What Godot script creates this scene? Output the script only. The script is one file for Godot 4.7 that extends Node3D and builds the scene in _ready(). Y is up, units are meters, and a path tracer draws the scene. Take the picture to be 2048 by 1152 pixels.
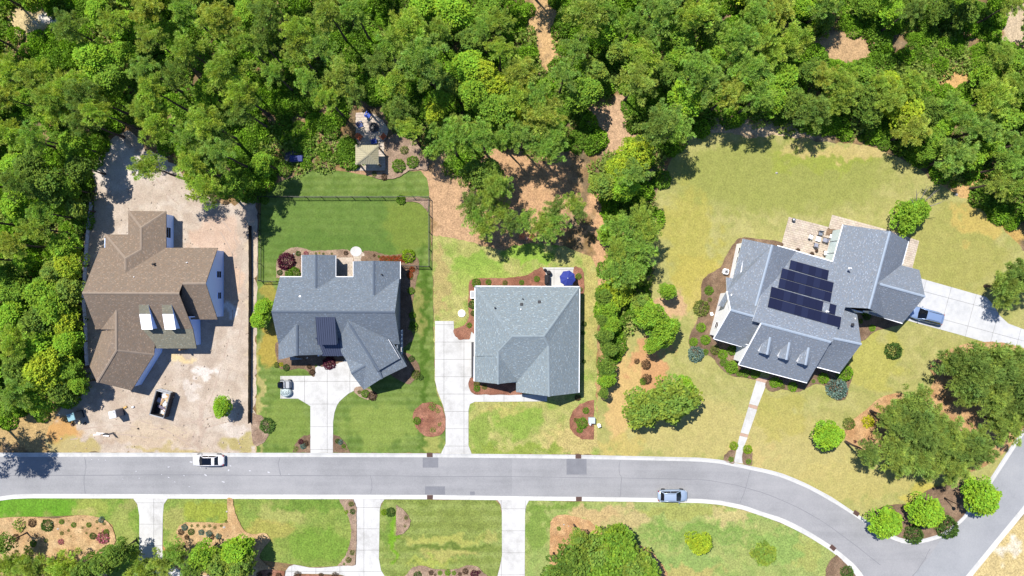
extends Node3D
# A street of four houses seen from a drone. Plan units: 1 unit = 7.5 cm on the ground, origin of the plan at its top left; a thing seen at height h is put at its true place.
const S := 0.075
const EYE := 104.0
const SUNK := 2.05
var names := {}
var rng := RandomNumberGenerator.new()
var fx := 0.0
var fy := 0.0
var fs := 1.0
var level := 0
var lift := 0.0     # height of a house's foundation
var M := {}
const ORD := ["first", "second", "third", "fourth", "fifth", "sixth", "seventh", "eighth", "ninth", "tenth", "eleventh", "twelfth", "thirteenth", "fourteenth", "fifteenth", "sixteenth", "seventeenth", "eighteenth", "nineteenth", "twentieth"]

func ordinal(n: int) -> String:
	if n < 20: return ORD[n]
	var tens = ["", "", "twenty", "thirty", "forty", "fifty", "sixty", "seventy", "eighty", "ninety"]
	var m := n + 1
	if m % 10 == 0: return ["", "", "twentieth", "thirtieth", "fortieth", "fiftieth", "sixtieth", "seventieth", "eightieth", "ninetieth"][m / 10]
	return tens[m / 10] + "-" + ORD[m % 10 - 1]

func at(x: float, y: float, h := 0.0) -> Vector3:
	var f := S * (EYE - h) / EYE
	return Vector3((x - 1024.0) * f, h, (y - 576.0) * f)

func frame(x: float, y: float, s: float) -> void:
	fx = x; fy = y; fs = s

func q(x: float, y: float, h := 0.0) -> Vector3:
	return at(fx + x / fs, fy + y / fs, h + lift)

func ph(r: float, g: float, b: float, k := SUNK) -> Color:   # albedo (sRGB) of a level sunlit surface that reads as this in daylight
	var c := Color(r / 255.0, g / 255.0, b / 255.0).srgb_to_linear()
	return Color(c.r / k, c.g / k, c.b / k).linear_to_srgb()

func numbered(called: String) -> String:
	var n: int = names.get(called, 0)
	names[called] = n + 1
	return called if n == 0 else "%s_%03d" % [called, n]

func tag(o: Node, label: String, category: String, group := "") -> Node:
	o.set_meta("label", label)
	o.set_meta("category", category)
	if group: o.set_meta("group", group)
	return o

func thing(called: String, label: String, category: String, where := Vector3.ZERO, turn := 0.0, group := "") -> Node3D:
	var o := Node3D.new()
	o.name = numbered(called)
	add_child(o)
	o.position = where
	o.rotation.y = turn
	tag(o, label, category, group)
	return o

func put(called: String, mesh: Mesh, m: Material, parent: Node = null) -> MeshInstance3D:
	var o := MeshInstance3D.new()
	o.mesh = mesh
	if m: o.material_override = m
	if parent == null:
		o.name = numbered(called)
		add_child(o)
	else:
		o.name = called
		parent.add_child(o, true)
	return o

func struct(called: String, mesh: Mesh, m: Material) -> MeshInstance3D:
	var o := put(called, mesh, m)
	o.set_meta("kind", "structure")
	return o

func struct_root(called: String) -> Node3D:
	var o := Node3D.new()
	o.name = numbered(called)
	add_child(o)
	o.set_meta("kind", "structure")
	return o

# ---- materials
func mat(c: Color, rough := 0.85, metal := 0.0) -> StandardMaterial3D:
	var m := StandardMaterial3D.new()
	m.albedo_color = c
	m.roughness = rough
	m.metallic = metal
	m.cull_mode = BaseMaterial3D.CULL_DISABLED
	return m

func noise_bytes(w: int, h: int, freq: float, octaves: int, sd: int, kind := FastNoiseLite.TYPE_SIMPLEX_SMOOTH) -> PackedByteArray:
	var n := FastNoiseLite.new()
	n.seed = sd
	n.noise_type = kind
	n.frequency = freq
	n.fractal_octaves = octaves
	n.fractal_gain = 0.6
	var im := n.get_seamless_image(w, h, false, false, 0.12, true) if w < 600 else n.get_image(w, h, false, false, true)
	im.convert(Image.FORMAT_L8)
	return im.get_data()

func streaks(w: int, sd: int) -> PackedByteArray:   # noise drawn out along one axis
	var n := FastNoiseLite.new()
	n.seed = sd
	n.frequency = 0.05
	n.fractal_octaves = 3
	var im := n.get_seamless_image(w / 16, w, false, false, 0.12, true)
	im.convert(Image.FORMAT_L8)
	im.resize(w, w, Image.INTERPOLATE_CUBIC)
	return im.get_data()

# a mottled texture: a palette looked up by a sum of noises
func mottle(w: int, palette: Array, layers: Array, grain: float, sd: int) -> ImageTexture:
	var lut := []
	for i in 256:
		var t := i / 255.0 * (palette.size() - 1)
		var k := mini(int(t), palette.size() - 2)
		var a: Color = palette[k]
		var b: Color = palette[k + 1]
		lut.append(a.lerp(b, t - k))
	var data := PackedByteArray()
	data.resize(w * w * 3)
	var sum := PackedFloat32Array()
	sum.resize(w * w)
	var k := 0
	for l in layers:
		var b := streaks(w, sd + k) if l[0] < 0.0 else noise_bytes(w, w, l[0], l[2] if l.size() > 2 else 3, sd + k)
		var f: float = l[1] / 255.0
		for i in w * w: sum[i] += (b[i] - 127.5) * f
		k += 1
	var r := RandomNumberGenerator.new()
	r.seed = sd
	for i in w * w:
		var c: Color = lut[clampi(int((0.5 + sum[i] + (r.randf() - 0.5) * grain) * 255.0), 0, 255)]
		data[i * 3] = int(c.r * 255.0)
		data[i * 3 + 1] = int(c.g * 255.0)
		data[i * 3 + 2] = int(c.b * 255.0)
	return ImageTexture.create_from_image(Image.create_from_data(w, w, false, Image.FORMAT_RGB8, data))

func world_mat(t: Texture2D, metres: float, rough := 0.95) -> StandardMaterial3D:
	var m := mat(Color.WHITE, rough)
	m.albedo_texture = t
	m.uv1_triplanar = true
	m.uv1_world_triplanar = true
	m.uv1_scale = Vector3.ONE / metres
	return m

# ---- shapes
func st_new() -> SurfaceTool:
	var st := SurfaceTool.new()
	st.begin(Mesh.PRIMITIVE_TRIANGLES)
	st.set_smooth_group(-1)
	return st

func done(st: SurfaceTool, m: Material = null) -> ArrayMesh:
	st.generate_normals()
	var mesh := st.commit()
	if m and mesh.get_surface_count() > 0: mesh.surface_set_material(0, m)
	return mesh

func tri(st: SurfaceTool, a: Vector3, b: Vector3, c: Vector3) -> void:
	st.add_vertex(a); st.add_vertex(b); st.add_vertex(c)

func quad(st: SurfaceTool, a: Vector3, b: Vector3, c: Vector3, d: Vector3) -> void:
	tri(st, a, b, c); tri(st, a, c, d)

func box_to(st: SurfaceTool, t: Transform3D, size: Vector3, bevel := 0.0) -> void:
	var e := size / 2.0
	st.set_smooth_group(-1)
	if bevel <= 0.0:
		var p := []
		for i in 8: p.append(t * Vector3(e.x * (1 if i & 1 else -1), e.y * (1 if i & 2 else -1), e.z * (1 if i & 4 else -1)))
		quad(st, p[0], p[1], p[3], p[2]); quad(st, p[5], p[4], p[6], p[7])
		quad(st, p[4], p[0], p[2], p[6]); quad(st, p[1], p[5], p[7], p[3])
		quad(st, p[2], p[3], p[7], p[6]); quad(st, p[4], p[5], p[1], p[0])
		return
	var b := minf(bevel, minf(e.x, minf(e.y, e.z)) * 0.95)
	var ring := func(y: float, ins: float) -> Array:
		var x := e.x - ins
		var z := e.z - ins
		return [t * Vector3(-x + b, y, -z), t * Vector3(x - b, y, -z), t * Vector3(x, y, -z + b), t * Vector3(x, y, z - b), t * Vector3(x - b, y, z), t * Vector3(-x + b, y, z), t * Vector3(-x, y, z - b), t * Vector3(-x, y, -z + b)]
	var rings := [ring.call(-e.y, b * 0.6), ring.call(-e.y + b, 0.0), ring.call(e.y - b, 0.0), ring.call(e.y, b * 0.6)]
	for k in 3:
		for i in 8:
			var j := (i + 1) % 8
			quad(st, rings[k][i], rings[k][j], rings[k + 1][j], rings[k + 1][i])
	for i in range(1, 7):
		tri(st, rings[3][0], rings[3][i], rings[3][i + 1])
		tri(st, rings[0][0], rings[0][i + 1], rings[0][i])

func place(p: Vector3, turn := 0.0) -> Transform3D:
	return Transform3D(Basis(Vector3.UP, turn), p)

func box(p: Vector3, size: Vector3, turn := 0.0, bevel := 0.0) -> ArrayMesh:
	var st := st_new()
	box_to(st, place(p, turn), size, bevel)
	return done(st)

func tube_to(st: SurfaceTool, pts: Array, radii: Array, sides := 6, cap := true) -> void:
	var rings := []
	for i in pts.size():
		var d: Vector3 = (pts[mini(i + 1, pts.size() - 1)] - pts[maxi(i - 1, 0)]).normalized()
		var u := d.cross(Vector3(0.31, 0.17, 0.93)).normalized()
		var v := d.cross(u)
		var ring := []
		for k in sides:
			var a := TAU * k / sides
			ring.append(pts[i] + (u * cos(a) + v * sin(a)) * radii[i])
		rings.append(ring)
	st.set_smooth_group(0)
	for i in pts.size() - 1:
		for k in sides:
			var j := (k + 1) % sides
			quad(st, rings[i][k], rings[i][j], rings[i + 1][j], rings[i + 1][k])
	st.set_smooth_group(-1)
	if cap:
		var last := pts.size() - 1
		for k in range(1, sides - 1):
			tri(st, rings[last][0], rings[last][k], rings[last][k + 1])
			tri(st, rings[0][0], rings[0][k + 1], rings[0][k])

func tube(pts: Array, radii: Array, sides := 8) -> ArrayMesh:
	var st := st_new()
	tube_to(st, pts, radii, sides)
	return done(st)

func lathe_to(st: SurfaceTool, p: Vector3, prof: Array, sides := 16, smooth := true) -> void:   # prof: [radius, y]
	st.set_smooth_group(0 if smooth else -1)
	for i in prof.size() - 1:
		for k in sides:
			var a := TAU * k / sides
			var b := TAU * (k + 1) / sides
			var r0: float = prof[i][0]
			var r1: float = prof[i + 1][0]
			var y0: float = prof[i][1]
			var y1: float = prof[i + 1][1]
			var p0 := p + Vector3(cos(a) * r0, y0, sin(a) * r0)
			var p1 := p + Vector3(cos(b) * r0, y0, sin(b) * r0)
			var p2 := p + Vector3(cos(b) * r1, y1, sin(b) * r1)
			var p3 := p + Vector3(cos(a) * r1, y1, sin(a) * r1)
			if r0 > 0.0001: tri(st, p0, p1, p2)
			if r1 > 0.0001: tri(st, p0, p2, p3)
	st.set_smooth_group(-1)

func lathe(p: Vector3, prof: Array, sides := 16, smooth := true) -> ArrayMesh:
	var st := st_new()
	lathe_to(st, p, prof, sides, smooth)
	return done(st)

func flat(v: Vector3) -> Vector2:
	return Vector2(v.x, v.z)

# a level slab from a plan polygon (metres); top at y, thick t
func slab_to(st: SurfaceTool, poly: PackedVector2Array, y: float, t: float, uv_from := Rect2()) -> void:
	var ix := Geometry2D.triangulate_polygon(poly)
	st.set_smooth_group(-1)
	for i in range(0, ix.size(), 3):
		for k in 3:
			var p := poly[ix[i + k]]
			if uv_from.size.x > 0.0: st.set_uv((p - uv_from.position) / uv_from.size)
			st.add_vertex(Vector3(p.x, y, p.y))
	if t > 0.0:
		for i in poly.size():
			var a := poly[i]
			var b := poly[(i + 1) % poly.size()]
			if uv_from.size.x > 0.0: st.set_uv((a - uv_from.position) / uv_from.size)
			quad(st, Vector3(a.x, y, a.y), Vector3(b.x, y, b.y), Vector3(b.x, y - t, b.y), Vector3(a.x, y - t, a.y))

func plan(pts: Array) -> PackedVector2Array:   # plan units to metres
	var out := PackedVector2Array()
	for p in pts: out.append(Vector2((p.x - 1024.0) * S, (p.y - 576.0) * S))
	return out

func pts2(a: Array) -> Array:   # flat list of numbers in the current frame to plan units
	var out := []
	for i in range(0, a.size(), 2): out.append(Vector2(fx + a[i] / fs, fy + a[i + 1] / fs))
	return out

func curve(pts: Array, n := 5, closed := true) -> Array:
	var out := []
	var c := pts.size()
	for i in (c if closed else c - 1):
		var p0: Vector2 = pts[(i - 1 + c) % c] if closed else pts[maxi(i - 1, 0)]
		var p1: Vector2 = pts[i]
		var p2: Vector2 = pts[(i + 1) % c]
		var p3: Vector2 = pts[(i + 2) % c] if closed else pts[mini(i + 2, c - 1)]
		for k in n: out.append(p1.cubic_interpolate(p2, p0, p3, k / float(n)))
	if not closed: out.append(pts[c - 1])
	return out

func ragged(pts: Array, step: float, amount: float, sd := 1) -> Array:
	var n := FastNoiseLite.new()
	n.seed = sd
	n.frequency = 0.09
	n.fractal_octaves = 3
	var out := []
	for i in pts.size():
		var a: Vector2 = pts[i]
		var b: Vector2 = pts[(i + 1) % pts.size()]
		var m := maxi(1, int(a.distance_to(b) / step))
		for k in m:
			var p := a.lerp(b, k / float(m))
			out.append(p + Vector2(n.get_noise_2d(p.x, p.y), n.get_noise_2d(p.y + 700.0, p.x)) * amount * 2.0)
	return out

# ---- ground sheets. blobs: [x, y, radius x, radius y, colour, strength]; stripes: [angle, width, strength]
func zone(called: String, pts: Array, base: Color, blobs: Array, opt := {}) -> MeshInstance3D:
	var poly := plan(pts)
	var lo := Vector2(1e9, 1e9)
	var hi := -lo
	for p in pts:
		lo = lo.min(p); hi = hi.max(p)
	lo = lo.floor() - Vector2(2, 2)
	hi = hi.ceil() + Vector2(2, 2)
	var res: float = opt.get("res", 1.0)
	var w := mini(2040, int((hi.x - lo.x) / res))
	var h := mini(2040, int((hi.y - lo.y) / res))
	var q3 := 4
	var w3 := maxi(2, w / q3)
	var h3 := maxi(2, h / q3)
	var low := Image.create(w3, h3, false, Image.FORMAT_RGB8)
	var n := FastNoiseLite.new()
	n.seed = 11
	n.frequency = 0.022
	n.fractal_octaves = 4
	n.fractal_gain = 0.55
	var stripes: Array = opt.get("stripes", [])
	var c2: Color = opt.get("second", base)
	var c3: Color = opt.get("third", c2)
	var warp: float = opt.get("warp", 22.0)
	for j in h3:
		for i in w3:
			var x := lo.x + (i + 0.5) / w3 * (hi.x - lo.x)
			var y := lo.y + (j + 0.5) / h3 * (hi.y - lo.y)
			var a := n.get_noise_2d(x, y)
			var b := n.get_noise_2d(y + 900.0, x + 300.0)
			var c := base.lerp(c2, clampf(0.5 + a * 1.6, 0.0, 1.0)).lerp(c3, clampf(b * 1.5, 0.0, 0.75))
			for s in stripes:
				var v: float = (x * cos(s[0]) + y * sin(s[0])) / s[1] + a * 0.25
				c = c.lightened(s[2] * 0.5) if sin(v * TAU) > 0.0 else c.darkened(s[2] * 0.5)
			for s in blobs:
				var dx: float = (x + a * warp - s[0]) / s[2]
				var dy: float = (y + b * warp - s[1]) / s[3]
				var d := dx * dx + dy * dy
				if d < 1.0: c = c.lerp(s[4], s[5] * smoothstep(0.0, 0.55, 1.0 - d))
			low.set_pixel(i, j, c)
	low.resize(w, h, Image.INTERPOLATE_CUBIC)
	var data := low.get_data()
	var grain: float = opt.get("grain", 0.3)
	var fine := noise_bytes(w, h, opt.get("freq", 0.22) * res, 3, 5)
	var mid := noise_bytes(w, h, 0.05 * res, 2, 8)
	var r := RandomNumberGenerator.new()
	r.seed = 77
	for i in w * h:
		var f := 1.0 + ((fine[i] - 127.5) / 255.0 * 1.3 + (mid[i] - 127.5) / 255.0 * 0.5 + (r.randf() - 0.5) * 0.8) * grain
		var k := i * 3
		data[k] = clampi(int(data[k] * f), 0, 255)
		data[k + 1] = clampi(int(data[k + 1] * f), 0, 255)
		data[k + 2] = clampi(int(data[k + 2] * f), 0, 255)
	var m := mat(Color.WHITE, 1.0)
	m.metallic_specular = 0.15
	m.albedo_texture = ImageTexture.create_from_image(Image.create_from_data(w, h, false, Image.FORMAT_RGB8, data))
	m.texture_repeat = false
	var st := st_new()
	level += 1
	slab_to(st, poly, level * 0.004, 0.0, Rect2((lo - Vector2(1024, 576)) * S, (hi - lo) * S))
	return struct(called, done(st), m)

# a paved area cut into slabs with open joints, each slab a part
func paved(called: String, part: String, pts: Array, m: Material, turn: float, cell: Vector2, shift := Vector2.ZERO, top := 0.06, gap := 0.02, joined := false, under: Material = null) -> Node3D:
	var poly := plan(pts)
	var root := struct_root(called)
	var st := st_new()
	slab_to(st, poly, top - 0.03, 0.05)
	put("bedding", done(st), under if under else M.joint, root)
	var ax := Vector2.RIGHT.rotated(turn)
	var ay := Vector2.DOWN.rotated(turn)
	var lo := Vector2(1e9, 1e9)
	var hi := -lo
	for p in poly:
		var u := Vector2(p.dot(ax), p.dot(ay)) - shift
		lo = lo.min(u); hi = hi.max(u)
	var all := st_new()
	for j in range(floori(lo.y / cell.y), ceili(hi.y / cell.y)):
		var off := cell.x * 0.5 if joined and j % 2 != 0 else 0.0
		for i in range(floori(lo.x / cell.x) - 1, ceili(hi.x / cell.x)):
			var c := PackedVector2Array()
			for e in [Vector2(gap, gap), Vector2(cell.x - gap, gap), Vector2(cell.x - gap, cell.y - gap), Vector2(gap, cell.y - gap)]:
				var u: Vector2 = e + Vector2(i * cell.x + off, j * cell.y) + shift
				c.append(ax * u.x + ay * u.y)
			for piece in Geometry2D.intersect_polygons(poly, c):
				if piece.size() < 3 or absf(area(piece)) < 0.02: continue
				if joined:
					var k := 0.86 + rng.randf() * 0.24
					all.set_color(Color(k, k * (0.97 + rng.randf() * 0.05), k * (0.95 + rng.randf() * 0.06)))
					slab_to(all, piece, top + rng.randf() * 0.004, 0.02)
				else:
					var one := st_new()
					slab_to(one, piece, top + rng.randf() * 0.004, 0.04)
					put(part, done(one), m, root)
	if joined:
		var o := put(part, done(all), m, root)
		o.set_meta("kind", "stuff")
	return root

func area(p: PackedVector2Array) -> float:
	var a := 0.0
	for i in p.size(): a += p[i].cross(p[(i + 1) % p.size()])
	return a / 2.0

# a kerb strip between two lines, cut into sections
func kerb(inner: Array, outer: Array, length := 4.0) -> void:
	var root := struct_root("kerb")
	var n := 0
	var a := resample(inner, 60)
	var b := resample(outer, 60)
	var total := 0.0
	for i in 59: total += (a[i] as Vector2).distance_to(a[i + 1]) * S
	n = maxi(1, roundi(total / length))
	a = resample(inner, n * 4 + 1)
	b = resample(outer, n * 4 + 1)
	for i in n:
		var st := st_new()
		for k in 4:
			var u := i * 4 + k
			var e := 0.004 / length
			var p := []
			for s in [[a, u], [a, u + 1], [b, u + 1], [b, u]]: p.append(((s[0][s[1]] as Vector2) - Vector2(1024, 576)) * S)
			if k == 0:
				p[0] = (p[0] as Vector2).lerp(p[1], e * 8); p[3] = (p[3] as Vector2).lerp(p[2], e * 8)
			var y := [0.06, 0.06, 0.14, 0.14]
			var v := []
			for c in 4: v.append(Vector3(p[c].x, y[c], p[c].y))
			var w0: Vector3 = v[0].lerp(v[3], 0.6)
			var w1: Vector3 = v[1].lerp(v[2], 0.6)
			w0.y = 0.075; w1.y = 0.075
			var u0: Vector3 = v[0].lerp(v[3], 0.8)
			var u1: Vector3 = v[1].lerp(v[2], 0.8)
			u0.y = 0.12; u1.y = 0.12
			quad(st, v[0], v[1], w1, w0)
			quad(st, w0, w1, u1, u0)
			quad(st, u0, u1, v[2], v[3])
			quad(st, v[3], v[2], v[2] - Vector3(0, 0.15, 0), v[3] - Vector3(0, 0.15, 0))
			quad(st, v[1], v[0], v[0] - Vector3(0, 0.05, 0), v[1] - Vector3(0, 0.05, 0))
		put("kerb_section", done(st), M.kerb, root)

func resample(line: Array, n: int) -> Array:
	var len := [0.0]
	for i in range(1, line.size()): len.append(len[i - 1] + (line[i] as Vector2).distance_to(line[i - 1]))
	var out := []
	var k := 0
	for i in n:
		var d: float = len[-1] * i / (n - 1)
		while k < line.size() - 2 and len[k + 1] < d: k += 1
		out.append((line[k] as Vector2).lerp(line[k + 1], (d - len[k]) / maxf(1e-6, len[k + 1] - len[k])))
	return out

func level_sheet(called: String, pts: Array, m: Material, y: float) -> MeshInstance3D:
	var st := st_new()
	slab_to(st, plan(pts), y, 0.0)
	return struct(called, done(st), m)

# ---- plants
var crown_pine := []
var crown_leaf := []
var trunk_pine: ArrayMesh
var trunk_leaf: ArrayMesh
var bushes := {}
var tree_list := []
var grove_tall := 1.0

func leaf_arrays() -> Dictionary:
	return {"v": PackedVector3Array(), "c": PackedColorArray(), "n": PackedVector3Array()}

func leaf_mesh(d: Dictionary) -> ArrayMesh:
	var a := []
	a.resize(Mesh.ARRAY_MAX)
	a[Mesh.ARRAY_VERTEX] = d.v
	a[Mesh.ARRAY_COLOR] = d.c
	var m := ArrayMesh.new()
	m.add_surface_from_arrays(Mesh.PRIMITIVE_TRIANGLES, a)
	return m

func blade(d: Dictionary, p: Vector3, dir: Vector3, side: Vector3, l: float, w: float, c: Color) -> void:
	var tip := p + dir * l
	var a := p - side * w
	var b := p + side * w
	var n := dir.cross(side).normalized()
	if n.y < 0.0: n = -n
	d.v.append(a); d.v.append(b); d.v.append(tip)
	for i in 3:
		d.c.append(c); d.n.append(n)

func leaf(d: Dictionary, p: Vector3, dir: Vector3, side: Vector3, l: float, w: float, c: Color) -> void:
	var n := dir.cross(side).normalized()
	if n.y < 0.0: n = -n
	var a := p
	var b := p + dir * l * 0.5 + side * w
	var t := p + dir * l
	var e := p + dir * l * 0.5 - side * w
	for x in [a, b, t, a, t, e]:
		d.v.append(x); d.c.append(c); d.n.append(n)

func ball(r: RandomNumberGenerator) -> Vector3:
	while true:
		var v := Vector3(r.randf_range(-1, 1), r.randf_range(-1, 1), r.randf_range(-1, 1))
		if v.length_squared() < 1.0 and v.length_squared() > 0.01: return v
	return Vector3.UP

func tint(c: Color, r: RandomNumberGenerator, v: float, warm := 0.12) -> Color:
	var k := 1.0 + r.randf_range(-v, v)
	var t := r.randf_range(-warm, warm)
	return Color(c.r * k * (1.0 + t), c.g * k, c.b * k * (1.0 - t))

# a pine crown of radius 3.3 m round the origin: limbs that carry tufted clumps
func make_pine(sd: int, col: Color, limbs: int, depth: float, open: float) -> ArrayMesh:
	var r := RandomNumberGenerator.new()
	r.seed = sd
	var d := leaf_arrays()
	var spots := []
	for i in limbs:
		var a := i * 2.39996 + r.randf_range(-0.35, 0.35)
		var t := (i + 0.5) / limbs                     # the first limbs are at the top
		var reach := 3.2 * minf(1.0, 0.5 + 0.7 * t) * r.randf_range(0.62, 1.12)
		var y := depth * (0.5 - 0.85 * t) + r.randf_range(-0.3, 0.3)
		var bend := r.randf_range(-0.5, 0.5)
		var n := maxi(2, int(reach / 0.62))
		for k in n:
			var u := (k + 0.8) / n
			if u < open * 0.7 and t > 0.3: continue
			if r.randf() < 0.1: continue
			var aa := a + bend * u + r.randf_range(-0.16, 0.16)
			spots.append([Vector3(cos(aa) * reach * u, y + u * 0.35 + r.randf_range(-0.3, 0.3), sin(aa) * reach * u), lerpf(0.62, 0.46, u)])
	for i in 5: spots.append([Vector3(r.randf_range(-0.7, 0.7), depth * 0.55 + r.randf_range(-0.3, 0.2), r.randf_range(-0.7, 0.7)), 0.6])
	for s in spots:
		var ctr: Vector3 = s[0]
		var cr: float = s[1] * r.randf_range(0.8, 1.2)
		var cc := tint(col, r, 0.24, 0.1)
		for k in 30:
			var o := ball(r)
			o.y = absf(o.y) * 0.75 - 0.15
			var p := ctr + o * cr
			var out := (o * 0.8 + Vector3(0, 0.45, 0) + ctr.normalized() * 0.3).normalized()
			var tc := tint(cc, r, 0.22, 0.08)
			for b in 6:
				var dir := (out + ball(r) * 0.9).normalized()
				var side := dir.cross(ball(r)).normalized()
				blade(d, p, dir, side, r.randf_range(0.26, 0.5), 0.042, tc)
	return leaf_mesh(d)

# a broadleaf crown of radius 3 m round the origin
func make_leafy(sd: int, col: Color, clusters: int, depth: float, size: float, spread := 0.8) -> ArrayMesh:
	var r := RandomNumberGenerator.new()
	r.seed = sd
	var d := leaf_arrays()
	var lob := []
	for i in 9: lob.append(r.randf_range(0.62, 1.12))
	for i in clusters:
		if r.randf() < 0.08: continue
		var a := i * 2.39996 + r.randf() * 0.7
		var rho := pow((i + 0.5) / clusters, 0.5)
		var li := a / TAU * 9.0
		var lobe: float = lerpf(lob[int(li) % 9], lob[(int(li) + 1) % 9], li - floorf(li))
		var rad := rho * 2.55 * lobe
		var y := depth * sqrt(maxf(0.0, 1.0 - rho * rho)) - depth * 0.5 + r.randf_range(-0.5, 0.3)
		if r.randf() < 0.3: y -= r.randf_range(0.5, 1.6)
		var ctr := Vector3(cos(a) * rad, y, sin(a) * rad)
		var cr := r.randf_range(0.5, 0.9) * spread / 0.8
		var cc := tint(col, r, 0.26, 0.12)
		for k in 64:
			var o := ball(r)
			o = o.normalized() * pow(o.length(), 0.4)
			o.y = absf(o.y) * 0.8 - 0.2
			var dir := (Vector3(o.x, 0.1, o.z).normalized() + ball(r) * 0.8).normalized()
			var side := dir.cross((Vector3.UP + ball(r) * 0.75).normalized()).normalized()
			var l := size * r.randf_range(0.7, 1.25)
			leaf(d, ctr + o * cr, dir, side, l, l * 0.36, tint(cc, r, 0.25, 0.1))
	return leaf_mesh(d)

# a dense bush of radius 1 m standing on the ground
func make_bush(sd: int, cols: Array, leaves: int, size: float, tall: float, loose: float) -> ArrayMesh:
	var r := RandomNumberGenerator.new()
	r.seed = sd
	var d := leaf_arrays()
	for i in leaves:
		var o := ball(r).normalized()
		o.y = absf(o.y)
		var bump := 1.0 + 0.12 * sin(o.x * 7.0 + sd) * cos(o.z * 6.0) + r.randf_range(-loose, loose * 0.4)
		var p := Vector3(o.x, o.y * tall, o.z) * bump * 0.9
		var dir := (Vector3(o.x, o.y * 0.6 + 0.2, o.z) + ball(r) * 0.9).normalized()
		var side := dir.cross((o + ball(r) * 0.6).normalized()).normalized()
		var l := size * r.randf_range(0.7, 1.3)
		leaf(d, p, dir, side, l, l * 0.38, tint(cols[r.randi() % cols.size()], r, 0.22, 0.08))
	return leaf_mesh(d)

func leaf_material(back := 0.9) -> StandardMaterial3D:
	var m := mat(Color.WHITE, 0.75)
	m.vertex_color_use_as_albedo = true
	m.metallic_specular = 0.25
	m.backlight_enabled = true
	m.backlight = Color(back, back, back * 0.6)
	return m

func make_trunk(sd: int, hgt: float, r0: float, limbs: int, spread: float) -> ArrayMesh:
	var r := RandomNumberGenerator.new()
	r.seed = sd
	var st := st_new()
	var pts := []
	var rad := []
	for i in 6:
		var t := i / 5.0
		pts.append(Vector3(r.randf_range(-0.12, 0.12) * t, hgt * t, r.randf_range(-0.12, 0.12) * t))
		rad.append(lerpf(r0, r0 * 0.3, t) * (1.25 if i == 0 else 1.0))
	tube_to(st, pts, rad, 7)
	for i in limbs:
		var t := 0.62 + 0.36 * i / limbs
		var a := i * 2.4 + r.randf()
		var p := Vector3(0, hgt * t, 0)
		var l := spread * (1.25 - t * 0.6) * r.randf_range(0.6, 1.0)
		var e := p + Vector3(cos(a) * l, l * 0.35, sin(a) * l)
		tube_to(st, [p, p.lerp(e, 0.5) + Vector3(0, 0.12, 0), e], [r0 * 0.32, r0 * 0.2, 0.02], 5)
	return done(st)

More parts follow.
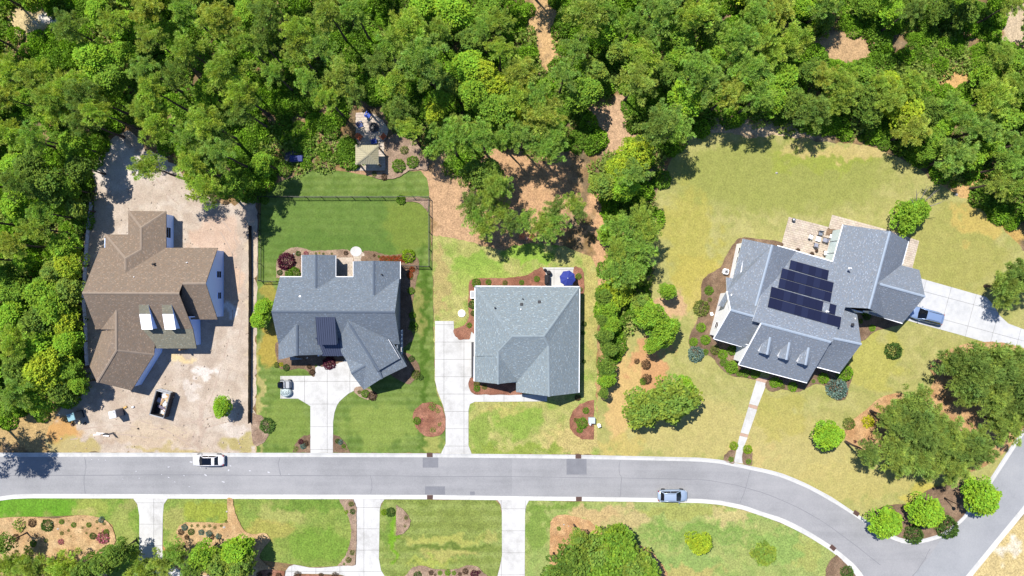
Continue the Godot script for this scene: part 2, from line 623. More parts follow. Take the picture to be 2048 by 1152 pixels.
func grow_library() -> void:
	M.leaf = leaf_material()
	var pine_cols := [Color(0.35, 0.48, 0.085), Color(0.3, 0.46, 0.085), Color(0.4, 0.53, 0.085), Color(0.24, 0.35, 0.075), Color(0.31, 0.46, 0.1), Color(0.35, 0.45, 0.09), Color(0.42, 0.49, 0.09)]
	for i in 10: crown_pine.append(make_pine(100 + i, pine_cols[i % 7], 19 + (i % 4) * 3, 2.4 + (i % 4) * 0.4, [0.2, 0.35, 0.1, 0.45][i % 4]))
	var leaf_cols := [Color(0.19, 0.33, 0.03), Color(0.16, 0.28, 0.03), Color(0.22, 0.38, 0.03), Color(0.12, 0.2, 0.03), Color(0.2, 0.29, 0.045), Color(0.29, 0.39, 0.03)]
	for i in 3: crown_pine.append(make_pine(150 + i, [Color(0.26, 0.36, 0.075), Color(0.29, 0.39, 0.08), Color(0.22, 0.32, 0.07)][i], 31, 2.6, 0.0))
	for i in 6: crown_leaf.append(make_leafy(200 + i, leaf_cols[i], 54 + (i % 3) * 8, 3.2 + (i % 2) * 0.5, 0.34))
	trunk_pine = make_trunk(5, 1.0, 0.2, 0, 0.0)
	trunk_leaf = make_trunk(6, 1.0, 0.17, 0, 0.0)
	M.bark = world_mat(mottle(128, [ph(70, 55, 48), ph(120, 98, 85)], [[0.05, 0.6], [0.2, 0.5]], 0.3, 31), 1.5)
	M.bark_pale = mat(ph(170, 160, 150), 0.9)
	var g := Color(0.13, 0.25, 0.03)
	bushes.green = make_bush(1, [g, Color(0.16, 0.29, 0.03)], 900, 0.17, 0.85, 0.12)
	bushes.dark = make_bush(2, [Color(0.07, 0.13, 0.03), Color(0.09, 0.17, 0.035)], 900, 0.17, 0.85, 0.15)
	bushes.olive = make_bush(3, [Color(0.18, 0.22, 0.04), Color(0.14, 0.19, 0.05)], 700, 0.17, 0.8, 0.2)
	bushes.lime = make_bush(4, [Color(0.25, 0.38, 0.02), Color(0.2, 0.33, 0.02)], 900, 0.17, 0.85, 0.15)
	bushes.yellow = make_bush(5, [Color(0.5, 0.5, 0.02), Color(0.4, 0.42, 0.03)], 800, 0.18, 0.7, 0.22)
	bushes.blue = make_bush(6, [Color(0.17, 0.26, 0.22), Color(0.2, 0.3, 0.26), Color(0.11, 0.18, 0.15)], 1000, 0.18, 0.9, 0.2)
	bushes.plum = make_bush(7, [Color(0.09, 0.02, 0.04), Color(0.13, 0.03, 0.055)], 1000, 0.17, 0.95, 0.2)
	bushes.red = make_bush(8, [Color(0.45, 0.06, 0.03), Color(0.5, 0.1, 0.04), Color(0.1, 0.16, 0.03)], 800, 0.18, 0.75, 0.22)
	bushes.pink = make_bush(9, [Color(0.55, 0.14, 0.25), Color(0.6, 0.2, 0.3), Color(0.15, 0.15, 0.05)], 800, 0.18, 0.8, 0.22)
	bushes.brown = make_bush(10, [Color(0.09, 0.06, 0.035), Color(0.13, 0.08, 0.05)], 800, 0.16, 0.8, 0.2)
	bushes.sparse = make_bush(11, [Color(0.2, 0.3, 0.06), Color(0.25, 0.33, 0.07)], 230, 0.24, 0.6, 0.35)
	bushes.bright = make_bush(12, [Color(0.17, 0.33, 0.025), Color(0.21, 0.38, 0.03)], 1000, 0.16, 0.9, 0.14)

# a tree whose crown is seen round (x, y) with radius r in plan units; kind pine or leaf
func tree(kind: String, x: float, y: float, r: float, variant: int, tall := 0.0, label := "", called := "") -> Node3D:
	var pine := kind == "pine"
	var hgt := tall
	if hgt <= 0.0: hgt = (7.0 + r * 0.15 + rng.randf() * 3.0) * grove_tall if pine else (4.2 + r * 0.11 + rng.randf() * 1.6) * minf(1.0, grove_tall + 0.1)
	var nominal := 3.3 if pine else 3.0
	var depth := 2.9 if pine else 3.4
	var rw := r * S * (EYE - hgt) / EYE
	var s := rw / nominal
	var mid := maxf(hgt - depth * 0.5 * s, depth * 0.4 * s)
	var base := at(x, y, mid)
	base.y = 0.0
	var o := thing(called if called else ("pine_tree" if pine else "broadleaf_tree"), label, "tree", base)
	var t := put("trunk", trunk_pine if pine else trunk_leaf, M.bark, o)
	var girth := (0.75 + s * 0.35) * (1.0 if pine else 0.8)
	t.scale = Vector3(girth, mid + 0.3 * s, girth)
	var c := put("crown", crown_pine[variant % crown_pine.size()] if pine else crown_leaf[variant % crown_leaf.size()], M.leaf, o)
	c.position.y = mid
	var squash := rng.randf_range(0.86, 1.16)
	c.scale = Vector3(s * 1.06 * squash, s * 1.06, s * 1.06 / squash)
	c.rotation.y = rng.randf() * TAU
	tree_list.append({"o": o, "pine": pine, "x": x, "y": y, "r": r, "v": variant})
	return o

func bush(kind: String, x: float, y: float, r: float, label: String, called := "shrub", group := "", tall := 1.0) -> MeshInstance3D:
	var h := r * S * 0.5 * tall
	var p := at(x, y, h)
	p.y = 0.0
	var o := put(called, bushes[kind], M.leaf)
	o.position = p
	var s := r * S * (EYE - h) / EYE * 1.05
	o.scale = Vector3(s, s * tall, s)
	o.rotation.y = rng.randf() * TAU
	tag(o, label, "shrub" if called != "flowering_shrub" else "flowering shrub", group)
	return o

# bushes in the current frame: list of [kind, x, y, r]; words with %s for the ordinal
func bush_row(list: Array, words: String, group: String, called := "shrub") -> void:
	var colours := {"green": "green", "dark": "dark green", "olive": "olive", "lime": "lime green", "yellow": "yellow", "blue": "silvery blue", "plum": "plum", "red": "red", "pink": "pink", "brown": "brown", "sparse": "thin", "bright": "bright green"}
	var down := words.contains("from the top") or words.contains("from the back") or words.contains("from the street")
	for b in list:
		var before := 0
		var same := 0
		for c in list:
			if c[0] != b[0]: continue
			same += 1
			if (c[2] + c[1] * 0.01 < b[2] + b[1] * 0.01 if down else c[1] + c[2] * 0.01 < b[1] + b[2] * 0.01): before += 1
		var text: String = colours[b[0]] + " " + (words % ordinal(before) if same > 1 else words.get_slice(",", 0))
		bush(b[0], fx + b[1] / fs, fy + b[2] / fs, b[3] / fs, text, called, group, b[4] if b.size() > 4 else 1.0)

# ---- houses
var planes := []     # the roof faces of the house being built, for walls that end under them

func shingles(sd: int, c: Color, spread: float) -> StandardMaterial3D:
	var r := RandomNumberGenerator.new()
	r.seed = sd
	var w := 384
	var im := Image.create(w, w, false, Image.FORMAT_RGB8)
	var y := 0
	while y < w:
		var x := -r.randi_range(0, 12)
		while x < w:
			var l := r.randi_range(8, 16)
			var k := 1.0 + r.randf_range(-spread, spread) + (r.randf_range(0.1, 0.25) if r.randf() < 0.1 else 0.0)
			var t := r.randf_range(-0.03, 0.03)
			im.fill_rect(Rect2i(maxi(x, 0), y, l, 8), Color(minf(1, c.r * k * (1 + t)), minf(1, c.g * k), minf(1, c.b * k * (1 - t))))
			x += l
		im.fill_rect(Rect2i(0, y + 7, w, 1), Color(c.r * 0.72, c.g * 0.72, c.b * 0.72))
		y += 8
	var m := mat(Color.WHITE, 0.95)
	m.metallic_specular = 0.3
	m.albedo_texture = ImageTexture.create_from_image(im)
	return m

func newell(p: Array) -> Vector3:
	var n := Vector3.ZERO
	for i in p.size():
		var a: Vector3 = p[i]
		var b: Vector3 = p[(i + 1) % p.size()]
		n += Vector3((a.y - b.y) * (a.z + b.z), (a.z - b.z) * (a.x + b.x), (a.x - b.x) * (a.y + b.y))
	n = n.normalized()
	return n if n.y > 0.0 else -n

# a roof face: corners are [x, y, height] in the current frame
func roof(parent: Node3D, corners: Array, m: Material, called := "roof", thick := 0.16, edge: Material = null) -> Dictionary:
	var p := []
	for c in corners: p.append(q(c[0], c[1], c[2]))
	return roof_at(parent, p, m, called, thick, edge)

func roof_at(parent: Node3D, p: Array, m: Material, called := "roof", thick := 0.16, edge: Material = null) -> Dictionary:
	var n := newell(p)
	var ctr := Vector3.ZERO
	for v in p: ctr += v / p.size()
	for i in p.size():        # keep the face level with its mean plane
		var v: Vector3 = p[i]
		p[i] = v
	var u := Vector3.UP.cross(n).normalized()
	var w := n.cross(u)
	var poly := PackedVector2Array()
	for v in p: poly.append(flat(v))
	var ix := Geometry2D.triangulate_polygon(poly)
	var mesh := ArrayMesh.new()
	var st := st_new()
	st.set_smooth_group(-1)
	for i in ix:
		var v: Vector3 = p[i]
		st.set_uv(Vector2(v.dot(u), v.dot(w)) / 5.4)
		st.add_vertex(v)
	st.generate_normals()
	st.commit(mesh)
	mesh.surface_set_material(0, m)
	var e := st_new()
	e.set_smooth_group(-1)
	for i in ix: e.add_vertex((p[i] as Vector3) - Vector3(0, thick, 0))
	for i in p.size():
		var a: Vector3 = p[i]
		var b: Vector3 = p[(i + 1) % p.size()]
		quad(e, a, b, b - Vector3(0, thick, 0), a - Vector3(0, thick, 0))
	e.generate_normals()
	e.commit(mesh)
	mesh.surface_set_material(1, edge if edge else M.fascia)
	put(called, mesh, null, parent)
	var d := {"poly": poly, "n": n, "c": ctr, "p": p}
	planes.append(d)
	return d

func roof_height(v: Vector2, otherwise := 2.7) -> float:
	var best := -1.0
	for d in planes:
		if Geometry2D.is_point_in_polygon(v, d.poly):
			var n: Vector3 = d.n
			var c: Vector3 = d.c
			best = maxf(best, c.y - (n.x * (v.x - c.x) + n.z * (v.y - c.z)) / n.y)
	return best if best > 0.0 else otherwise

# walls that stand on a plan polygon (given at eave height h, in the current frame) and end under the roof
func walls(parent: Node3D, eaves: Array, h: float, inset: float, m: Material, top := 2.7) -> PackedVector2Array:
	var poly := PackedVector2Array()
	for i in range(0, eaves.size(), 2): poly.append(flat(q(eaves[i], eaves[i + 1], h)))
	var ins := Geometry2D.offset_polygon(poly, -inset, Geometry2D.JOIN_MITER)
	var base: PackedVector2Array = ins[0]
	for i in base.size():
		var a := base[i]
		var b := base[(i + 1) % base.size()]
		var l := a.distance_to(b)
		var n := maxi(1, int(l / 0.25))
		var out := Vector2((b - a).y, -(b - a).x).normalized() * 0.14
		var st := st_new()
		st.set_smooth_group(-1)
		for k in n:
			var p0 := a.lerp(b, k / float(n))
			var p1 := a.lerp(b, (k + 1) / float(n))
			var h0 := roof_height(p0.lerp(p1, 0.03), top) - 0.19
			var h1 := roof_height(p1.lerp(p0, 0.03), top) - 0.19
			if k == 0: h0 = roof_height(p0.lerp(p1, 0.5), top) - 0.19
			if k == n - 1: h1 = roof_height(p0.lerp(p1, 0.5), top) - 0.19
			var s: float = 1.0 if area(base) > 0.0 else -1.0
			var o: Vector2 = out * -s
			for f in [Vector2.ZERO, o]:
				quad(st, Vector3(p0.x + f.x, -0.1, p0.y + f.y), Vector3(p1.x + f.x, -0.1, p1.y + f.y), Vector3(p1.x + f.x, h1, p1.y + f.y), Vector3(p0.x + f.x, h0, p0.y + f.y))
			quad(st, Vector3(p0.x, h0, p0.y), Vector3(p1.x, h1, p1.y), Vector3(p1.x + o.x, h1, p1.y + o.y), Vector3(p0.x + o.x, h0, p0.y + o.y))
		put("wall", done(st), m, parent)
	return base

# a window set on the wall from a to b (metres), at the share t of its length
func window(parent: Node3D, a: Vector2, b: Vector2, t: float, sill: float, w: float, h: float, frame_m: Material, called := "window") -> void:
	var d := (b - a).normalized()
	var n := Vector2(d.y, -d.x)
	var turn := atan2(-d.y, d.x)
	var c := a.lerp(b, t)
	var o := Node3D.new()
	o.name = called
	parent.add_child(o, true)
	o.position = Vector3(c.x, sill + h / 2.0, c.y)
	o.rotation.y = turn
	var st := st_new()
	for s in [-1, 1]:
		box_to(st, place(Vector3(s * (w / 2.0 + 0.04), 0, 0)), Vector3(0.08, h + 0.16, 0.12))
		box_to(st, place(Vector3(0, s * (h / 2.0 + 0.04), 0)), Vector3(w, 0.08, 0.12))
	box_to(st, place(Vector3(0, 0, 0)), Vector3(w, 0.04, 0.09))
	put("frame", done(st), frame_m, o)
	put("pane", box(Vector3.ZERO, Vector3(w, h, 0.05)), M.glass, o)

func ridge(parent: Node3D, a: Vector3, b: Vector3, m: Material, spread := 0.08, light := 0.0) -> void:
	var d := b - a
	var f := Vector3(d.x, 0, d.z).normalized()
	var side := Vector3(-f.z, 0, f.x) * 0.17
	var n := maxi(1, int(d.length() / 0.3))
	var st := st_new()
	st.set_smooth_group(-1)
	for i in n:
		var p := a + d * (i / float(n)) + Vector3(0, 0.05, 0)
		var e := a + d * ((i + 1.15) / float(n)) + Vector3(0, 0.03, 0)
		var k := 1.0 + rng.randf_range(-spread, spread)
		if light > 0.0 and rng.randf() < 0.45: k *= 1.0 + light
		st.set_color(Color(k, k, k))
		var dn := Vector3(0, 0.09, 0)
		quad(st, p - side - dn, p, e, e - side - dn)
		quad(st, p, p + side - dn, e + side - dn, e)
	put("ridge_cap", done(st), m, parent)

func ridge_q(parent: Node3D, a: Array, b: Array, m: Material, spread := 0.08, light := 0.0) -> void:
	ridge(parent, q(a[0], a[1], a[2]), q(b[0], b[1], b[2]), m, spread, light)

func cap_mat(c: Color) -> StandardMaterial3D:
	var m := mat(c, 0.95)
	m.vertex_color_use_as_albedo = true
	return m

func vent_pipe(parent: Node3D, x: float, y: float, h: float, m: Material, r := 0.09, tall := 0.45) -> void:
	var p := q(x, y, h)
	put("vent_pipe", lathe(p - Vector3(0, 0.2, 0), [[r * 2.2, 0.0], [r * 2.0, 0.24], [r, 0.27], [r, tall + 0.2], [r * 1.3, tall + 0.2], [r * 1.3, tall + 0.28], [0.0, tall + 0.3]], 10), m, parent)

func roof_vent(parent: Node3D, x: float, y: float, h: float, m: Material) -> void:
	put("roof_vent", box(q(x, y, h) + Vector3(0, 0.08, 0), Vector3(0.42, 0.22, 0.42), 0.0, 0.06), m, parent)

# gutter along an eave
func gutter(parent: Node3D, a: Array, b: Array, m: Material) -> void:
	var p := q(a[0], a[1], a[2])
	var e := q(b[0], b[1], b[2])
	var d := (e - p)
	var st := st_new()
	var t := Transform3D(Basis(d.normalized(), Vector3.UP, d.normalized().cross(Vector3.UP)).orthonormalized(), (p + e) / 2.0 - Vector3(0, 0.08, 0))
	box_to(st, t, Vector3(d.length(), 0.13, 0.13), 0.03)
	put("gutter", done(st), m, parent)

func house_one() -> void:
	planes.clear()
	var o := thing("house", "large brown-roofed house still being built on the bare sandy lot", "house")
	var m := shingles(1, ph(152, 135, 118, 1.95), 0.05)
	var cap := cap_mat(ph(166, 149, 131, 1.9))
	var green := shingles(7, ph(134, 132, 116, 1.75), 0.05)
	M.wrap = mat(Color(0.72, 0.82, 0.98), 0.6)
	frame(140, 380, 4.113)
	var edge := mat(ph(120, 100, 85), 0.9)
	var R := func(c: Array) -> void: roof(o, c, m, "roof", 0.16, edge)
	R.call([[478, 172, 3], [790, 175, 3], [583, 310, 4.5]])
	R.call([[478, 172, 3], [583, 310, 4.5], [583, 560, 4.5], [478, 560, 3]])
	R.call([[790, 175, 3], [790, 520, 3], [455, 720, 5.4], [455, 563, 5.4], [583, 490, 4.5], [583, 310, 4.5]])
	R.call([[290, 367, 3], [478, 365, 3], [583, 490, 4.5], [455, 563, 5.4]])
	R.call([[290, 367, 3], [455, 563, 5.4], [455, 720, 5.4], [285, 600, 2.9]])
	R.call([[248, 475, 3], [1215, 475, 3], [1115, 768, 6.35], [925, 772, 6.35], [895, 850, 7.2], [100, 845, 7.2]])
	R.call([[925, 772, 6.35], [1115, 768, 6.35], [1213, 1065, 3], [900, 1065, 3]])
	R.call([[100, 845, 7.2], [895, 850, 7.2], [1010, 1144, 3.9], [215, 1144, 3.9]])
	roof(o, [[560, 1143, 3.9], [1010, 1144, 3.9], [1040, 1303, 2.7], [600, 1303, 2.7]], green, "porch_roof", 0.16, edge)
	ridge_q(o, [100, 847, 7.2], [895, 851, 7.2], cap)
	ridge_q(o, [925, 770, 6.35], [1115, 768, 6.35], cap)
	ridge_q(o, [583, 310, 4.5], [583, 490, 4.5], cap)
	ridge_q(o, [583, 490, 4.5], [455, 563, 5.4], cap)
	ridge_q(o, [455, 563, 5.4], [455, 655, 5.4], cap)
	ridge_q(o, [478, 172, 3], [583, 310, 4.5], cap)
	ridge_q(o, [790, 175, 3], [583, 310, 4.5], cap)
	ridge_q(o, [290, 367, 3], [455, 563, 5.4], cap)
	frame(140, 600, 4.113)
	R.call([[205, 150, 3.1], [378, 60, 5.65], [378, 245, 5.65], [205, 240, 3.1]])
	R.call([[262, 255, 2.9], [378, 245, 5.6], [378, 415, 5.6], [222, 675, 5.6], [162, 545, 2.9]])
	R.call([[378, 60, 5.65], [378, 415, 5.6], [690, 450, 3.0], [705, 270, 3.0]])
	R.call([[378, 415, 5.6], [690, 450, 3.0], [505, 745, 3.0], [222, 675, 5.6]])
	ridge_q(o, [378, 80, 5.65], [378, 415, 5.62], cap)
	ridge_q(o, [378, 415, 5.62], [222, 675, 5.62], cap)
	ridge_q(o, [378, 415, 5.62], [690, 450, 3.02], cap)
	for dx in [0, 190]:
		var d := Node3D.new()
		d.name = "dormer"
		o.add_child(d, true)
		var keep := planes.duplicate()
		roof(d, [[565 + dx, 40, 6.22], [645 + dx, 40, 6.22], [660 + dx, 115, 6.0], [570 + dx, 115, 6.0]], green, "roof_cover", 0.1, M.wrap)
		roof(d, [[570 + dx, 116, 6.0], [660 + dx, 116, 6.0], [680 + dx, 243, 5.45], [590 + dx, 243, 5.45]], M.white, "roof_sheathing", 0.1, M.wrap)
		planes = keep
		var st := st_new()
		var c := [q(567 + dx, 45, 6.05), q(648 + dx, 45, 6.05), q(678 + dx, 238, 5.33), q(592 + dx, 238, 5.33)]
		for e in [[1, 2], [2, 3], [3, 0]]:
			var a: Vector3 = c[e[0]]
			var b: Vector3 = c[e[1]]
			quad(st, a, b, b - Vector3(0, 2.0, 0), a - Vector3(0, 2.0, 0))
		put("wall", done(st), M.wrap, d)
	frame(140, 380, 4.113)
	vent_pipe(o, 700, 612, 4.5, M.dark, 0.12, 0.6)
	vent_pipe(o, 965, 598, 4.4, M.white, 0.05, 0.25)
	vent_pipe(o, 535, 715, 5.6, M.white, 0.05, 0.25)
	var base := walls(o, [248, 367, 478, 365, 478, 172, 790, 175, 790, 475, 1215, 475, 1213, 1065, 1015, 1065, 1022, 1303, 700, 1303, 690, 1355, 505, 1650, 162, 1450, 270, 1170, 205, 1140, 205, 1055, 248, 475], 3.0, 0.35, M.wrap)
	# openings in the east gable and the short back wing
	for i in base.size():
		var a := base[i]
		var b := base[(i + 1) % base.size()]
		if absf(a.x - b.x) < 0.3 and a.distance_to(b) > 8.0 and a.x > -44.0 and a.x < -41.0:
			var s := b.y > a.y
			for w in [[0.36, 1.0, 0.9, 1.5], [0.68, 1.0, 0.9, 1.1]]: window(o, a, b, w[0] if s else 1.0 - w[0], w[1], w[2], w[3], M.wrap)
		elif absf(a.x - b.x) < 0.3 and a.distance_to(b) > 4.0 and a.x > -53.0 and a.x < -49.0:
			window(o, a, b, 0.5, 1.0, 1.5, 1.2, M.wrap)
	var p := q(1075, 1330, 0.0)
	put("porch_column", box(p + Vector3(-2.0, 1.25, -0.5), Vector3(0.25, 2.5, 0.25)), M.wood, o)

func seams(parent: Node3D, a: Vector3, b: Vector3, c: Vector3, d: Vector3, n: int, m: Material) -> void:
	for i in n + 1:
		var t := i / float(n)
		var p := a.lerp(b, t) + Vector3(0, 0.025, 0)
		var e := d.lerp(c, t) + Vector3(0, 0.025, 0)
		var st := st_new()
		var f := (e - p).normalized()
		box_to(st, Transform3D(Basis(f, Vector3.UP, f.cross(Vector3.UP)).orthonormalized(), (p + e) / 2.0), Vector3(p.distance_to(e), 0.06, 0.035))
		put("standing_seam", done(st), m, parent)

func house_two() -> void:
	planes.clear()
	var o := thing("house", "slate blue roofed house with angled garage wing and fenced back lawn", "house")
	var m := shingles(2, ph(127, 138, 149, 1.85), 0.065)
	var cap := cap_mat(ph(98, 111, 127, 1.85))
	var metal := mat(ph(88, 97, 122), 0.45, 0.3)
	var seam_m := mat(ph(70, 80, 104), 0.45, 0.3)
	var wallm := mat(ph(150, 160, 172), 0.8)
	frame(500, 470, 5.008)
	var R := func(c: Array) -> void: roof(o, c, m)
	R.call([[300, 420, 3], [1497, 420, 3], [1450, 772, 6.55], [215, 768, 6.55]])
	R.call([[215, 768, 6.55], [1450, 772, 6.55], [1497, 1094, 3], [285, 1094, 3]])
	R.call([[520, 200, 3], [660, 197, 4.3], [660, 570, 4.3], [520, 490, 3]])
	R.call([[660, 197, 4.3], [858, 203, 3], [858, 490, 3], [660, 570, 4.3]])
	R.call([[1035, 263, 3], [1240, 258, 5], [1240, 650, 5], [1035, 490, 3]])
	R.call([[1240, 258, 5], [1503, 265, 3], [1503, 480, 3], [1240, 650, 5]])
	ridge_q(o, [215, 768, 6.55], [1450, 772, 6.55], cap)
	ridge_q(o, [660, 197, 4.3], [660, 525, 4.3], cap)
	ridge_q(o, [1240, 258, 5], [1240, 595, 5], cap)
	for g in [[[300, 418, 3], [518, 418, 3]], [[858, 205, 3], [858, 418, 3]], [[860, 418, 3], [1033, 418, 3]], [[1035, 263, 3], [1035, 416, 3]], [[520, 200, 3], [520, 416, 3]], [[1505, 265, 3], [1505, 440, 3]]]: gutter(o, g[0], g[1], M.white)
	# metal dormer over the entrance
	var d := Node3D.new()
	d.name = "shed_dormer"
	o.add_child(d, true)
	var keep := planes.duplicate()
	roof(d, [[657, 822, 6.0], [850, 822, 6.0], [866, 1100, 4.9], [678, 1100, 4.9]], metal, "metal_roof", 0.1, seam_m)
	planes = keep
	seams(d, q(657, 822, 6.0), q(850, 822, 6.0), q(866, 1100, 4.9), q(678, 1100, 4.9), 9, seam_m)
	var st := st_new()
	for e in [[q(850, 830, 5.85), q(863, 1092, 4.8)], [q(863, 1092, 4.8), q(681, 1092, 4.8)], [q(681, 1092, 4.8), q(660, 830, 5.85)]]: quad(st, e[0], e[1], e[1] - Vector3(0, 1.9, 0), e[0] - Vector3(0, 1.9, 0))
	put("wall", done(st), wallm, d)
	frame(500, 650, 4.4316)
	var pr := Node3D.new()
	pr.name = "porch"
	o.add_child(pr, true)
	roof(pr, [[553, 85, 3.9], [830, 85, 3.9], [842, 275, 2.8], [640, 275, 2.8]], metal, "metal_roof", 0.1, M.white)
	seams(pr, q(553, 85, 3.9), q(830, 85, 3.9), q(842, 275, 2.8), q(640, 275, 2.8), 11, seam_m)
	for x in [660, 830]: put("column", box(q(x, 268, 0.0) + Vector3(-0.2, 1.3, -0.2), Vector3(0.2, 2.6, 0.2)), M.white, pr)
	R.call([[252, 175, 3], [415, -15, 5.3], [415, 270, 5.3], [252, 309, 3]])
	R.call([[415, -15, 5.3], [665, 190, 2.9], [640, 263, 3], [415, 270, 5.3]])
	R.call([[350, 277, 3.3], [470, 302, 3.2], [355, 313, 2.8]])
	ridge_q(o, [415, 0, 5.32], [415, 270, 5.32], cap)
	R.call([[1010, 575, 3], [1165, 475, 5.55], [830, -95, 5.55], [680, 30, 3]])
	R.call([[830, -95, 5.75], [1140, 405, 5.75], [1325, 298, 3.6], [1075, -125, 3.6]])
	R.call([[1040, 215, 5.4], [1166, 475, 5.4], [1390, 365, 2.9], [1240, 110, 2.9]])
	R.call([[898, 432, 4.3], [1056, 342, 4.75], [1004, 571, 3]])
	R.call([[898, 432, 4.3], [1056, 342, 4.75], [850, 300, 3.2]])
	ridge_q(o, [885, 0, 5.76], [1140, 405, 5.76], cap)
	ridge_q(o, [1140, 405, 5.5], [1166, 475, 5.5], cap)
	ridge_q(o, [898, 432, 4.3], [1056, 342, 4.75], cap)
	gutter(o, [1325, 300, 3.55], [1140, -15, 3.6], M.white)
	frame(500, 470, 5.008)
	vent_pipe(o, 510, 615, 4.6, M.white, 0.13, 0.4)
	vent_pipe(o, 1322, 397, 4.3, M.dark, 0.07, 0.35)
	frame(500, 650, 4.4316)
	vent_pipe(o, 507, 290, 3.2, M.white, 0.03, 0.3)
	frame(500, 470, 5.008)
	walls(o, [300, 420, 520, 420, 520, 200, 858, 203, 858, 420, 1035, 420, 1035, 263, 1503, 265, 1497, 420, 1497, 1150, 1571, 1314, 1141, 1551, 944, 1218, 944, 1100, 650, 1100, 650, 1220, 285, 1228], 3.0, 0.35, wallm)
	# lattice screen and bin pad on the shaded east side
	var e := q(1530, 1080)
	var s := thing("slatted_screen", "white slatted screen in the shade beside the blue roofed house", "screen", e)
	for i in 7: put("slat", box(Vector3(0, 0.75, -1.9 + i * 0.62), Vector3(0.08, 1.5, 0.16)), M.white, s)
	put("rail", box(Vector3(0, 1.45, 0), Vector3(0.06, 0.08, 4.0)), M.white, s)
	put("rail", box(Vector3(0, 0.15, 0), Vector3(0.06, 0.08, 4.0)), M.white, s)

func house_three() -> void:
	planes.clear()
	var o := thing("house", "pale grey hip-roofed house with two front gables and a straight driveway", "house")
	var m := shingles(3, ph(148, 161, 166, 1.9), 0.06)
	var cap := cap_mat(ph(150, 164, 170, 1.85))
	var wallm := mat(ph(170, 175, 180), 0.8)
	frame(860, 470, 5.008)
	var R := func(c: Array) -> void: roof(o, c, m)
	R.call([[453, 515, 2.9], [1497, 520, 2.9], [1140, 1016, 6.5], [825, 1016, 6.5]])
	R.call([[453, 515, 2.9], [825, 1016, 6.5], [688, 1165, 5.15], [684, 1213, 5.15], [450, 1211, 2.95]])
	R.call([[684, 1214, 5.13], [682, 1492, 5.13], [445, 1467, 2.55], [448, 1214, 2.55]])
	R.call([[1497, 520, 2.9], [1140, 1016, 6.5], [1187, 1110, 5.9], [1192, 1616, 5.9], [1490, 1581, 2.9]])
	R.call([[825, 1016, 6.5], [1140, 1016, 6.5], [1300, 1480, 2.9], [640, 1480, 2.9], [681, 1172, 5.2]])
	R.call([[688, 1140, 5.15], [682, 1492, 5.15], [890, 1468, 2.9], [890, 1300, 2.9]])
	R.call([[1187, 1060, 5.9], [1192, 1616, 5.9], [862, 1573, 2.9], [862, 1290, 2.9]])
	for e in [[[453, 515, 2.9], [825, 1016, 6.5]], [[1497, 520, 2.9], [1140, 1016, 6.5]], [[825, 1016, 6.5], [1140, 1016, 6.5]], [[825, 1016, 6.5], [688, 1165, 5.15]], [[684, 1165, 5.15], [682, 1492, 5.15]], [[1140, 1016, 6.5], [1187, 1110, 5.9]], [[1187, 1110, 5.9], [1192, 1616, 5.9]]]: ridge_q(o, e[0], e[1], cap, 0.12, 0.7)
	for g in [[[453, 512, 2.9], [1497, 517, 2.9]], [[1500, 520, 2.9], [1493, 1580, 2.9]], [[450, 517, 2.9], [447, 1210, 2.9]], [[443, 1215, 2.55], [441, 1466, 2.55]]]: gutter(o, g[0], g[1], M.white)
	for v in [[917, 695, 4.2], [1095, 670, 4.0]]: roof_vent(o, v[0], v[1], v[2], M.dark)
	vent_pipe(o, 930, 642, 3.8, M.dark, 0.06, 0.3)
	vent_pipe(o, 652, 728, 4.3, M.dark, 0.1, 0.5)
	vent_pipe(o, 910, 745, 4.5, M.white, 0.06, 0.25)
	vent_pipe(o, 582, 1130, 3.8, M.white, 0.05, 0.2)
	vent_pipe(o, 1365, 1235, 3.8, M.dark, 0.04, 0.2)
	walls(o, [453, 515, 1497, 520, 1490, 1581, 1192, 1581, 862, 1573, 862, 1468, 682, 1468, 445, 1467], 2.9, 0.35, wallm)
	var g := q(432, 1236)
	put("garage_awning", box(g + Vector3(0.05, 2.3, 0), Vector3(0.34, 0.14, 5.2)), M.dark, o)

func plane_hit(x: float, y: float, d: Dictionary, lift: float) -> Vector3:   # the point of a roof face seen at a plan place
	var n: Vector3 = d.n
	var c: Vector3 = d.c + n * lift
	var a := at(x, y, 0.0)
	var b := at(x, y, 10.0)
	var t := (c - a).dot(n) / (b - a).dot(n)
	return a.lerp(b, t)

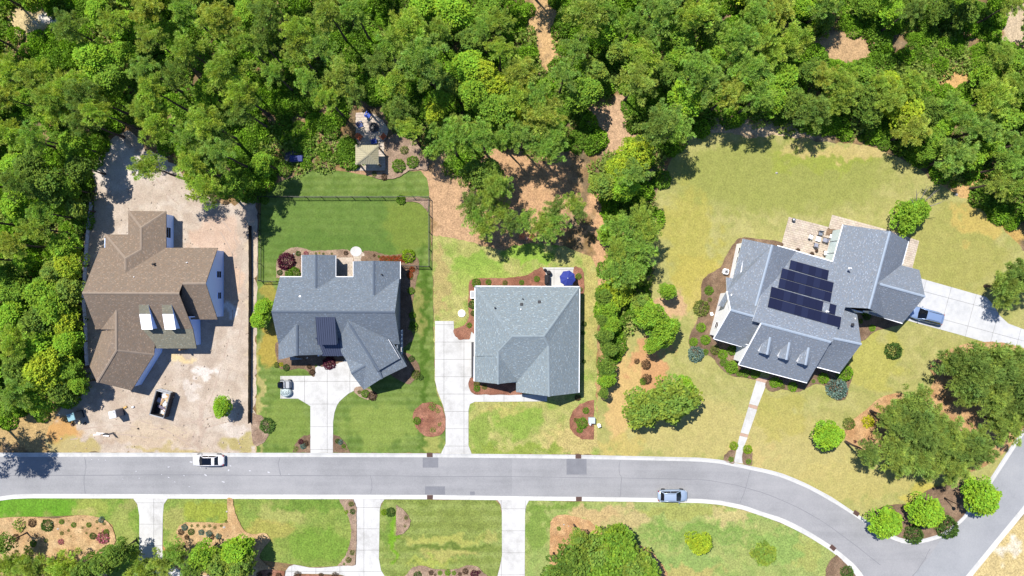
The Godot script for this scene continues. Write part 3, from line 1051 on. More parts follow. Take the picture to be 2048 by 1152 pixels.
func house_four() -> void:
	planes.clear()
	var o := thing("house", "big rotated blue-grey roofed house with solar panels and three small dormers", "house")
	var m := shingles(4, ph(144, 153, 164, 1.85), 0.045)
	var cap := cap_mat(ph(172, 187, 203, 1.85))
	frame(0, 0, 1)
	lift = 1.0
	var R := func(c: Array) -> Dictionary: return roof(o, c, m)
	R.call([[1485.9, 477.3, 3], [1545.1, 489.7, 6.0], [1511.7, 611.9, 6.0], [1453.5, 583.3, 3.6], [1452.5, 554.7, 2.9], [1465.9, 556.6, 3.05]])
	R.call([[1545.1, 489.7, 6.0], [1508, 625, 6.0], [1562, 605, 3.6], [1592, 502, 3]])
	R.call([[1453.5, 583.3, 3.6], [1511.7, 611.9, 6.05], [1521, 637, 6.85], [1460.2, 619.6, 6.85]])
	var sun: Dictionary = R.call([[1505, 642, 7.2], [1664, 685, 7.2], [1694, 606, 5.0], [1720, 540, 3.1], [1665.4, 524, 3], [1555, 492, 3]])
	R.call([[1521.7, 646.7, 7.2], [1661.3, 684.2, 7.2], [1614.4, 765.4, 3], [1476.9, 729, 3]])
	R.call([[1460.2, 619.6, 6.85], [1530, 639, 6.85], [1492, 695, 3.2], [1426.9, 676.9, 3]])
	R.call([[1655, 675, 6.85], [1722.7, 688.3, 6.85], [1680, 745.6, 3], [1618, 729, 3]])
	R.call([[1655, 675, 6.85], [1722.7, 688.3, 6.85], [1714.4, 630, 3.6], [1690, 606, 3.2]])
	R.call([[1686.7, 449.2, 3], [1780.4, 462.7, 6.8], [1738.8, 616.9, 6.8], [1640, 612, 3], [1665.8, 523, 3]])
	R.call([[1780.4, 462.7, 6.8], [1816.9, 482.5, 3], [1804.4, 529.4, 3], [1769, 634.6, 3.1], [1738.8, 616.9, 6.8]])
	R.call([[1742, 563, 6.6], [1850.2, 592.9, 6.6], [1838.8, 539.8, 3], [1790, 527, 3]])
	R.call([[1742, 563, 6.6], [1850.2, 592.9, 6.6], [1805.4, 646, 3], [1738, 628, 3]])
	for e in [[[1545.1, 489.7, 6.02], [1511.7, 611.9, 6.02]], [[1460.2, 619.6, 6.87], [1519.6, 636.3, 6.87]], [[1521.7, 646.7, 7.2], [1661.3, 684.2, 7.2]], [[1664, 676, 6.87], [1722.7, 688.3, 6.87]], [[1780.4, 462.7, 6.8], [1738.8, 616.9, 6.8]], [[1759.6, 567.9, 6.6], [1850.2, 592.9, 6.6]]]: ridge_q(o, e[0], e[1], cap, 0.05)
	for g in [[[1476.9, 729.5, 3], [1614.4, 766, 3]], [[1426.9, 677.5, 3], [1484, 693.5, 3]], [[1629, 733, 3], [1680, 746.4, 3]], [[1686, 449.2, 3], [1665.3, 523, 3]], [[1769, 636, 3], [1805.4, 647, 3]], [[1555, 491, 3], [1664, 522.5, 3]], [[1817.5, 482.5, 3], [1805, 529, 3]]]: gutter(o, g[0], g[1], M.white)
	# rakes in white
	for e in [[[1521.7, 646.7, 7.2], [1476.9, 729, 3]], [[1460.2, 619.6, 6.85], [1426.9, 676.9, 3]], [[1460.2, 619.6, 6.85], [1453.5, 583.3, 3.6]]]:
		var a := q(e[0][0], e[0][1], e[0][2])
		var b := q(e[1][0], e[1][1], e[1][2])
		var f := (b - a).normalized()
		var st := st_new()
		box_to(st, Transform3D(Basis(f, Vector3.UP, f.cross(Vector3.UP)).orthonormalized(), (a + b) / 2.0 + Vector3(0, 0.0, 0)), Vector3(a.distance_to(b), 0.2, 0.14))
		put("rake_board", done(st), M.white, o)
	# small roof over the bay on the west wall
	roof(o, [[1452.5, 583.3, 3.5], [1461, 586, 4.1], [1447.5, 613.8, 3.6], [1436.3, 612, 2.6]], m, "bay_roof")
	# three dormers
	for k in 3:
		var d := Node3D.new()
		d.name = "dormer"
		o.add_child(d, true)
		var keep := planes.duplicate()
		frame(1380 - k * 0.0, 580, 4.8)
		var x := k * 185.0
		var y := k * 50.0
		var back := [772 + x, 452 + y, 6.25]
		var tip := [742 + x, 618 + y, 6.15]
		roof(d, [back, tip, [660 + x, 600 + y, 5.4], [690 + x, 512 + y, 5.45]], m, "roof", 0.1)
		roof(d, [back, tip, [762 + x, 626 + y, 5.4], [800 + x, 536 + y, 5.45]], m, "roof", 0.1)
		planes = keep
		ridge_q(d, back, tip, cap, 0.05)
		var w := [q(688 + x, 520 + y, 5.35), q(664 + x, 590 + y, 5.3), q(742 + x, 611 + y, 5.95), q(758 + x, 617 + y, 5.3), q(796 + x, 540 + y, 5.35)]
		var st := st_new()
		for e in 4: quad(st, w[e], w[e + 1], w[e + 1] - Vector3(0, 1.6, 0), w[e] - Vector3(0, 1.6, 0))
		put("wall", done(st), M.white, d)
	frame(1530, 520, 8.23)
	var rows := [[425, 0, 1055, 172, 397, 143, 1028, 328, 6, -1], [285, 132, 1133, 372, 253, 288, 1105, 528, 8, -1], [245, 298, 1103, 540, 218, 450, 1077, 692, 8, -1], [108, 437, 1180, 745, 80, 600, 1153, 902, 10, 8], [78, 612, 1258, 942, 45, 772, 1235, 1112, 11, -1]]
	M.solar = mat(ph(36, 40, 68), 0.3, 0.0)
	M.solar.metallic_specular = 0.4
	var solar_b := mat(ph(40, 45, 75), 0.3, 0.0)
	var n: Vector3 = sun.n
	for w in rows:
		for i in w[8]:
			if i == w[9]: continue
			var c := []
			for e in [[0, i], [0, i + 1], [4, i + 1], [4, i]]:
				var t: float = e[1] / float(w[8])
				c.append(plane_hit(fx + lerpf(w[e[0]], w[e[0] + 2], t) / fs, fy + lerpf(w[e[0] + 1], w[e[0] + 3], t) / fs, sun, 0.16))
			var mid: Vector3 = (c[0] + c[1] + c[2] + c[3]) / 4.0
			var st := st_new()
			for k in 4: c[k] = mid + (c[k] - mid) * 0.988
			quad(st, c[0], c[1], c[2], c[3])
			for k in 4: quad(st, c[k], c[(k + 1) % 4], c[(k + 1) % 4] - n * 0.05, c[k] - n * 0.05)
			put("solar_panel", done(st), M.solar if rng.randf() < 0.7 else solar_b, o)
		for s in [0, 4]:
			var a := plane_hit(fx + w[s] / fs, fy + w[s + 1] / fs, sun, 0.08)
			var b := plane_hit(fx + w[s + 2] / fs, fy + w[s + 3] / fs, sun, 0.08)
			put("panel_rail", tube([a, b], [0.035, 0.035], 4), M.steel, o)
	vent_pipe(o, 1025, 850, 5.9, M.white, 0.07, 0.35)
	frame(1620, 420, 4.8)
	vent_pipe(o, 382, 560, 5.6, M.white, 0.07, 0.35)
	frame(1380, 580, 4.8)
	roof_vent(o, 1560, 333, 5.6, M.dark)
	frame(0, 0, 1)
	var base := walls(o, [1485.9, 477.3, 1556, 491, 1665.8, 523, 1686.7, 449.2, 1818, 484, 1804.4, 529.4, 1838.8, 539.8, 1805.4, 646, 1736, 629, 1734, 634, 1690, 622, 1712, 632, 1680, 745.6, 1629, 733, 1614.4, 765.4, 1476.9, 729, 1484, 694, 1426.9, 676.9, 1452, 582, 1464, 580], 3.0, 0.45, M.white, 3.7)
	for i in base.size():
		var a := base[i]
		var b := base[(i + 1) % base.size()]
		var mid := (a + b) / 2.0
		if a.distance_to(b) > 4.0 and mid.x > 44.0 and mid.x < 49.5 and mid.y < -3.0 and absf(a.x - b.x) < absf(a.y - b.y):   # glazed porch wall by the patio
			var gl := (b - a).normalized()
			var out := Vector2(gl.y, -gl.x) * (0.17 if gl.y < 0.0 else -0.17)
			for k in 3:
				var c := a.lerp(b, (k + 0.5) / 3.0)
				if out.x > 0.0: out = -out
				put("porch_pane", box(Vector3(c.x + out.x, 2.0, c.y + out.y), Vector3(a.distance_to(b) / 3.0 - 0.14, 2.9, 0.06), atan2(-gl.y, gl.x)), M.pane, o)
		if a.distance_to(b) > 5.0 and mid.x < 34.0 and absf(a.x - b.x) < absf(a.y - b.y):
			for t in ([0.18, 0.42, 0.66, 0.85] if a.distance_to(b) > 6.5 else [0.25, 0.75]): window(o, a, b, t, 1.7, 0.8, 1.5, M.white)
			if a.distance_to(b) > 6.5 and roof_height(a.lerp(b, 0.55)) > 6.6: window(o, a, b, 0.55, 4.8, 0.9, 1.2, M.white)
	lift = 0.0

func pavilion() -> void:
	planes.clear()
	var o := thing("pavilion", "small tan hip-roofed pavilion beside the fire pit patio", "pavilion")
	var m := mat(ph(205, 196, 160), 0.6, 0.1)
	frame(690, 210, 8.23)
	var ap := [385, 812, 3.9]
	var c := [[172, 660, 2.9], [552, 660, 2.9], [552, 975, 2.9], [172, 975, 2.9]]
	for i in 4:
		var a: Array = c[i]
		var b: Array = c[(i + 1) % 4]
		roof(o, [a, b, ap], m, "roof", 0.08, M.white)
		ridge_q(o, a, ap, cap_mat(ph(190, 182, 150)))
		var va := q(a[0], a[1], a[2])
		var vb := q(b[0], b[1], b[2])
		var vt := q(ap[0], ap[1], ap[2])
		var n := newell([va, vb, vt])
		for k in range(1, 10):
			var p := va.lerp(vb, k / 10.0) + n * 0.02
			var e := p.lerp((va + vb) / 2.0 + (vt - (va + vb) / 2.0) + n * 0.02, 0.0)
			var up := (vt - (va + vb) / 2.0) * (1.0 - absf(k / 5.0 - 1.0))
			put("roof_rib", tube([p, p + up], [0.012, 0.012], 4), m, o)
		put("post", box(q(a[0], a[1], 2.9).lerp(q(ap[0], ap[1], 2.9), 0.12) - Vector3(0, 1.5, 0), Vector3(0.18, 2.8, 0.18)), M.wood, o)

# ---- vehicles. Front towards +x. l length, w width, h height
func car(called: String, label: String, x: float, y: float, turn: float, paint: StandardMaterial3D, l: float, w: float, h: float, glass_roof: bool, hood: float, tail: float) -> Node3D:
	var p := at(x, y, h * 0.55)
	p.y = 0.03
	var o := thing(called, label, "car", p, turn, "")
	var belt := h * 0.6
	var st := st_new()
	st.set_smooth_group(0)
	var rings := []
	var n := 18
	for i in n + 1:
		var t := i / float(n)
		var px := lerpf(-l / 2.0, l / 2.0, t)
		var e := absf(t - 0.5) * 2.0
		var hw := w / 2.0 * (1.0 - 0.26 * pow(e, 6.0) - 0.05 * pow(e, 2.0))
		var top := belt
		var hood_from := 0.5 - hood / l
		if t - 0.5 > hood_from: top = belt - 0.03 - 0.16 * pow((t - 0.5 - hood_from) / (0.5 - hood_from), 1.7)
		if e > 0.9: top -= 0.16 * pow((e - 0.9) / 0.1, 2.0)
		var low := 0.22 + (0.1 * pow(maxf(0.0, e - 0.85) / 0.15, 2.0))
		var ring := []
		for a in [[-0.9, low], [-1.0, low + 0.16], [-1.0, top * 0.72], [-0.965, top - 0.09], [-0.88, top - 0.015], [-0.5, top + 0.02], [0.0, top + 0.03], [0.5, top + 0.02], [0.88, top - 0.015], [0.965, top - 0.09], [1.0, top * 0.72], [1.0, low + 0.16], [0.9, low]]: ring.append(Vector3(px, a[1], a[0] * hw))
		rings.append(ring)
	for i in n:
		for k in 12: quad(st, rings[i][k], rings[i][k + 1], rings[i + 1][k + 1], rings[i + 1][k])
	st.set_smooth_group(-1)
	for r in [rings[0], rings[n]]:
		for k in range(1, 12): tri(st, r[0], r[k], r[k + 1])
	put("body", done(st), paint, o)
	# cabin: four stations of bottom and top corners
	var xb := l / 2.0 - hood + 0.1
	var xr := xb - h * 0.52
	var xe := -l / 2.0 + tail
	var xt := xe + h * 0.3
	var wb := w / 2.0 * 0.9
	var wt := w / 2.0 * 0.7
	var b := belt - 0.02
	var z := [Vector3(xb, b, 0), Vector3(xr, h - 0.05, 0), Vector3(xt, h - 0.06, 0), Vector3(xe, b, 0)]
	var g := func(i: int, s: float) -> Vector3: return z[i] + Vector3(0, 0, s * ([wb * 0.94, wt * 0.96, wt * 0.93, wb * 0.9][i]))
	var s1 := st_new()
	s1.set_smooth_group(-1)
	var c0 := Vector3(0.12, 0, 0)
	tri(s1, g.call(0, -1.0), g.call(0, 1.0), z[0] + c0)
	quad(s1, g.call(0, -1.0), z[0] + c0, z[1] + Vector3(0.06, 0.03, 0), g.call(1, -1.0))
	quad(s1, z[0] + c0, g.call(0, 1.0), g.call(1, 1.0), z[1] + Vector3(0.06, 0.03, 0))
	put("windshield", done(s1), M.carglass, o)
	var s2 := st_new()
	quad(s2, g.call(2, -1.0), g.call(2, 1.0), g.call(3, 1.0), g.call(3, -1.0))
	put("rear_window", done(s2), M.carglass, o)
	for s in [-1.0, 1.0]:
		var s3 := st_new()
		quad(s3, g.call(0, s), g.call(1, s), g.call(2, s), g.call(3, s))
		put("side_window", done(s3), M.carglass, o)
		var s4 := st_new()
		tube_to(s4, [g.call(0, s), g.call(1, s), g.call(2, s), g.call(3, s)], [0.05, 0.055, 0.06, 0.08], 6)
		var m0: Vector3 = g.call(1, s).lerp(g.call(2, s), 0.45)
		var m1: Vector3 = g.call(0, s).lerp(g.call(3, s), 0.5)
		tube_to(s4, [m0, m1], [0.04, 0.05], 5)
		put("pillar", done(s4), paint, o)
		put("mirror", box(Vector3(xb - 0.25, b + 0.12, s * (w / 2.0 + 0.08)), Vector3(0.14, 0.14, 0.22), 0.0, 0.05), paint, o)
		put("headlight", box(Vector3(l / 2.0 - 0.26, belt * 0.72, s * w * 0.35), Vector3(0.3, 0.12, 0.26), s * -0.5, 0.04), M.lamp, o)
		put("tail_light", box(Vector3(-l / 2.0 + 0.12, belt * 0.82, s * w * 0.37), Vector3(0.16, 0.14, 0.28), s * 0.4, 0.04), M.red, o)
		for f in [l * 0.31, -l * 0.3]:
			var wh := Node3D.new()
			wh.name = "wheel"
			o.add_child(wh, true)
			wh.position = Vector3(f, 0.33, s * (w / 2.0 - 0.1))
			var s5 := st_new()
			lathe_to(s5, Vector3.ZERO, [[0.2, -0.11], [0.31, -0.11], [0.34, -0.07], [0.34, 0.07], [0.31, 0.11], [0.2, 0.11]], 18)
			var ty := put("tyre", done(s5), M.rubber, wh)
			ty.rotation.x = PI / 2
			var s6 := st_new()
			lathe_to(s6, Vector3.ZERO, [[0.0, 0.06], [0.19, 0.09], [0.22, 0.1], [0.22, -0.1], [0.0, -0.06]], 14)
			var rm := put("rim", done(s6), M.steel, wh)
			rm.rotation.x = PI / 2
	# roof panel, gently crowned
	var s7 := st_new()
	s7.set_smooth_group(0)
	for i in 6:
		for k in 6:
			var v := []
			for e in [[0, 0], [1, 0], [1, 1], [0, 1]]:
				var a: float = (i + e[0]) / 6.0
				var c: float = (k + e[1]) / 3.0 - 1.0
				var px := lerpf(xt - 0.05, xr + 0.06, a)
				v.append(Vector3(px, h - 0.045 + 0.05 * (1.0 - c * c) * (0.6 + 0.4 * sin(a * PI)), c * lerpf(wt * 0.95, wt * 0.98, a)))
			quad(s7, v[0], v[1], v[2], v[3])
	put("roof", done(s7), paint, o)
	if glass_roof: put("glass_roof", box(Vector3(lerpf(xt, xr, 0.68), h + 0.005, 0), Vector3((xr - xt) * 0.86, 0.03, wt * 1.66), 0.0, 0.012), M.carglass, o)
	else:
		for s in [-1.0, 1.0]: put("roof_rail", tube([Vector3(xt + 0.1, h - 0.0, s * wt * 0.84), Vector3((xt + xr) / 2, h + 0.035, s * wt * 0.84), Vector3(xr - 0.1, h - 0.0, s * wt * 0.84)], [0.02, 0.022, 0.02], 5), M.dark, o)
	put("bumper", box(Vector3(l / 2.0 - 0.12, 0.36, 0), Vector3(0.14, 0.16, w * 0.6), 0.0, 0.05), M.dark, o)
	put("bumper", box(Vector3(-l / 2.0 + 0.1, 0.38, 0), Vector3(0.14, 0.16, w * 0.6), 0.0, 0.05), M.dark, o)
	return o

func cart(label: String, x: float, y: float, covered: bool) -> void:
	var o := thing("utility_cart", label, "cart", at(x, y, 0.4) * Vector3(1, 0, 1) + Vector3(0, 0.06, 0), 0.02)
	var st := st_new()
	if covered:
		st.set_smooth_group(0)
		lathe_to(st, Vector3.ZERO, [[0.86, 0.05], [0.84, 0.45], [0.76, 0.72], [0.5, 0.84], [0.42, 0.8], [0.3, 0.86], [0.0, 0.88]], 20)
		var c := put("cover", done(st), M.tarp_silver, o)
		c.scale = Vector3(1.0, 1, 0.8)
		for k in 5: put("cover_fold", tube([Vector3(-0.55 + k * 0.25, 0.86, -0.35 + 0.1 * (k % 2)), Vector3(-0.45 + k * 0.25, 0.9, 0.0), Vector3(-0.55 + k * 0.2, 0.84, 0.35)], [0.03, 0.04, 0.03], 5), mat(ph(110, 135, 135), 0.6), o)
		return
	box_to(st, place(Vector3(0.1, 0.55, 0)), Vector3(1.7, 0.55, 1.2), 0.16)
	put("body", done(st), M.grey_body, o)
	put("windshield", box(Vector3(-0.42, 1.08, 0), Vector3(0.95, 0.6, 1.0), 0.0, 0.2), M.carglass, o)
	put("hood", box(Vector3(0.55, 0.92, 0), Vector3(0.62, 0.3, 1.1), 0.0, 0.1), M.steel_dull, o)
	put("seat", box(Vector3(0.12, 1.0, 0), Vector3(0.2, 0.55, 1.08), 0.0, 0.08), M.grey_body, o)
	for s in [-1.0, 1.0]:
		for f in [-0.55, 0.65]:
			var wh := put("wheel", lathe(Vector3.ZERO, [[0.0, -0.1], [0.2, -0.1], [0.25, -0.06], [0.25, 0.06], [0.2, 0.1], [0.0, 0.1]], 14), M.rubber, o)
			wh.position = Vector3(f, 0.26, s * 0.58)
			wh.rotation.x = PI / 2

# ---- garden furniture
func slatted_chair(label: String, p: Vector3, turn: float, m: Material, group := "") -> void:
	var o := thing("garden_chair", label, "chair", p, turn, group)
	for i in 5:
		var x := -0.24 + i * 0.12
		var st := st_new()
		var top := 1.0 - absf(i - 2) * 0.04
		box_to(st, Transform3D(Basis(Vector3.RIGHT, -0.5), Vector3(x, 0.62, -0.36)), Vector3(0.1, top * 0.85, 0.025))
		put("back_slat", done(st), m, o)
		put("seat_slat", box(Vector3(0, 0.36 - i * 0.02, -0.2 + (4 - i) * 0.11), Vector3(0.56, 0.025, 0.095)), m, o)
	for s in [-1.0, 1.0]:
		put("armrest", box(Vector3(s * 0.36, 0.58, -0.02), Vector3(0.14, 0.03, 0.75)), m, o)
		put("leg", box(Vector3(s * 0.33, 0.28, 0.28), Vector3(0.05, 0.56, 0.1)), m, o)
		put("leg", box(Vector3(s * 0.33, 0.24, -0.3), Vector3(0.05, 0.48, 0.1)), m, o)

func patio_chair(label: String, p: Vector3, turn: float, m: Material) -> void:
	var o := thing("patio_chair", label, "chair", p, turn, "")
	put("seat", box(Vector3(0, 0.42, 0), Vector3(0.62, 0.14, 0.6), 0.0, 0.05), m, o)
	put("backrest", box(Vector3(0, 0.7, -0.32), Vector3(0.64, 0.6, 0.1), 0.0, 0.045), m, o)
	for s in [-1.0, 1.0]:
		put("armrest", box(Vector3(s * 0.36, 0.6, -0.02), Vector3(0.07, 0.05, 0.62), 0.0, 0.02), M.dark, o)
		for f in [-0.28, 0.28]: put("leg", box(Vector3(s * 0.33, 0.29, f), Vector3(0.05, 0.58, 0.05)), M.dark, o)

func parasol(label: String, p: Vector3, r: float, m: Material) -> void:
	var o := thing("parasol", label, "parasol", p)
	put("pole", tube([Vector3.ZERO, Vector3(0, 2.75, 0)], [0.025, 0.025]), M.steel, o)
	put("base", lathe(Vector3.ZERO, [[0.28, 0.0], [0.28, 0.06], [0.06, 0.12], [0.05, 0.3]], 16), M.dark, o)
	var st := st_new()
	st.set_smooth_group(-1)
	for i in 8:
		var a := TAU * (i + 0.3) / 8
		var b := TAU * (i + 1.3) / 8
		var pa := Vector3(cos(a) * r, 2.2, sin(a) * r)
		var pb := Vector3(cos(b) * r, 2.2, sin(b) * r)
		var md := (pa + pb) / 2.0 * 0.97 + Vector3(0, 0.03, 0)
		tri(st, Vector3(0, 2.72, 0), pa, md)
		tri(st, Vector3(0, 2.72, 0), md, pb)
		quad(st, pa, md, md - Vector3(0, 0.12, 0), pa - Vector3(0, 0.12, 0))
		quad(st, md, pb, pb - Vector3(0, 0.12, 0), md - Vector3(0, 0.12, 0))
		put("rib", tube([Vector3(0, 2.68, 0), pa - Vector3(0, 0.03, 0)], [0.012, 0.012], 4), M.steel, o)
	put("canopy", done(st), m, o)
	put("finial", lathe(Vector3(0, 2.7, 0), [[0.0, 0.0], [0.06, 0.03], [0.05, 0.1], [0.0, 0.14]], 10), M.white, o)

func covered_grill(label: String, p: Vector3, size: Vector3, turn: float, roundish: bool) -> void:
	var o := thing("covered_grill", label, "grill", p, turn)
	if roundish:
		put("cover", lathe(Vector3.ZERO, [[size.x / 2, 0.1], [size.x / 2 * 0.95, size.y * 0.6], [size.x / 2 * 0.8, size.y * 0.9], [size.x * 0.2, size.y], [0.0, size.y * 1.01]], 14), M.black_cloth, o)
	else:
		put("cover", box(Vector3(0, size.y / 2 + 0.05, 0), size, 0.0, 0.14), M.black_cloth, o)
		put("hood", box(Vector3(0, size.y + 0.12, 0), Vector3(size.x * 0.55, 0.3, size.z * 0.8), 0.0, 0.12), M.black_cloth, o)

func small_table(label: String, p: Vector3, r: float, h: float, m: Material, square := false, turn := 0.0) -> void:
	var o := thing("side_table", label, "table", p, turn)
	if square: put("tabletop", box(Vector3(0, h, 0), Vector3(r * 2, 0.05, r * 2), 0.0, 0.02), m, o)
	else: put("tabletop", lathe(Vector3(0, h, 0), [[0.0, -0.03], [r, -0.03], [r, 0.02], [0.0, 0.025]], 18), m, o)
	for i in 4:
		var a := PI / 4 + i * PI / 2
		put("leg", tube([Vector3(cos(a) * r * 0.8, 0, sin(a) * r * 0.8), Vector3(cos(a) * r * 0.7, h, sin(a) * r * 0.7)], [0.02, 0.02], 5), m, o)

# ---- street and lot furniture
func drain(x: float, y: float, turn: float, label: String) -> void:
	var o := thing("storm_drain", label, "storm drain", at(x, y), turn, "")
	put("frame", box(Vector3(0, 0.07, 0), Vector3(0.86, 0.18, 0.62)), M.rust, o)
	for i in 6: put("grate_bar", box(Vector3(-0.32 + i * 0.128, 0.175, 0), Vector3(0.06, 0.04, 0.5)), M.rust2, o)

func fence_run(label: String, a: Vector2, b: Vector2, h: float, every: float) -> void:
	var p := at(a.x, a.y)
	var e := at(b.x, b.y)
	var d := e - p
	var o := thing("metal_fence", label, "fence", p, atan2(-d.z, d.x))
	var l := d.length()
	var n := maxi(1, roundi(l / every))
	for i in n + 1: put("post", box(Vector3(l * i / n, h / 2.0 + 0.03, 0), Vector3(0.075, h + 0.06, 0.075)), M.black, o)
	for y in [h - 0.03, h - 0.2, 0.12]: put("rail", box(Vector3(l / 2, y, 0), Vector3(l, 0.045, 0.035)), M.black, o)
	var st := st_new()
	var k := int(l / 0.13)
	for i in k: box_to(st, place(Vector3((i + 0.5) * l / k, h / 2, 0)), Vector3(0.016, h - 0.15, 0.016))
	var pk := put("picket", done(st), M.black, o)
	pk.set_meta("kind", "stuff")

func silt_fence(label: String, pts: Array, h: float, m: Material, category := "silt fence") -> void:
	var p0 := at(pts[0].x, pts[0].y)
	var o := thing("silt_fence", label, category, p0)
	var st := st_new()
	st.set_smooth_group(-1)
	var line := resample(pts, 60)
	for i in 59:
		var a := at(line[i].x, line[i].y) - p0
		var b := at(line[i + 1].x, line[i + 1].y) - p0
		var s := (b - a).cross(Vector3.UP).normalized() * 0.03
		var ya := h + sin(i * 1.7) * 0.05
		var yb := h + sin((i + 1) * 1.7) * 0.05
		quad(st, a + s, b + s, b + s * 3 + Vector3(0, yb, 0), a + s * 3 + Vector3(0, ya, 0))
		quad(st, a - s, b - s, b + s * 2 + Vector3(0, yb, 0), a + s * 2 + Vector3(0, ya, 0))
	put("fabric", done(st), m, o)
	for i in range(0, 60, 5): put("stake", box(at(line[i].x, line[i].y) - p0 + Vector3(0, h * 0.55, 0), Vector3(0.04, h * 1.15, 0.04)), M.wood, o)

func dumpster() -> void:
	var o := thing("dumpster", "open-top dark dumpster of building scraps on the sandy lot", "dumpster", at(331.5, 804.5), -0.27 + PI)
	var w := 2.1
	var l := 3.7
	var h := 1.5
	var m := mat(ph(66, 64, 70), 0.7, 0.2)
	put("floor", box(Vector3(0, 0.25, 0), Vector3(w, 0.1, l)), m, o)
	for s in [-1.0, 1.0]:
		put("side_wall", box(Vector3(s * w / 2, h / 2 + 0.2, 0), Vector3(0.06, h, l)), m, o)
		put("end_wall", box(Vector3(0, h / 2 + 0.2, s * l / 2), Vector3(w + 0.06, h, 0.06)), m, o)
		put("rim", box(Vector3(s * w / 2, h + 0.22, 0), Vector3(0.14, 0.1, l + 0.2)), mat(ph(120, 125, 132), 0.6, 0.2), o)
		put("rim", box(Vector3(0, h + 0.225, s * l / 2), Vector3(w, 0.1, 0.14)), M.steel_dull, o)
		for k in 6: put("rib", box(Vector3(s * (w / 2 + 0.06), h / 2 + 0.2, -l / 2 + 0.4 + k * 0.58), Vector3(0.07, h - 0.1, 0.1)), m, o)
	for k in 2: put("hitch_bar", box(Vector3(0, 0.9 + k * 0.5, l / 2 + 0.12), Vector3(w * 0.9, 0.12, 0.14)), M.steel_dull, o)
	var r := RandomNumberGenerator.new()
	r.seed = 9
	var cols := [ph(245, 245, 245), ph(235, 200, 150), ph(245, 220, 180), ph(130, 120, 140), ph(250, 235, 240), ph(200, 165, 120)]
	var zs := []
	for i in 16: zs.append(-1.55 + i * 0.205 + r.randf_range(-0.06, 0.06))
	var word := ["white", "tan", "cream", "greyish purple", "pinkish white", "brown"]
	for i in 16:
		var big := r.randf() < 0.55
		var ci := (i * 5 + 1) % 6
		var t := thing("scrap", "%s %s in the dark dumpster, %s from its end nearest the street" % [word[ci], "panel scrap" if big else "board scrap", ordinal(i)], "scrap", Vector3.ZERO, 0.0, "building scraps in the dumpster")
		t.position = o.transform * Vector3(r.randf_range(-0.7, 0.7), 0.4 + (i % 5) * 0.06, zs[i])
		t.rotation = Vector3(r.randf_range(-0.2, 0.2), r.randf() * TAU, r.randf_range(-0.2, 0.2))
		put("board", box(Vector3.ZERO, Vector3(r.randf_range(0.6, 1.2), 0.04, r.randf_range(0.4, 0.8)) if big else Vector3(r.randf_range(0.8, 1.4), 0.06, 0.14)), mat(cols[[0, 1, 2, 3, 4, 5][ci]], 0.85), t)

func portable_toilet(label: String, x: float, y: float, turn: float, top: Color, side: Color) -> void:
	var o := thing("portable_toilet", label, "portable toilet", at(x, y), turn)
	put("cabin", box(Vector3(0, 1.1, 0), Vector3(1.02, 2.0, 1.06), 0.0, 0.05), mat(side, 0.6), o)
	put("roof", box(Vector3(0, 2.18, 0), Vector3(1.1, 0.16, 1.12), 0.0, 0.07), mat(top, 0.5), o)
	put("skid", box(Vector3(0, 0.06, 0), Vector3(1.15, 0.12, 1.15)), M.dark, o)
	put("door", box(Vector3(0, 1.05, 0.53), Vector3(0.7, 1.8, 0.04)), mat(top, 0.6), o)
	put("vent_pipe", tube([Vector3(0.35, 2.2, -0.35), Vector3(0.35, 2.45, -0.35)], [0.05, 0.05]), M.dark, o)

func stone(label: String, x: float, y: float, r: float, sd: int) -> void:
	var g := RandomNumberGenerator.new()
	g.seed = sd
	var st := st_new()
	st.set_smooth_group(-1)
	var k := [1.0 + g.randf_range(-0.3, 0.3), 0.7, 1.0 + g.randf_range(-0.3, 0.3)]
	var ring := []
	for j in 3:
		var rr := []
		for i in 7:
			var a := TAU * i / 7.0
			var s := r * S * (1.0 - j * j * 0.14) * g.randf_range(0.8, 1.15)
			rr.append(Vector3(cos(a) * s * k[0], j * r * S * 0.42, sin(a) * s * k[2]))
		ring.append(rr)
	for j in 2:
		for i in 7: quad(st, ring[j][i], ring[j][(i + 1) % 7], ring[j + 1][(i + 1) % 7], ring[j + 1][i])
	for i in range(1, 6): tri(st, ring[2][0], ring[2][i], ring[2][i + 1])
	var o := put("landscape_rock", done(st), M.rock)
	o.position = at(x, y)
	tag(o, label, "rock")

func lamp_post(label: String, x: float, y: float, h: float) -> void:
	var o := thing("lamp_post", label, "lamp post", at(x, y))
	put("base", lathe(Vector3.ZERO, [[0.17, 0.0], [0.17, 0.3], [0.08, 0.5]], 12), M.black, o)
	put("pole", tube([Vector3(0, 0.4, 0), Vector3(0, h, 0)], [0.065, 0.05]), M.black, o)
	put("lantern", lathe(Vector3(0, h, 0), [[0.06, 0.0], [0.2, 0.08], [0.26, 0.42], [0.3, 0.46], [0.12, 0.66], [0.0, 0.8]], 8, false), M.black, o)

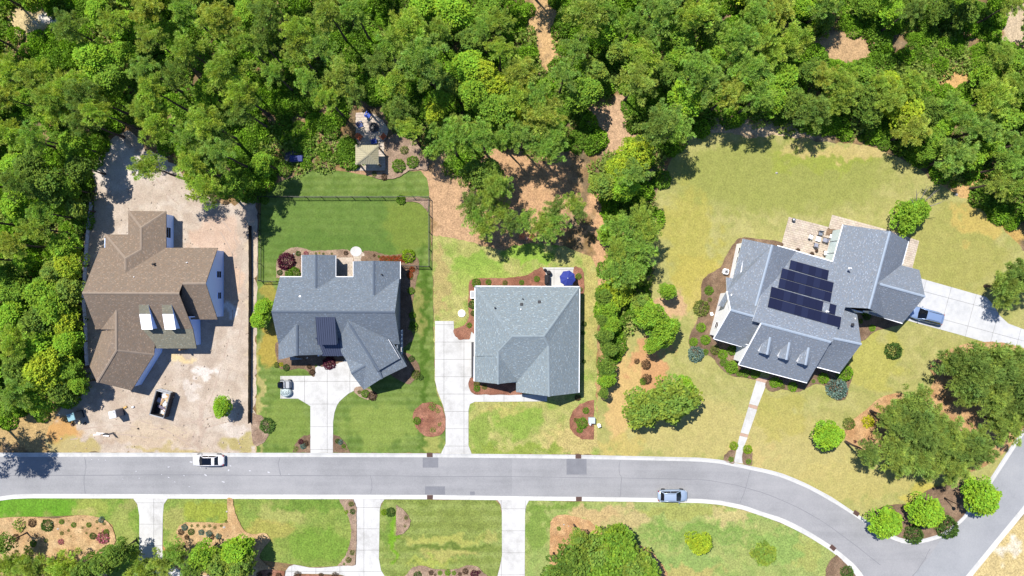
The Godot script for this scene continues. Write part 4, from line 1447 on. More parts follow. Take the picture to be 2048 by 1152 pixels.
func beds() -> void:
	# mulch and straw
	frame(500, 470, 5.008)
	bed("mulch_bed", pts2([262, 290, 290, 230, 340, 170, 410, 130, 480, 120, 560, 140, 620, 158, 760, 152, 860, 148, 960, 145, 1010, 170, 1040, 210, 1040, 270, 880, 280, 640, 420, 300, 430, 268, 400]), "taupe")
	bed("mulch_bed", pts2([1140, 165, 1200, 160, 1270, 170, 1350, 195, 1440, 200, 1520, 185, 1600, 180, 1680, 230, 1690, 300, 1690, 380, 1670, 440, 1640, 600, 1620, 760, 1600, 900, 1640, 1020, 1600, 1080, 1480, 1080, 1480, 300, 1140, 290]), "brown")
	frame(500, 650, 4.4316)
	bed("mulch_bed", pts2([245, 150, 225, 220, 240, 300, 250, 370, 340, 400, 420, 385, 500, 400, 540, 448, 575, 448, 582, 350, 640, 370, 760, 345, 830, 318, 840, 270, 700, 200, 400, 200]), "brown")
	bed("mulch_bed", pts2([1340, 240, 1420, 260, 1470, 310, 1505, 380, 1495, 450, 1440, 500, 1390, 520, 1240, 430, 1260, 300]), "brown")
	bed("mulch_bed", pts2([915, 580, 985, 642, 1060, 660, 1120, 650, 1110, 600, 1060, 570, 980, 540]), "taupe")
	bed("mulch_bed", pts2([536, 970, 480, 980, 430, 1015, 400, 1060, 378, 1128, 536, 1130]), "brown", false)
	bed("mulch_bed", pts2([738, 970, 790, 985, 835, 1030, 870, 1090, 888, 1130, 738, 1130]), "brown", false)
	bed("mulch_bed", pts2([10, 800, 60, 790, 110, 810, 170, 880, 175, 950, 140, 1020, 90, 1060, 30, 1050]), "taupe")
	bed("mulch_circle", pts2([1445, 830, 1450, 770, 1490, 720, 1550, 690, 1620, 690, 1690, 720, 1720, 780, 1735, 850, 1730, 920, 1690, 970, 1600, 990, 1530, 970, 1470, 900]), "red")
	frame(860, 470, 5.008)
	bed("mulch_bed", pts2([385, 600, 390, 490, 420, 445, 500, 432, 640, 432, 760, 428, 880, 418, 980, 395, 1060, 350, 1128, 328, 1134, 520, 460, 530, 460, 960, 415, 968, 400, 1030, 370, 1046, 290, 1044, 245, 1000, 240, 945, 300, 920, 360, 880, 390, 820, 380, 700]), "red")
	bed("mulch_bed", pts2([1438, 328, 1490, 325, 1530, 350, 1542, 420, 1542, 580, 1490, 580, 1440, 520]), "red")
	frame(860, 680, 5.008)
	bed("mulch_bed", pts2([445, 362, 415, 368, 390, 420, 396, 490, 430, 530, 480, 545, 700, 546, 920, 546, 925, 515, 860, 500, 860, 410, 640, 400, 445, 380]), "red")
	bed("mulch_bed", pts2([1645, 600, 1580, 608, 1500, 640, 1430, 710, 1395, 800, 1400, 880, 1440, 940, 1520, 990, 1640, 996, 1640, 800]), "red", false)
	# the rotated house
	frame(1380, 580, 4.8)
	bed("mulch_bed", [Vector2(1482, 476), Vector2(1466, 488), Vector2(1450, 515), Vector2(1440, 535), Vector2(1412, 552), Vector2(1402, 570), Vector2(1402, 590), Vector2(1394, 640), Vector2(1380, 668), Vector2(1378, 690), Vector2(1390, 710), Vector2(1420, 712), Vector2(1440, 735), Vector2(1460, 750), Vector2(1490, 755), Vector2(1512, 758), Vector2(1512, 740), Vector2(1500, 690), Vector2(1500, 560), Vector2(1560, 498), Vector2(1560, 484), Vector2(1520, 478)], "brown")
	bed("mulch_bed", [Vector2(1532, 762), Vector2(1532, 776), Vector2(1545, 783), Vector2(1565, 778), Vector2(1590, 784), Vector2(1608, 778), Vector2(1630, 768), Vector2(1650, 772), Vector2(1660, 790), Vector2(1675, 800), Vector2(1692, 795), Vector2(1698, 770), Vector2(1706, 745), Vector2(1690, 725), Vector2(1640, 730), Vector2(1600, 755), Vector2(1550, 745)], "brown")
	bed("mulch_bed", [Vector2(1700, 610), Vector2(1760, 630), Vector2(1800, 645), Vector2(1790, 652), Vector2(1750, 662), Vector2(1728, 680), Vector2(1716, 678), Vector2(1712, 640)], "brown")
	bed("mulch_bed", [Vector2(1655, 456), Vector2(1674, 461), Vector2(1670, 472), Vector2(1650, 470)], "brown", false)
	frame(1024, 880, 4)
	bed("mulch_bed", pts2([1790, 75, 1740, 80, 1700, 120, 1690, 160, 1730, 180, 1775, 185, 1780, 120]), "brown")
	bed("mulch_bed", pts2([1850, 80, 1915, 90, 1920, 150, 1910, 200, 1870, 195, 1840, 170]), "brown")
	frame(1536, 880, 4)
	bed("mulch_island", [Vector2(1744, 1044), Vector2(1758, 1016), Vector2(1790, 1008), Vector2(1815, 1007), Vector2(1835, 992), Vector2(1862, 976), Vector2(1900, 968), Vector2(1936, 968), Vector2(1950, 985), Vector2(1934, 1020), Vector2(1910, 1046), Vector2(1878, 1067), Vector2(1846, 1076.5), Vector2(1823, 1079), Vector2(1801, 1075), Vector2(1770, 1062)], "brown", true, 0.3)
	bed("mulch_bed", [Vector2(1712, 1160), Vector2(1650, 1162), Vector2(1650, 1140), Vector2(1658, 1122), Vector2(1672, 1108), Vector2(1690, 1126), Vector2(1704, 1141)], "brown", false)
	bed("pine_straw", [Vector2(1690, 880), Vector2(1694, 850), Vector2(1730, 820), Vector2(1760, 795), Vector2(1800, 785), Vector2(1840, 790), Vector2(1868, 760), Vector2(1858, 735), Vector2(1880, 712), Vector2(1920, 690), Vector2(2000, 685), Vector2(2080, 720), Vector2(2060, 830), Vector2(1990, 920), Vector2(1900, 950), Vector2(1800, 940), Vector2(1720, 900)], "orange")
	bed("pine_straw", [Vector2(-40, 1045), Vector2(0, 1036), Vector2(60, 1033), Vector2(110, 1036), Vector2(160, 1030), Vector2(200, 1034), Vector2(222, 1050), Vector2(232, 1075), Vector2(226, 1095), Vector2(210, 1130), Vector2(200, 1180), Vector2(-40, 1180)], "straw")
	bed("pine_straw", [Vector2(455, 998), Vector2(466, 998), Vector2(470, 1020), Vector2(480, 1045), Vector2(492, 1062), Vector2(510, 1068), Vector2(530, 1066), Vector2(540, 1080), Vector2(520, 1115), Vector2(560, 1160), Vector2(360, 1140), Vector2(352, 1075), Vector2(358, 1053), Vector2(375, 1044), Vector2(420, 1044), Vector2(450, 1045), Vector2(456, 1030)], "straw")
	bed("pine_straw", [Vector2(1098, 1150), Vector2(1100, 1060), Vector2(1102, 1042), Vector2(1115, 1030), Vector2(1140, 1030), Vector2(1180, 1042), Vector2(1200, 1060), Vector2(1260, 1080), Vector2(1310, 1110), Vector2(1320, 1165), Vector2(1098, 1165)], "orange")
	frame(512, 880, 4)
	bed("mulch_bed", pts2([665, 472, 780, 472, 805, 540, 806, 800, 795, 1000, 655, 1004, 720, 920, 755, 820, 765, 720, 745, 620, 700, 540]), "taupe", false)
	bed("mulch_bed", pts2([1122, 515, 1170, 545, 1215, 595, 1237, 640, 1225, 700, 1180, 745, 1122, 762]), "taupe", false)
	bed("mulch_bed", [Vector2(813, 1160), Vector2(817, 1145), Vector2(826, 1134), Vector2(845, 1130), Vector2(870, 1137), Vector2(912, 1137), Vector2(932, 1130), Vector2(952, 1131), Vector2(964, 1142), Vector2(968, 1160)], "taupe")
	bed("mulch_bed", [Vector2(512, 1160), Vector2(520, 1140), Vector2(545, 1138), Vector2(570, 1142), Vector2(568, 1160)], "red", false)
	bed("mulch_bed", [Vector2(586, 1160), Vector2(590, 1150), Vector2(600, 1148), Vector2(680, 1150), Vector2(694, 1156), Vector2(696, 1165)], "red", false)
	frame(500, 200, 3.84)
	bed("mulch_bed", pts2([1190, 780, 1240, 778, 1300, 790, 1340, 830, 1366, 862, 1376, 760, 1300, 745, 1200, 750]), "taupe", false)
	bed("mulch_bed", pts2([1030, 330, 1060, 300, 1120, 260, 1250, 290, 1320, 380, 1370, 460, 1360, 540, 1300, 535, 1220, 545, 1150, 590, 1050, 610, 960, 600, 930, 560, 1040, 540]), "taupe")

	# bushes round house two
	frame(500, 470, 5.008)
	bush("plum", 571, 523, 16.5, "large round plum-leaved bush behind the blue-roofed house", "shrub")
	bush("green", 587, 546, 12, "long green shrub below the plum bush", "shrub")
	bush("green", 577, 547, 8, "smaller green shrub left of the long green shrub", "shrub")
	bush("dark", 559, 545, 5.5, "small dark shrub at the left end of the plum bush's bed", "shrub")
	bush("dark", 596, 507, 5, "low dark plant right of the plum bush", "shrub")
	bush_row([["pink", 560, 185, 24], ["olive", 660, 185, 14], ["yellow", 695, 180, 12], ["olive", 735, 188, 14], ["olive", 820, 188, 12], ["brown", 960, 180, 24], ["brown", 1245, 205, 15], ["green", 1290, 215, 14]], "small plant in the bed behind the blue-roofed house, %s from the left", "small plants behind the blue-roofed house")
	bush_row([["red", 1330, 240, 34], ["red", 1385, 240, 32], ["red", 1440, 240, 36], ["red", 1500, 240, 36], ["red", 1545, 255, 22]], "flowering azalea at the blue-roofed house's back corner, %s from the left", "red azaleas behind the blue-roofed house", "flowering_shrub")
	bush("lime", fx + 1585 / fs, fy + 210 / fs, 13, "bright lime-yellow shrub at the back right corner of the blue-roofed house", "shrub")
	bush_row([["red", 1622, 345, 30], ["red", 1600, 400, 32], ["olive", 1610, 430, 20]], "flowering bush below the lime shrub, %s from the top", "coral bushes beside the blue-roofed house", "flowering_shrub")
	bush_row([["green", 1612, 560, 36], ["green", 1625, 805, 34], ["green", 1638, 910, 40]], "round shrub along the blue-roofed house's right side, %s from the top", "round shrubs on the right side of the blue-roofed house")
	frame(500, 650, 4.4316)
	bush("plum", fx + 700 / fs, fy + 340 / fs, 12.5, "low plum-leaved bush in front of the metal-roofed porch", "shrub", "", 0.7)
	bush_row([["olive", 235, 355, 26], ["yellow", 275, 350, 20], ["dark", 320, 378, 30], ["brown", 525, 370, 22], ["brown", 550, 420, 28]], "small shrub in the front left bed of the blue-roofed house, %s from the left", "front left shrubs of the blue-roofed house")
	bush_row([["sparse", 1445, 20, 40], ["dark", 1430, 300, 28], ["olive", 1470, 440, 40], ["dark", 1510, 465, 26]], "shrub in the bed off the blue-roofed house's garage side, %s from the top", "shrubs right of the garage wing")
	bush_row([["olive", 968, 595, 18], ["green", 1020, 610, 36], ["brown", 1080, 630, 40]], "shrub at the garage corner by the curved driveway, %s from the left", "shrubs at the garage corner")
	bush_row([["sparse", 405, 1098, 24], ["plum", 450, 1035, 24], ["brown", 490, 1050, 28], ["blue", 470, 1075, 28]], "plant in the bed left of the blue-roofed house's driveway mouth, %s from the left", "plants left of the driveway mouth")
	bush_row([["dark", 775, 1030, 22], ["blue", 800, 1040, 24], ["green", 830, 1075, 20], ["sparse", 850, 1095, 18]], "plant in the bed right of the blue-roofed house's driveway mouth, %s from the left", "plants right of the driveway mouth")
	bush("dark", fx + 150 / fs, fy + 895 / fs, 15, "spreading dark green shrub beside the end of the black silt fence", "shrub", "", 0.6)
	bush_row([["sparse", 1615, 725, 34], ["sparse", 1665, 760, 24], ["green", 1480, 850, 34], ["sparse", 1680, 880, 20], ["sparse", 1620, 930, 26], ["pink", 1525, 835, 12]], "plant in the round red mulch circle, %s from the top", "plants in the round mulch circle")
	# house three
	frame(860, 470, 5.008)
	bush_row([["green", 462, 478, 44], ["green", 586, 472, 30], ["olive", 752, 480, 27], ["green", 918, 475, 27], ["green", 1070, 440, 30]], "round shrub behind the grey-roofed house, %s from the left", "round shrubs behind the grey-roofed house")
	bush_row([["green", 1488, 415, 32], ["olive", 1508, 545, 24]], "shrub right of the navy parasol, %s from the top", "shrubs right of the parasol")
	bush_row([["dark", 420, 700, 38], ["dark", 430, 785, 26], ["green", 393, 905, 28]], "round shrub along the left wall of the grey-roofed house, %s from the top", "round shrubs left of the grey-roofed house")
	frame(860, 680, 5.008)
	bush_row([["olive", 470, 440, 34], ["green", 470, 485, 34], ["olive", 545, 470, 28]], "leafy shrub under the left front gable of the grey-roofed house, %s from the left", "shrubs under the left front gable")
	bush_row([["dark", 1545, -160, 24], ["dark", 1535, -70, 20], ["dark", 1540, 215, 20], ["brown", 1480, 580, 30]], "shrub on the right side of the grey-roofed house, %s from the back", "shrubs right of the grey-roofed house")
	bush_row([["green", 1562, 708, 34], ["olive", 1460, 800, 24], ["green", 1525, 835, 56], ["green", 1500, 900, 34]], "shrub in the half-round mulch bed by the utility box, %s from the top", "shrubs beside the utility box")
	# rotated house, left and front
	frame(1380, 580, 4.8)
	bush_row([["green", 185, 5, 44], ["olive", 190, 92, 24], ["olive", 118, 175, 76], ["bright", 110, 360, 46], ["bright", 152, 480, 48], ["bright", 35, 500, 42], ["olive", 240, 580, 46], ["green", 150, 595, 30], ["bright", 315, 618, 48], ["green", 408, 582, 46], ["green", 328, 695, 40], ["bright", 402, 745, 62], ["green", 475, 800, 32], ["green", 535, 800, 40], ["green", 628, 800, 50]], "clipped shrub round the rotated house's left front, %s from the back", "clipped shrubs left and front of the rotated house")
	bush("blue", fx + 65 / fs, fy + 618 / fs, 15, "silvery blue conifer shrub at the left front corner of the rotated house", "shrub")
	bush_row([["bright", 815, 890, 50], ["bright", 860, 895, 36], ["olive", 888, 925, 26], ["bright", 988, 930, 46], ["green", 1185, 875, 20], ["bright", 1285, 850, 52]], "clipped shrub right of the rotated house's front walk, %s from the left", "clipped shrubs right of the front walk")
	bush("blue", fx + 1425 / fs, fy + 945 / fs, 20, "silvery blue conifer shrub at the right front corner of the rotated house", "shrub")
	bush("bright", fx + 1495 / fs, fy + 800 / fs, 16, "leafy bright green shrub beside the right blue conifer", "shrub", "", 1.2)
	bush_row([["dark", 1700, 250, 40], ["green", 1640, 300, 24], ["green", 1690, 200, 50]], "shrub in the shaded recess by the rotated house's garage, %s from the back", "shrubs in the shaded recess")
	bush("bright", 1745, 656, 7, "small bright shrub at the mulch edge below the garage wing", "shrub")
	frame(1024, 880, 4)
	bush_row([["lime", 1778, 50, 33], ["lime", 1888, 78, 36], ["green", 1752, 155, 23], ["green", 1893, 172, 24]], "clipped ball shrub at the front walk's street end, %s from the top", "clipped balls at the street end of the front walk")
	frame(0, 0, 1)
	bush("dark", 1790, 702, 16, "dark round tree-like shrub alone on the right front lawn", "shrub", "", 1.3)
	bush("brown", 1293, 730, 9.5, "dark brown leafless-looking shrub in the tan patch, the larger one", "shrub")
	bush("brown", 1274, 723, 5.5, "dark brown shrub in the tan patch, the smaller one", "shrub")
	bush("brown", 1294, 759, 10, "brown shrub just above the pair of round lawn trees", "shrub")
	bush("green", 1287, 763, 7, "small green shrub beside the brown shrub above the lawn trees", "shrub")
	bush("olive", 1699.5, 848.5, 12, "round olive shrub in orange pine straw right of the bright tree", "shrub")
	bush("yellow", 1737.5, 844, 12.5, "bright yellow shrub in the orange pine straw", "shrub")
	bush("plum", 1724, 882.5, 4.5, "small plum shrub in orange straw, the right one", "shrub")
	bush("plum", 1710, 883, 3.8, "small plum shrub in orange straw, the left one", "shrub")
	bush("dark", 1830, 1071, 18, "smaller dark round tree at the tip of the corner island", "shrub", "", 1.3)
	bush("dark", 1897.5, 1057, 21, "dark spiky round shrub at the right of the corner island", "shrub", "", 1.3)
	bush("dark", 1695, 1146, 13, "dark shrub in the mulch bed inside the curved kerb", "shrub")
	# bottom left beds
	frame(0, 1020, 7.877)
	bush_row([["sparse", 290, 240, 100], ["brown", 500, 210, 70], ["dark", 730, 250, 95], ["green", 970, 185, 45], ["olive", 1085, 170, 24], ["green", 1160, 235, 45], ["brown", 1310, 155, 24], ["olive", 1300, 275, 28], ["green", 1398, 235, 44], ["olive", 1528, 185, 32], ["blue", 1595, 160, 48], ["olive", 1640, 215, 32], ["olive", 1535, 285, 26], ["olive", 972, 365, 38], ["olive", 1082, 320, 30], ["olive", 1245, 352, 22], ["olive", 1365, 362, 28], ["olive", 1122, 412, 24], ["dark", 1462, 412, 56], ["green", 1672, 350, 50], ["brown", 490, 345, 22], ["brown", 580, 410, 32], ["dark", 728, 480, 36], ["green", 520, 530, 55], ["brown", 240, 440, 65]], "small shrub in the lower left straw bed, %s from the left", "shrubs in the lower left straw bed")
	bush("pink", 204, 1076, 12.5, "bright pink azalea in the lower left straw bed", "flowering_shrub")
	bush("pink", 122, 1084, 6.5, "small pink azalea at the middle of the lower left straw bed", "flowering_shrub")
	frame(340, 1000, 10.24)
	bush_row([["olive", 447, 525, 42], ["olive", 570, 518, 40], ["olive", 700, 545, 40], ["olive", 810, 525, 42], ["olive", 920, 562, 44], ["olive", 1055, 525, 40], ["olive", 1158, 448, 40], ["dark", 430, 655, 72], ["blue", 300, 560, 70], ["brown", 225, 660, 70], ["blue", 640, 660, 64], ["blue", 800, 690, 72], ["blue", 995, 750, 66], ["brown", 340, 760, 56], ["brown", 850, 750, 70], ["brown", 1180, 735, 30]], "small shrub in the bed by the orange path, %s from the left", "shrubs in the straw bed by the orange path")
	frame(512, 880, 4)
	bush_row([["olive", 760, 512, 24], ["lime", 725, 575, 18], ["dark", 772, 572, 24], ["brown", 785, 650, 7], ["brown", 787, 690, 10], ["green", 785, 745, 10], ["brown", 783, 810, 7], ["olive", 770, 900, 24], ["olive", 740, 960, 26], ["green", 705, 990, 14]], "plant in the strip bed left of the lower middle driveway, %s from the street", "plants left of the lower middle driveway")
	bush_row([["lime", 1025, 580, 24], ["dark", 1075, 580, 36]], "shrub on lawn right of the lower middle driveway, %s from the left", "shrubs right of the lower middle driveway")
	bush_row([["olive", 1200, 622, 20], ["olive", 1165, 645, 10], ["olive", 1190, 688, 16]], "small plant in the half-moon mulch bed, %s from the top", "plants in the half-moon bed")
	frame(800, 1100, 11.378)
	bush_row([["dark", 400, 575, 95], ["brown", 705, 515, 70], ["brown", 800, 565, 48], ["bright", 910, 520, 62], ["bright", 1085, 520, 75], ["bright", 1225, 520, 60], ["brown", 1360, 550, 60], ["brown", 1490, 490, 80], ["plum", 1690, 550, 95], ["plum", 1800, 500, 50]], "shrub at the bottom edge in the lower lawn's bed, %s from the left", "shrubs at the bottom edge of the lower lawn")
	frame(512, 880, 4)
	bush_row([["brown", 25, 1080, 26], ["brown", 110, 1080, 22], ["brown", 180, 1085, 28], ["brown", 330, 1085, 30], ["brown", 520, 1090, 24], ["brown", 630, 1088, 28]], "shrub along the bottom edge by the curved path, %s from the left", "reddish shrubs by the curved path")
	frame(1070, 1020, 10.47)
	bush("green", fx + 500 / fs, fy + 388 / fs, 4.8, "small round green shrub near the rocks in the oak's straw bed", "shrub")
	bush("olive", fx + 370 / fs, fy + 368 / fs, 2.4, "tiny olive shrub at the left edge of the oak's straw bed", "shrub")
	bush("brown", fx + 540 / fs, fy + 145 / fs, 1.8, "tiny brown plant at the top of the oak's straw bed", "shrub")
	# pavilion bed and back fence
	frame(500, 200, 3.84)
	bush("green", fx + 1140 / fs, fy + 505 / fs, 13.5, "round green shrub right of the pavilion, the largest of three", "shrub")
	bush("green", fx + 1248 / fs, fy + 475 / fs, 12.5, "round green shrub right of the pavilion, the rightmost of three", "shrub")
	bush("olive", fx + 1185 / fs, fy + 385 / fs, 9, "round green shrub right of the pavilion, the uppermost of three", "shrub")
	bush("green", fx + 1158 / fs, fy + 765 / fs, 9.5, "green shrub against the back fence near its right end", "shrub")
	bush("olive", fx + 955 / fs, fy + 570 / fs, 6, "low olive plant below the pavilion's right corner", "shrub")
	bush("brown", fx + 1030 / fs, fy + 590 / fs, 7, "low brown plant right below the pavilion", "shrub")
	bush("green", fx + 110 / fs, fy + 770 / fs, 8, "green shrub at the back fence's left corner", "shrub")
	frame(0, 0, 1)

func yard_trees() -> void:
	frame(0, 0, 1)
	var y := func(kind: String, x: float, yy: float, r: float, v: int, hgt: float, label: String) -> void: tree(kind, x, yy, r, v, hgt, label)
	# front lawns
	y.call("leaf", 1286, 819, 44, 4, 6.2, "round green tree, left of the touching pair on the tan front lawn")
	y.call("leaf", 1344, 803, 52, 4, 7.0, "round green tree, right of the touching pair on the tan front lawn")
	y.call("leaf", 1371, 774, 23, 2, 4.2, "small bright tree touching the lawn pair at its upper right")
	y.call("leaf", 1660, 870, 31, 2, 4.4, "bright green round tree alone left of the orange pine straw")
	y.call("leaf", 1774, 1048, 33, 2, 5.0, "bright round tree on the corner island, the left one of three")
	y.call("leaf", 1853, 1027, 35, 2, 5.2, "bright round tree on the corner island, the middle one of three")
	y.call("leaf", 1961, 995, 38, 2, 5.6, "bright round tree on the corner island, the right one of three")
	y.call("leaf", 1400, 1088, 22, 5, 3.2, "yellow-green young tree on the lower right lawn")
	y.call("leaf", 1531, 1110, 25, 4, 3.4, "olive young tree on the lower right lawn, nearer the curve")
	y.call("leaf", 1815, 430, 34, 0, 4.6, "lone leafy tree with bare white branches behind the rotated house")
	y.call("leaf", 1838, 418, 24, 0, 4.6, "smaller crown beside the lone tree behind the rotated house")
	var dead: Node3D = tree_list[-1].o
	for b in [[-1.4, 5.4, -2.6], [-0.2, 6.0, -3.1], [1.3, 5.6, -2.5], [2.6, 4.8, -0.8], [-2.2, 5.2, -1.4], [0.6, 5.0, -1.6]]:
		var e := Vector3(b[0], b[1], b[2])
		var st := st_new()
		tube_to(st, [Vector3(0, 2.4, 0), e * 0.6 + Vector3(0.15, 1.0, 0), e], [0.09, 0.06, 0.015], 5)
		tube_to(st, [e * 0.7 + Vector3(0.1, 0.75, 0), e * 0.9 + Vector3(0.7, 0.5, -0.4)], [0.04, 0.01], 4)
		put("bare_branch", done(st), M.bark_pale, dead)
	y.call("pine", 2014, 572, 42, 10, 6.0, "dense dark evergreen above the right end of the upper right driveway")
	y.call("pine", 2046, 556, 36, 12, 6.0, "dark evergreen at the picture's right edge beside the driveway evergreen")
	y.call("leaf", 443, 816, 21, 2, 3.6, "small bright tree standing alone on the sandy lot")
	y.call("leaf", 528, 614, 20, 2, 4.0, "small green tree left of the blue-roofed house, the upper of two")
	y.call("leaf", 516, 638, 19, 2, 4.0, "small green tree left of the blue-roofed house, the lower of two")
	y.call("leaf", 1300, 632, 34, 0, 5.5, "irregular green tree on the tan lawn, its upper left crown")
	y.call("leaf", 1328, 660, 34, 0, 5.5, "irregular green tree on the tan lawn, its lower right crown")
	y.call("leaf", 1306, 690, 17, 0, 5.0, "small crown at the bottom of the irregular lawn tree")
	y.call("leaf", 1334, 582, 18, 0, 4.5, "narrow bright tree just above the irregular lawn tree")
	y.call("leaf", 1282, 605, 20, 4, 4.5, "pale thin tree above left of the irregular lawn tree")
	# the big evergreens at the right
	var k := 0
	for t in [[1826, 812, 42], [1782, 836, 34], [1830, 860, 56], [1868, 850, 36], [1788, 908, 46], [1738, 905, 24], [1836, 914, 46], [1895, 885, 52], [1940, 900, 46], [1955, 880, 26], [1908, 932, 40], [1945, 745, 62], [1990, 720, 52], [1985, 795, 50], [2030, 760, 54], [1930, 782, 30], [2010, 845, 46], [2046, 810, 40], [1910, 730, 30]]:
		y.call("pine", t[0], t[1], t[2], 10 + k % 3, 6.0 + (k % 3) * 0.8, "")
		k += 1
	# the lower oak
	for t in [[1195, 1105, 46], [1235, 1095, 44], [1150, 1125, 40], [1265, 1130, 44], [1205, 1145, 50], [1120, 1140, 34], [1155, 1076, 18], [1290, 1150, 34], [1245, 1160, 40]]: y.call("leaf", t[0], t[1], t[2], [3, 4, 1][k % 3], 6.5, ""); k += 1
	# the bottom left pines and broadleaves
	for t in [["pine", 25, 1128, 42, 0], ["pine", 70, 1140, 44, 5], ["pine", 130, 1138, 42, 2], ["leaf", 170, 1150, 36, 3], ["leaf", 235, 1105, 30, 3], ["leaf", 205, 1125, 30, 3], ["pine", 290, 1140, 42, 0], ["pine", 330, 1125, 36, 5], ["pine", 352, 1105, 30, 1], ["leaf", 405, 1112, 34, 0], ["leaf", 440, 1130, 36, 4], ["leaf", 472, 1100, 34, 2], ["leaf", 478, 1132, 34, 4], ["leaf", 385, 1140, 26, 3], ["leaf", 5, 1090, 22, 3]]: y.call(t[0], t[1], t[2], t[3] * 0.95, t[4], (3.6 if t[0] == "pine" else 6.0), "")
	# the line of small trees between the grey-roofed house and the rotated house
	for t in [[1246, 452, 40, 0], [1280, 438, 36, 2], [1232, 498, 32, 0], [1262, 545, 38, 4], [1286, 498, 36, 0], [1300, 462, 26, 4], [1258, 500, 26, 1], [1222, 540, 26, 2], [1235, 585, 30, 0], [1214, 592, 22, 2], [1216, 618, 22, 0], [1222, 650, 24, 4], [1212, 672, 20, 0], [1218, 700, 19, 2], [1212, 735, 22, 2], [1214, 762, 20, 0], [1208, 787, 12, 4], [1205, 640, 14, 2], [1212, 470, 22, 2]]: y.call("pine" if t[2] > 25 and t[1] < 560 else "leaf", t[0], t[1], t[2] * 0.95, ([0, 3, 1, 5][int(t[0]) % 4] if t[2] > 25 else [3, 1, 0, 3][int(t[1]) % 4]), (7.5 if t[2] > 25 and t[1] < 560 else 3.4), "")
	# the pines on the straw island behind the grey-roofed house
	for t in [["pine", 955, 432, 32, 1], ["pine", 940, 408, 26, 3], ["pine", 978, 392, 30, 0], ["pine", 1000, 425, 28, 0], ["pine", 968, 456, 28, 0], ["leaf", 958, 348, 36, 3], ["leaf", 985, 345, 26, 3], ["pine", 1002, 372, 24, 1], ["pine", 1020, 445, 24, 3], ["pine", 1050, 440, 24, 1], ["pine", 1082, 452, 30, 0], ["pine", 1112, 440, 28, 1], ["pine", 1148, 405, 24, 0], ["pine", 1112, 412, 22, 3], ["pine", 1158, 425, 18, 3], ["pine", 1100, 466, 22, 1]]: y.call(t[0], t[1], t[2], t[3], t[4], 7.5, "")

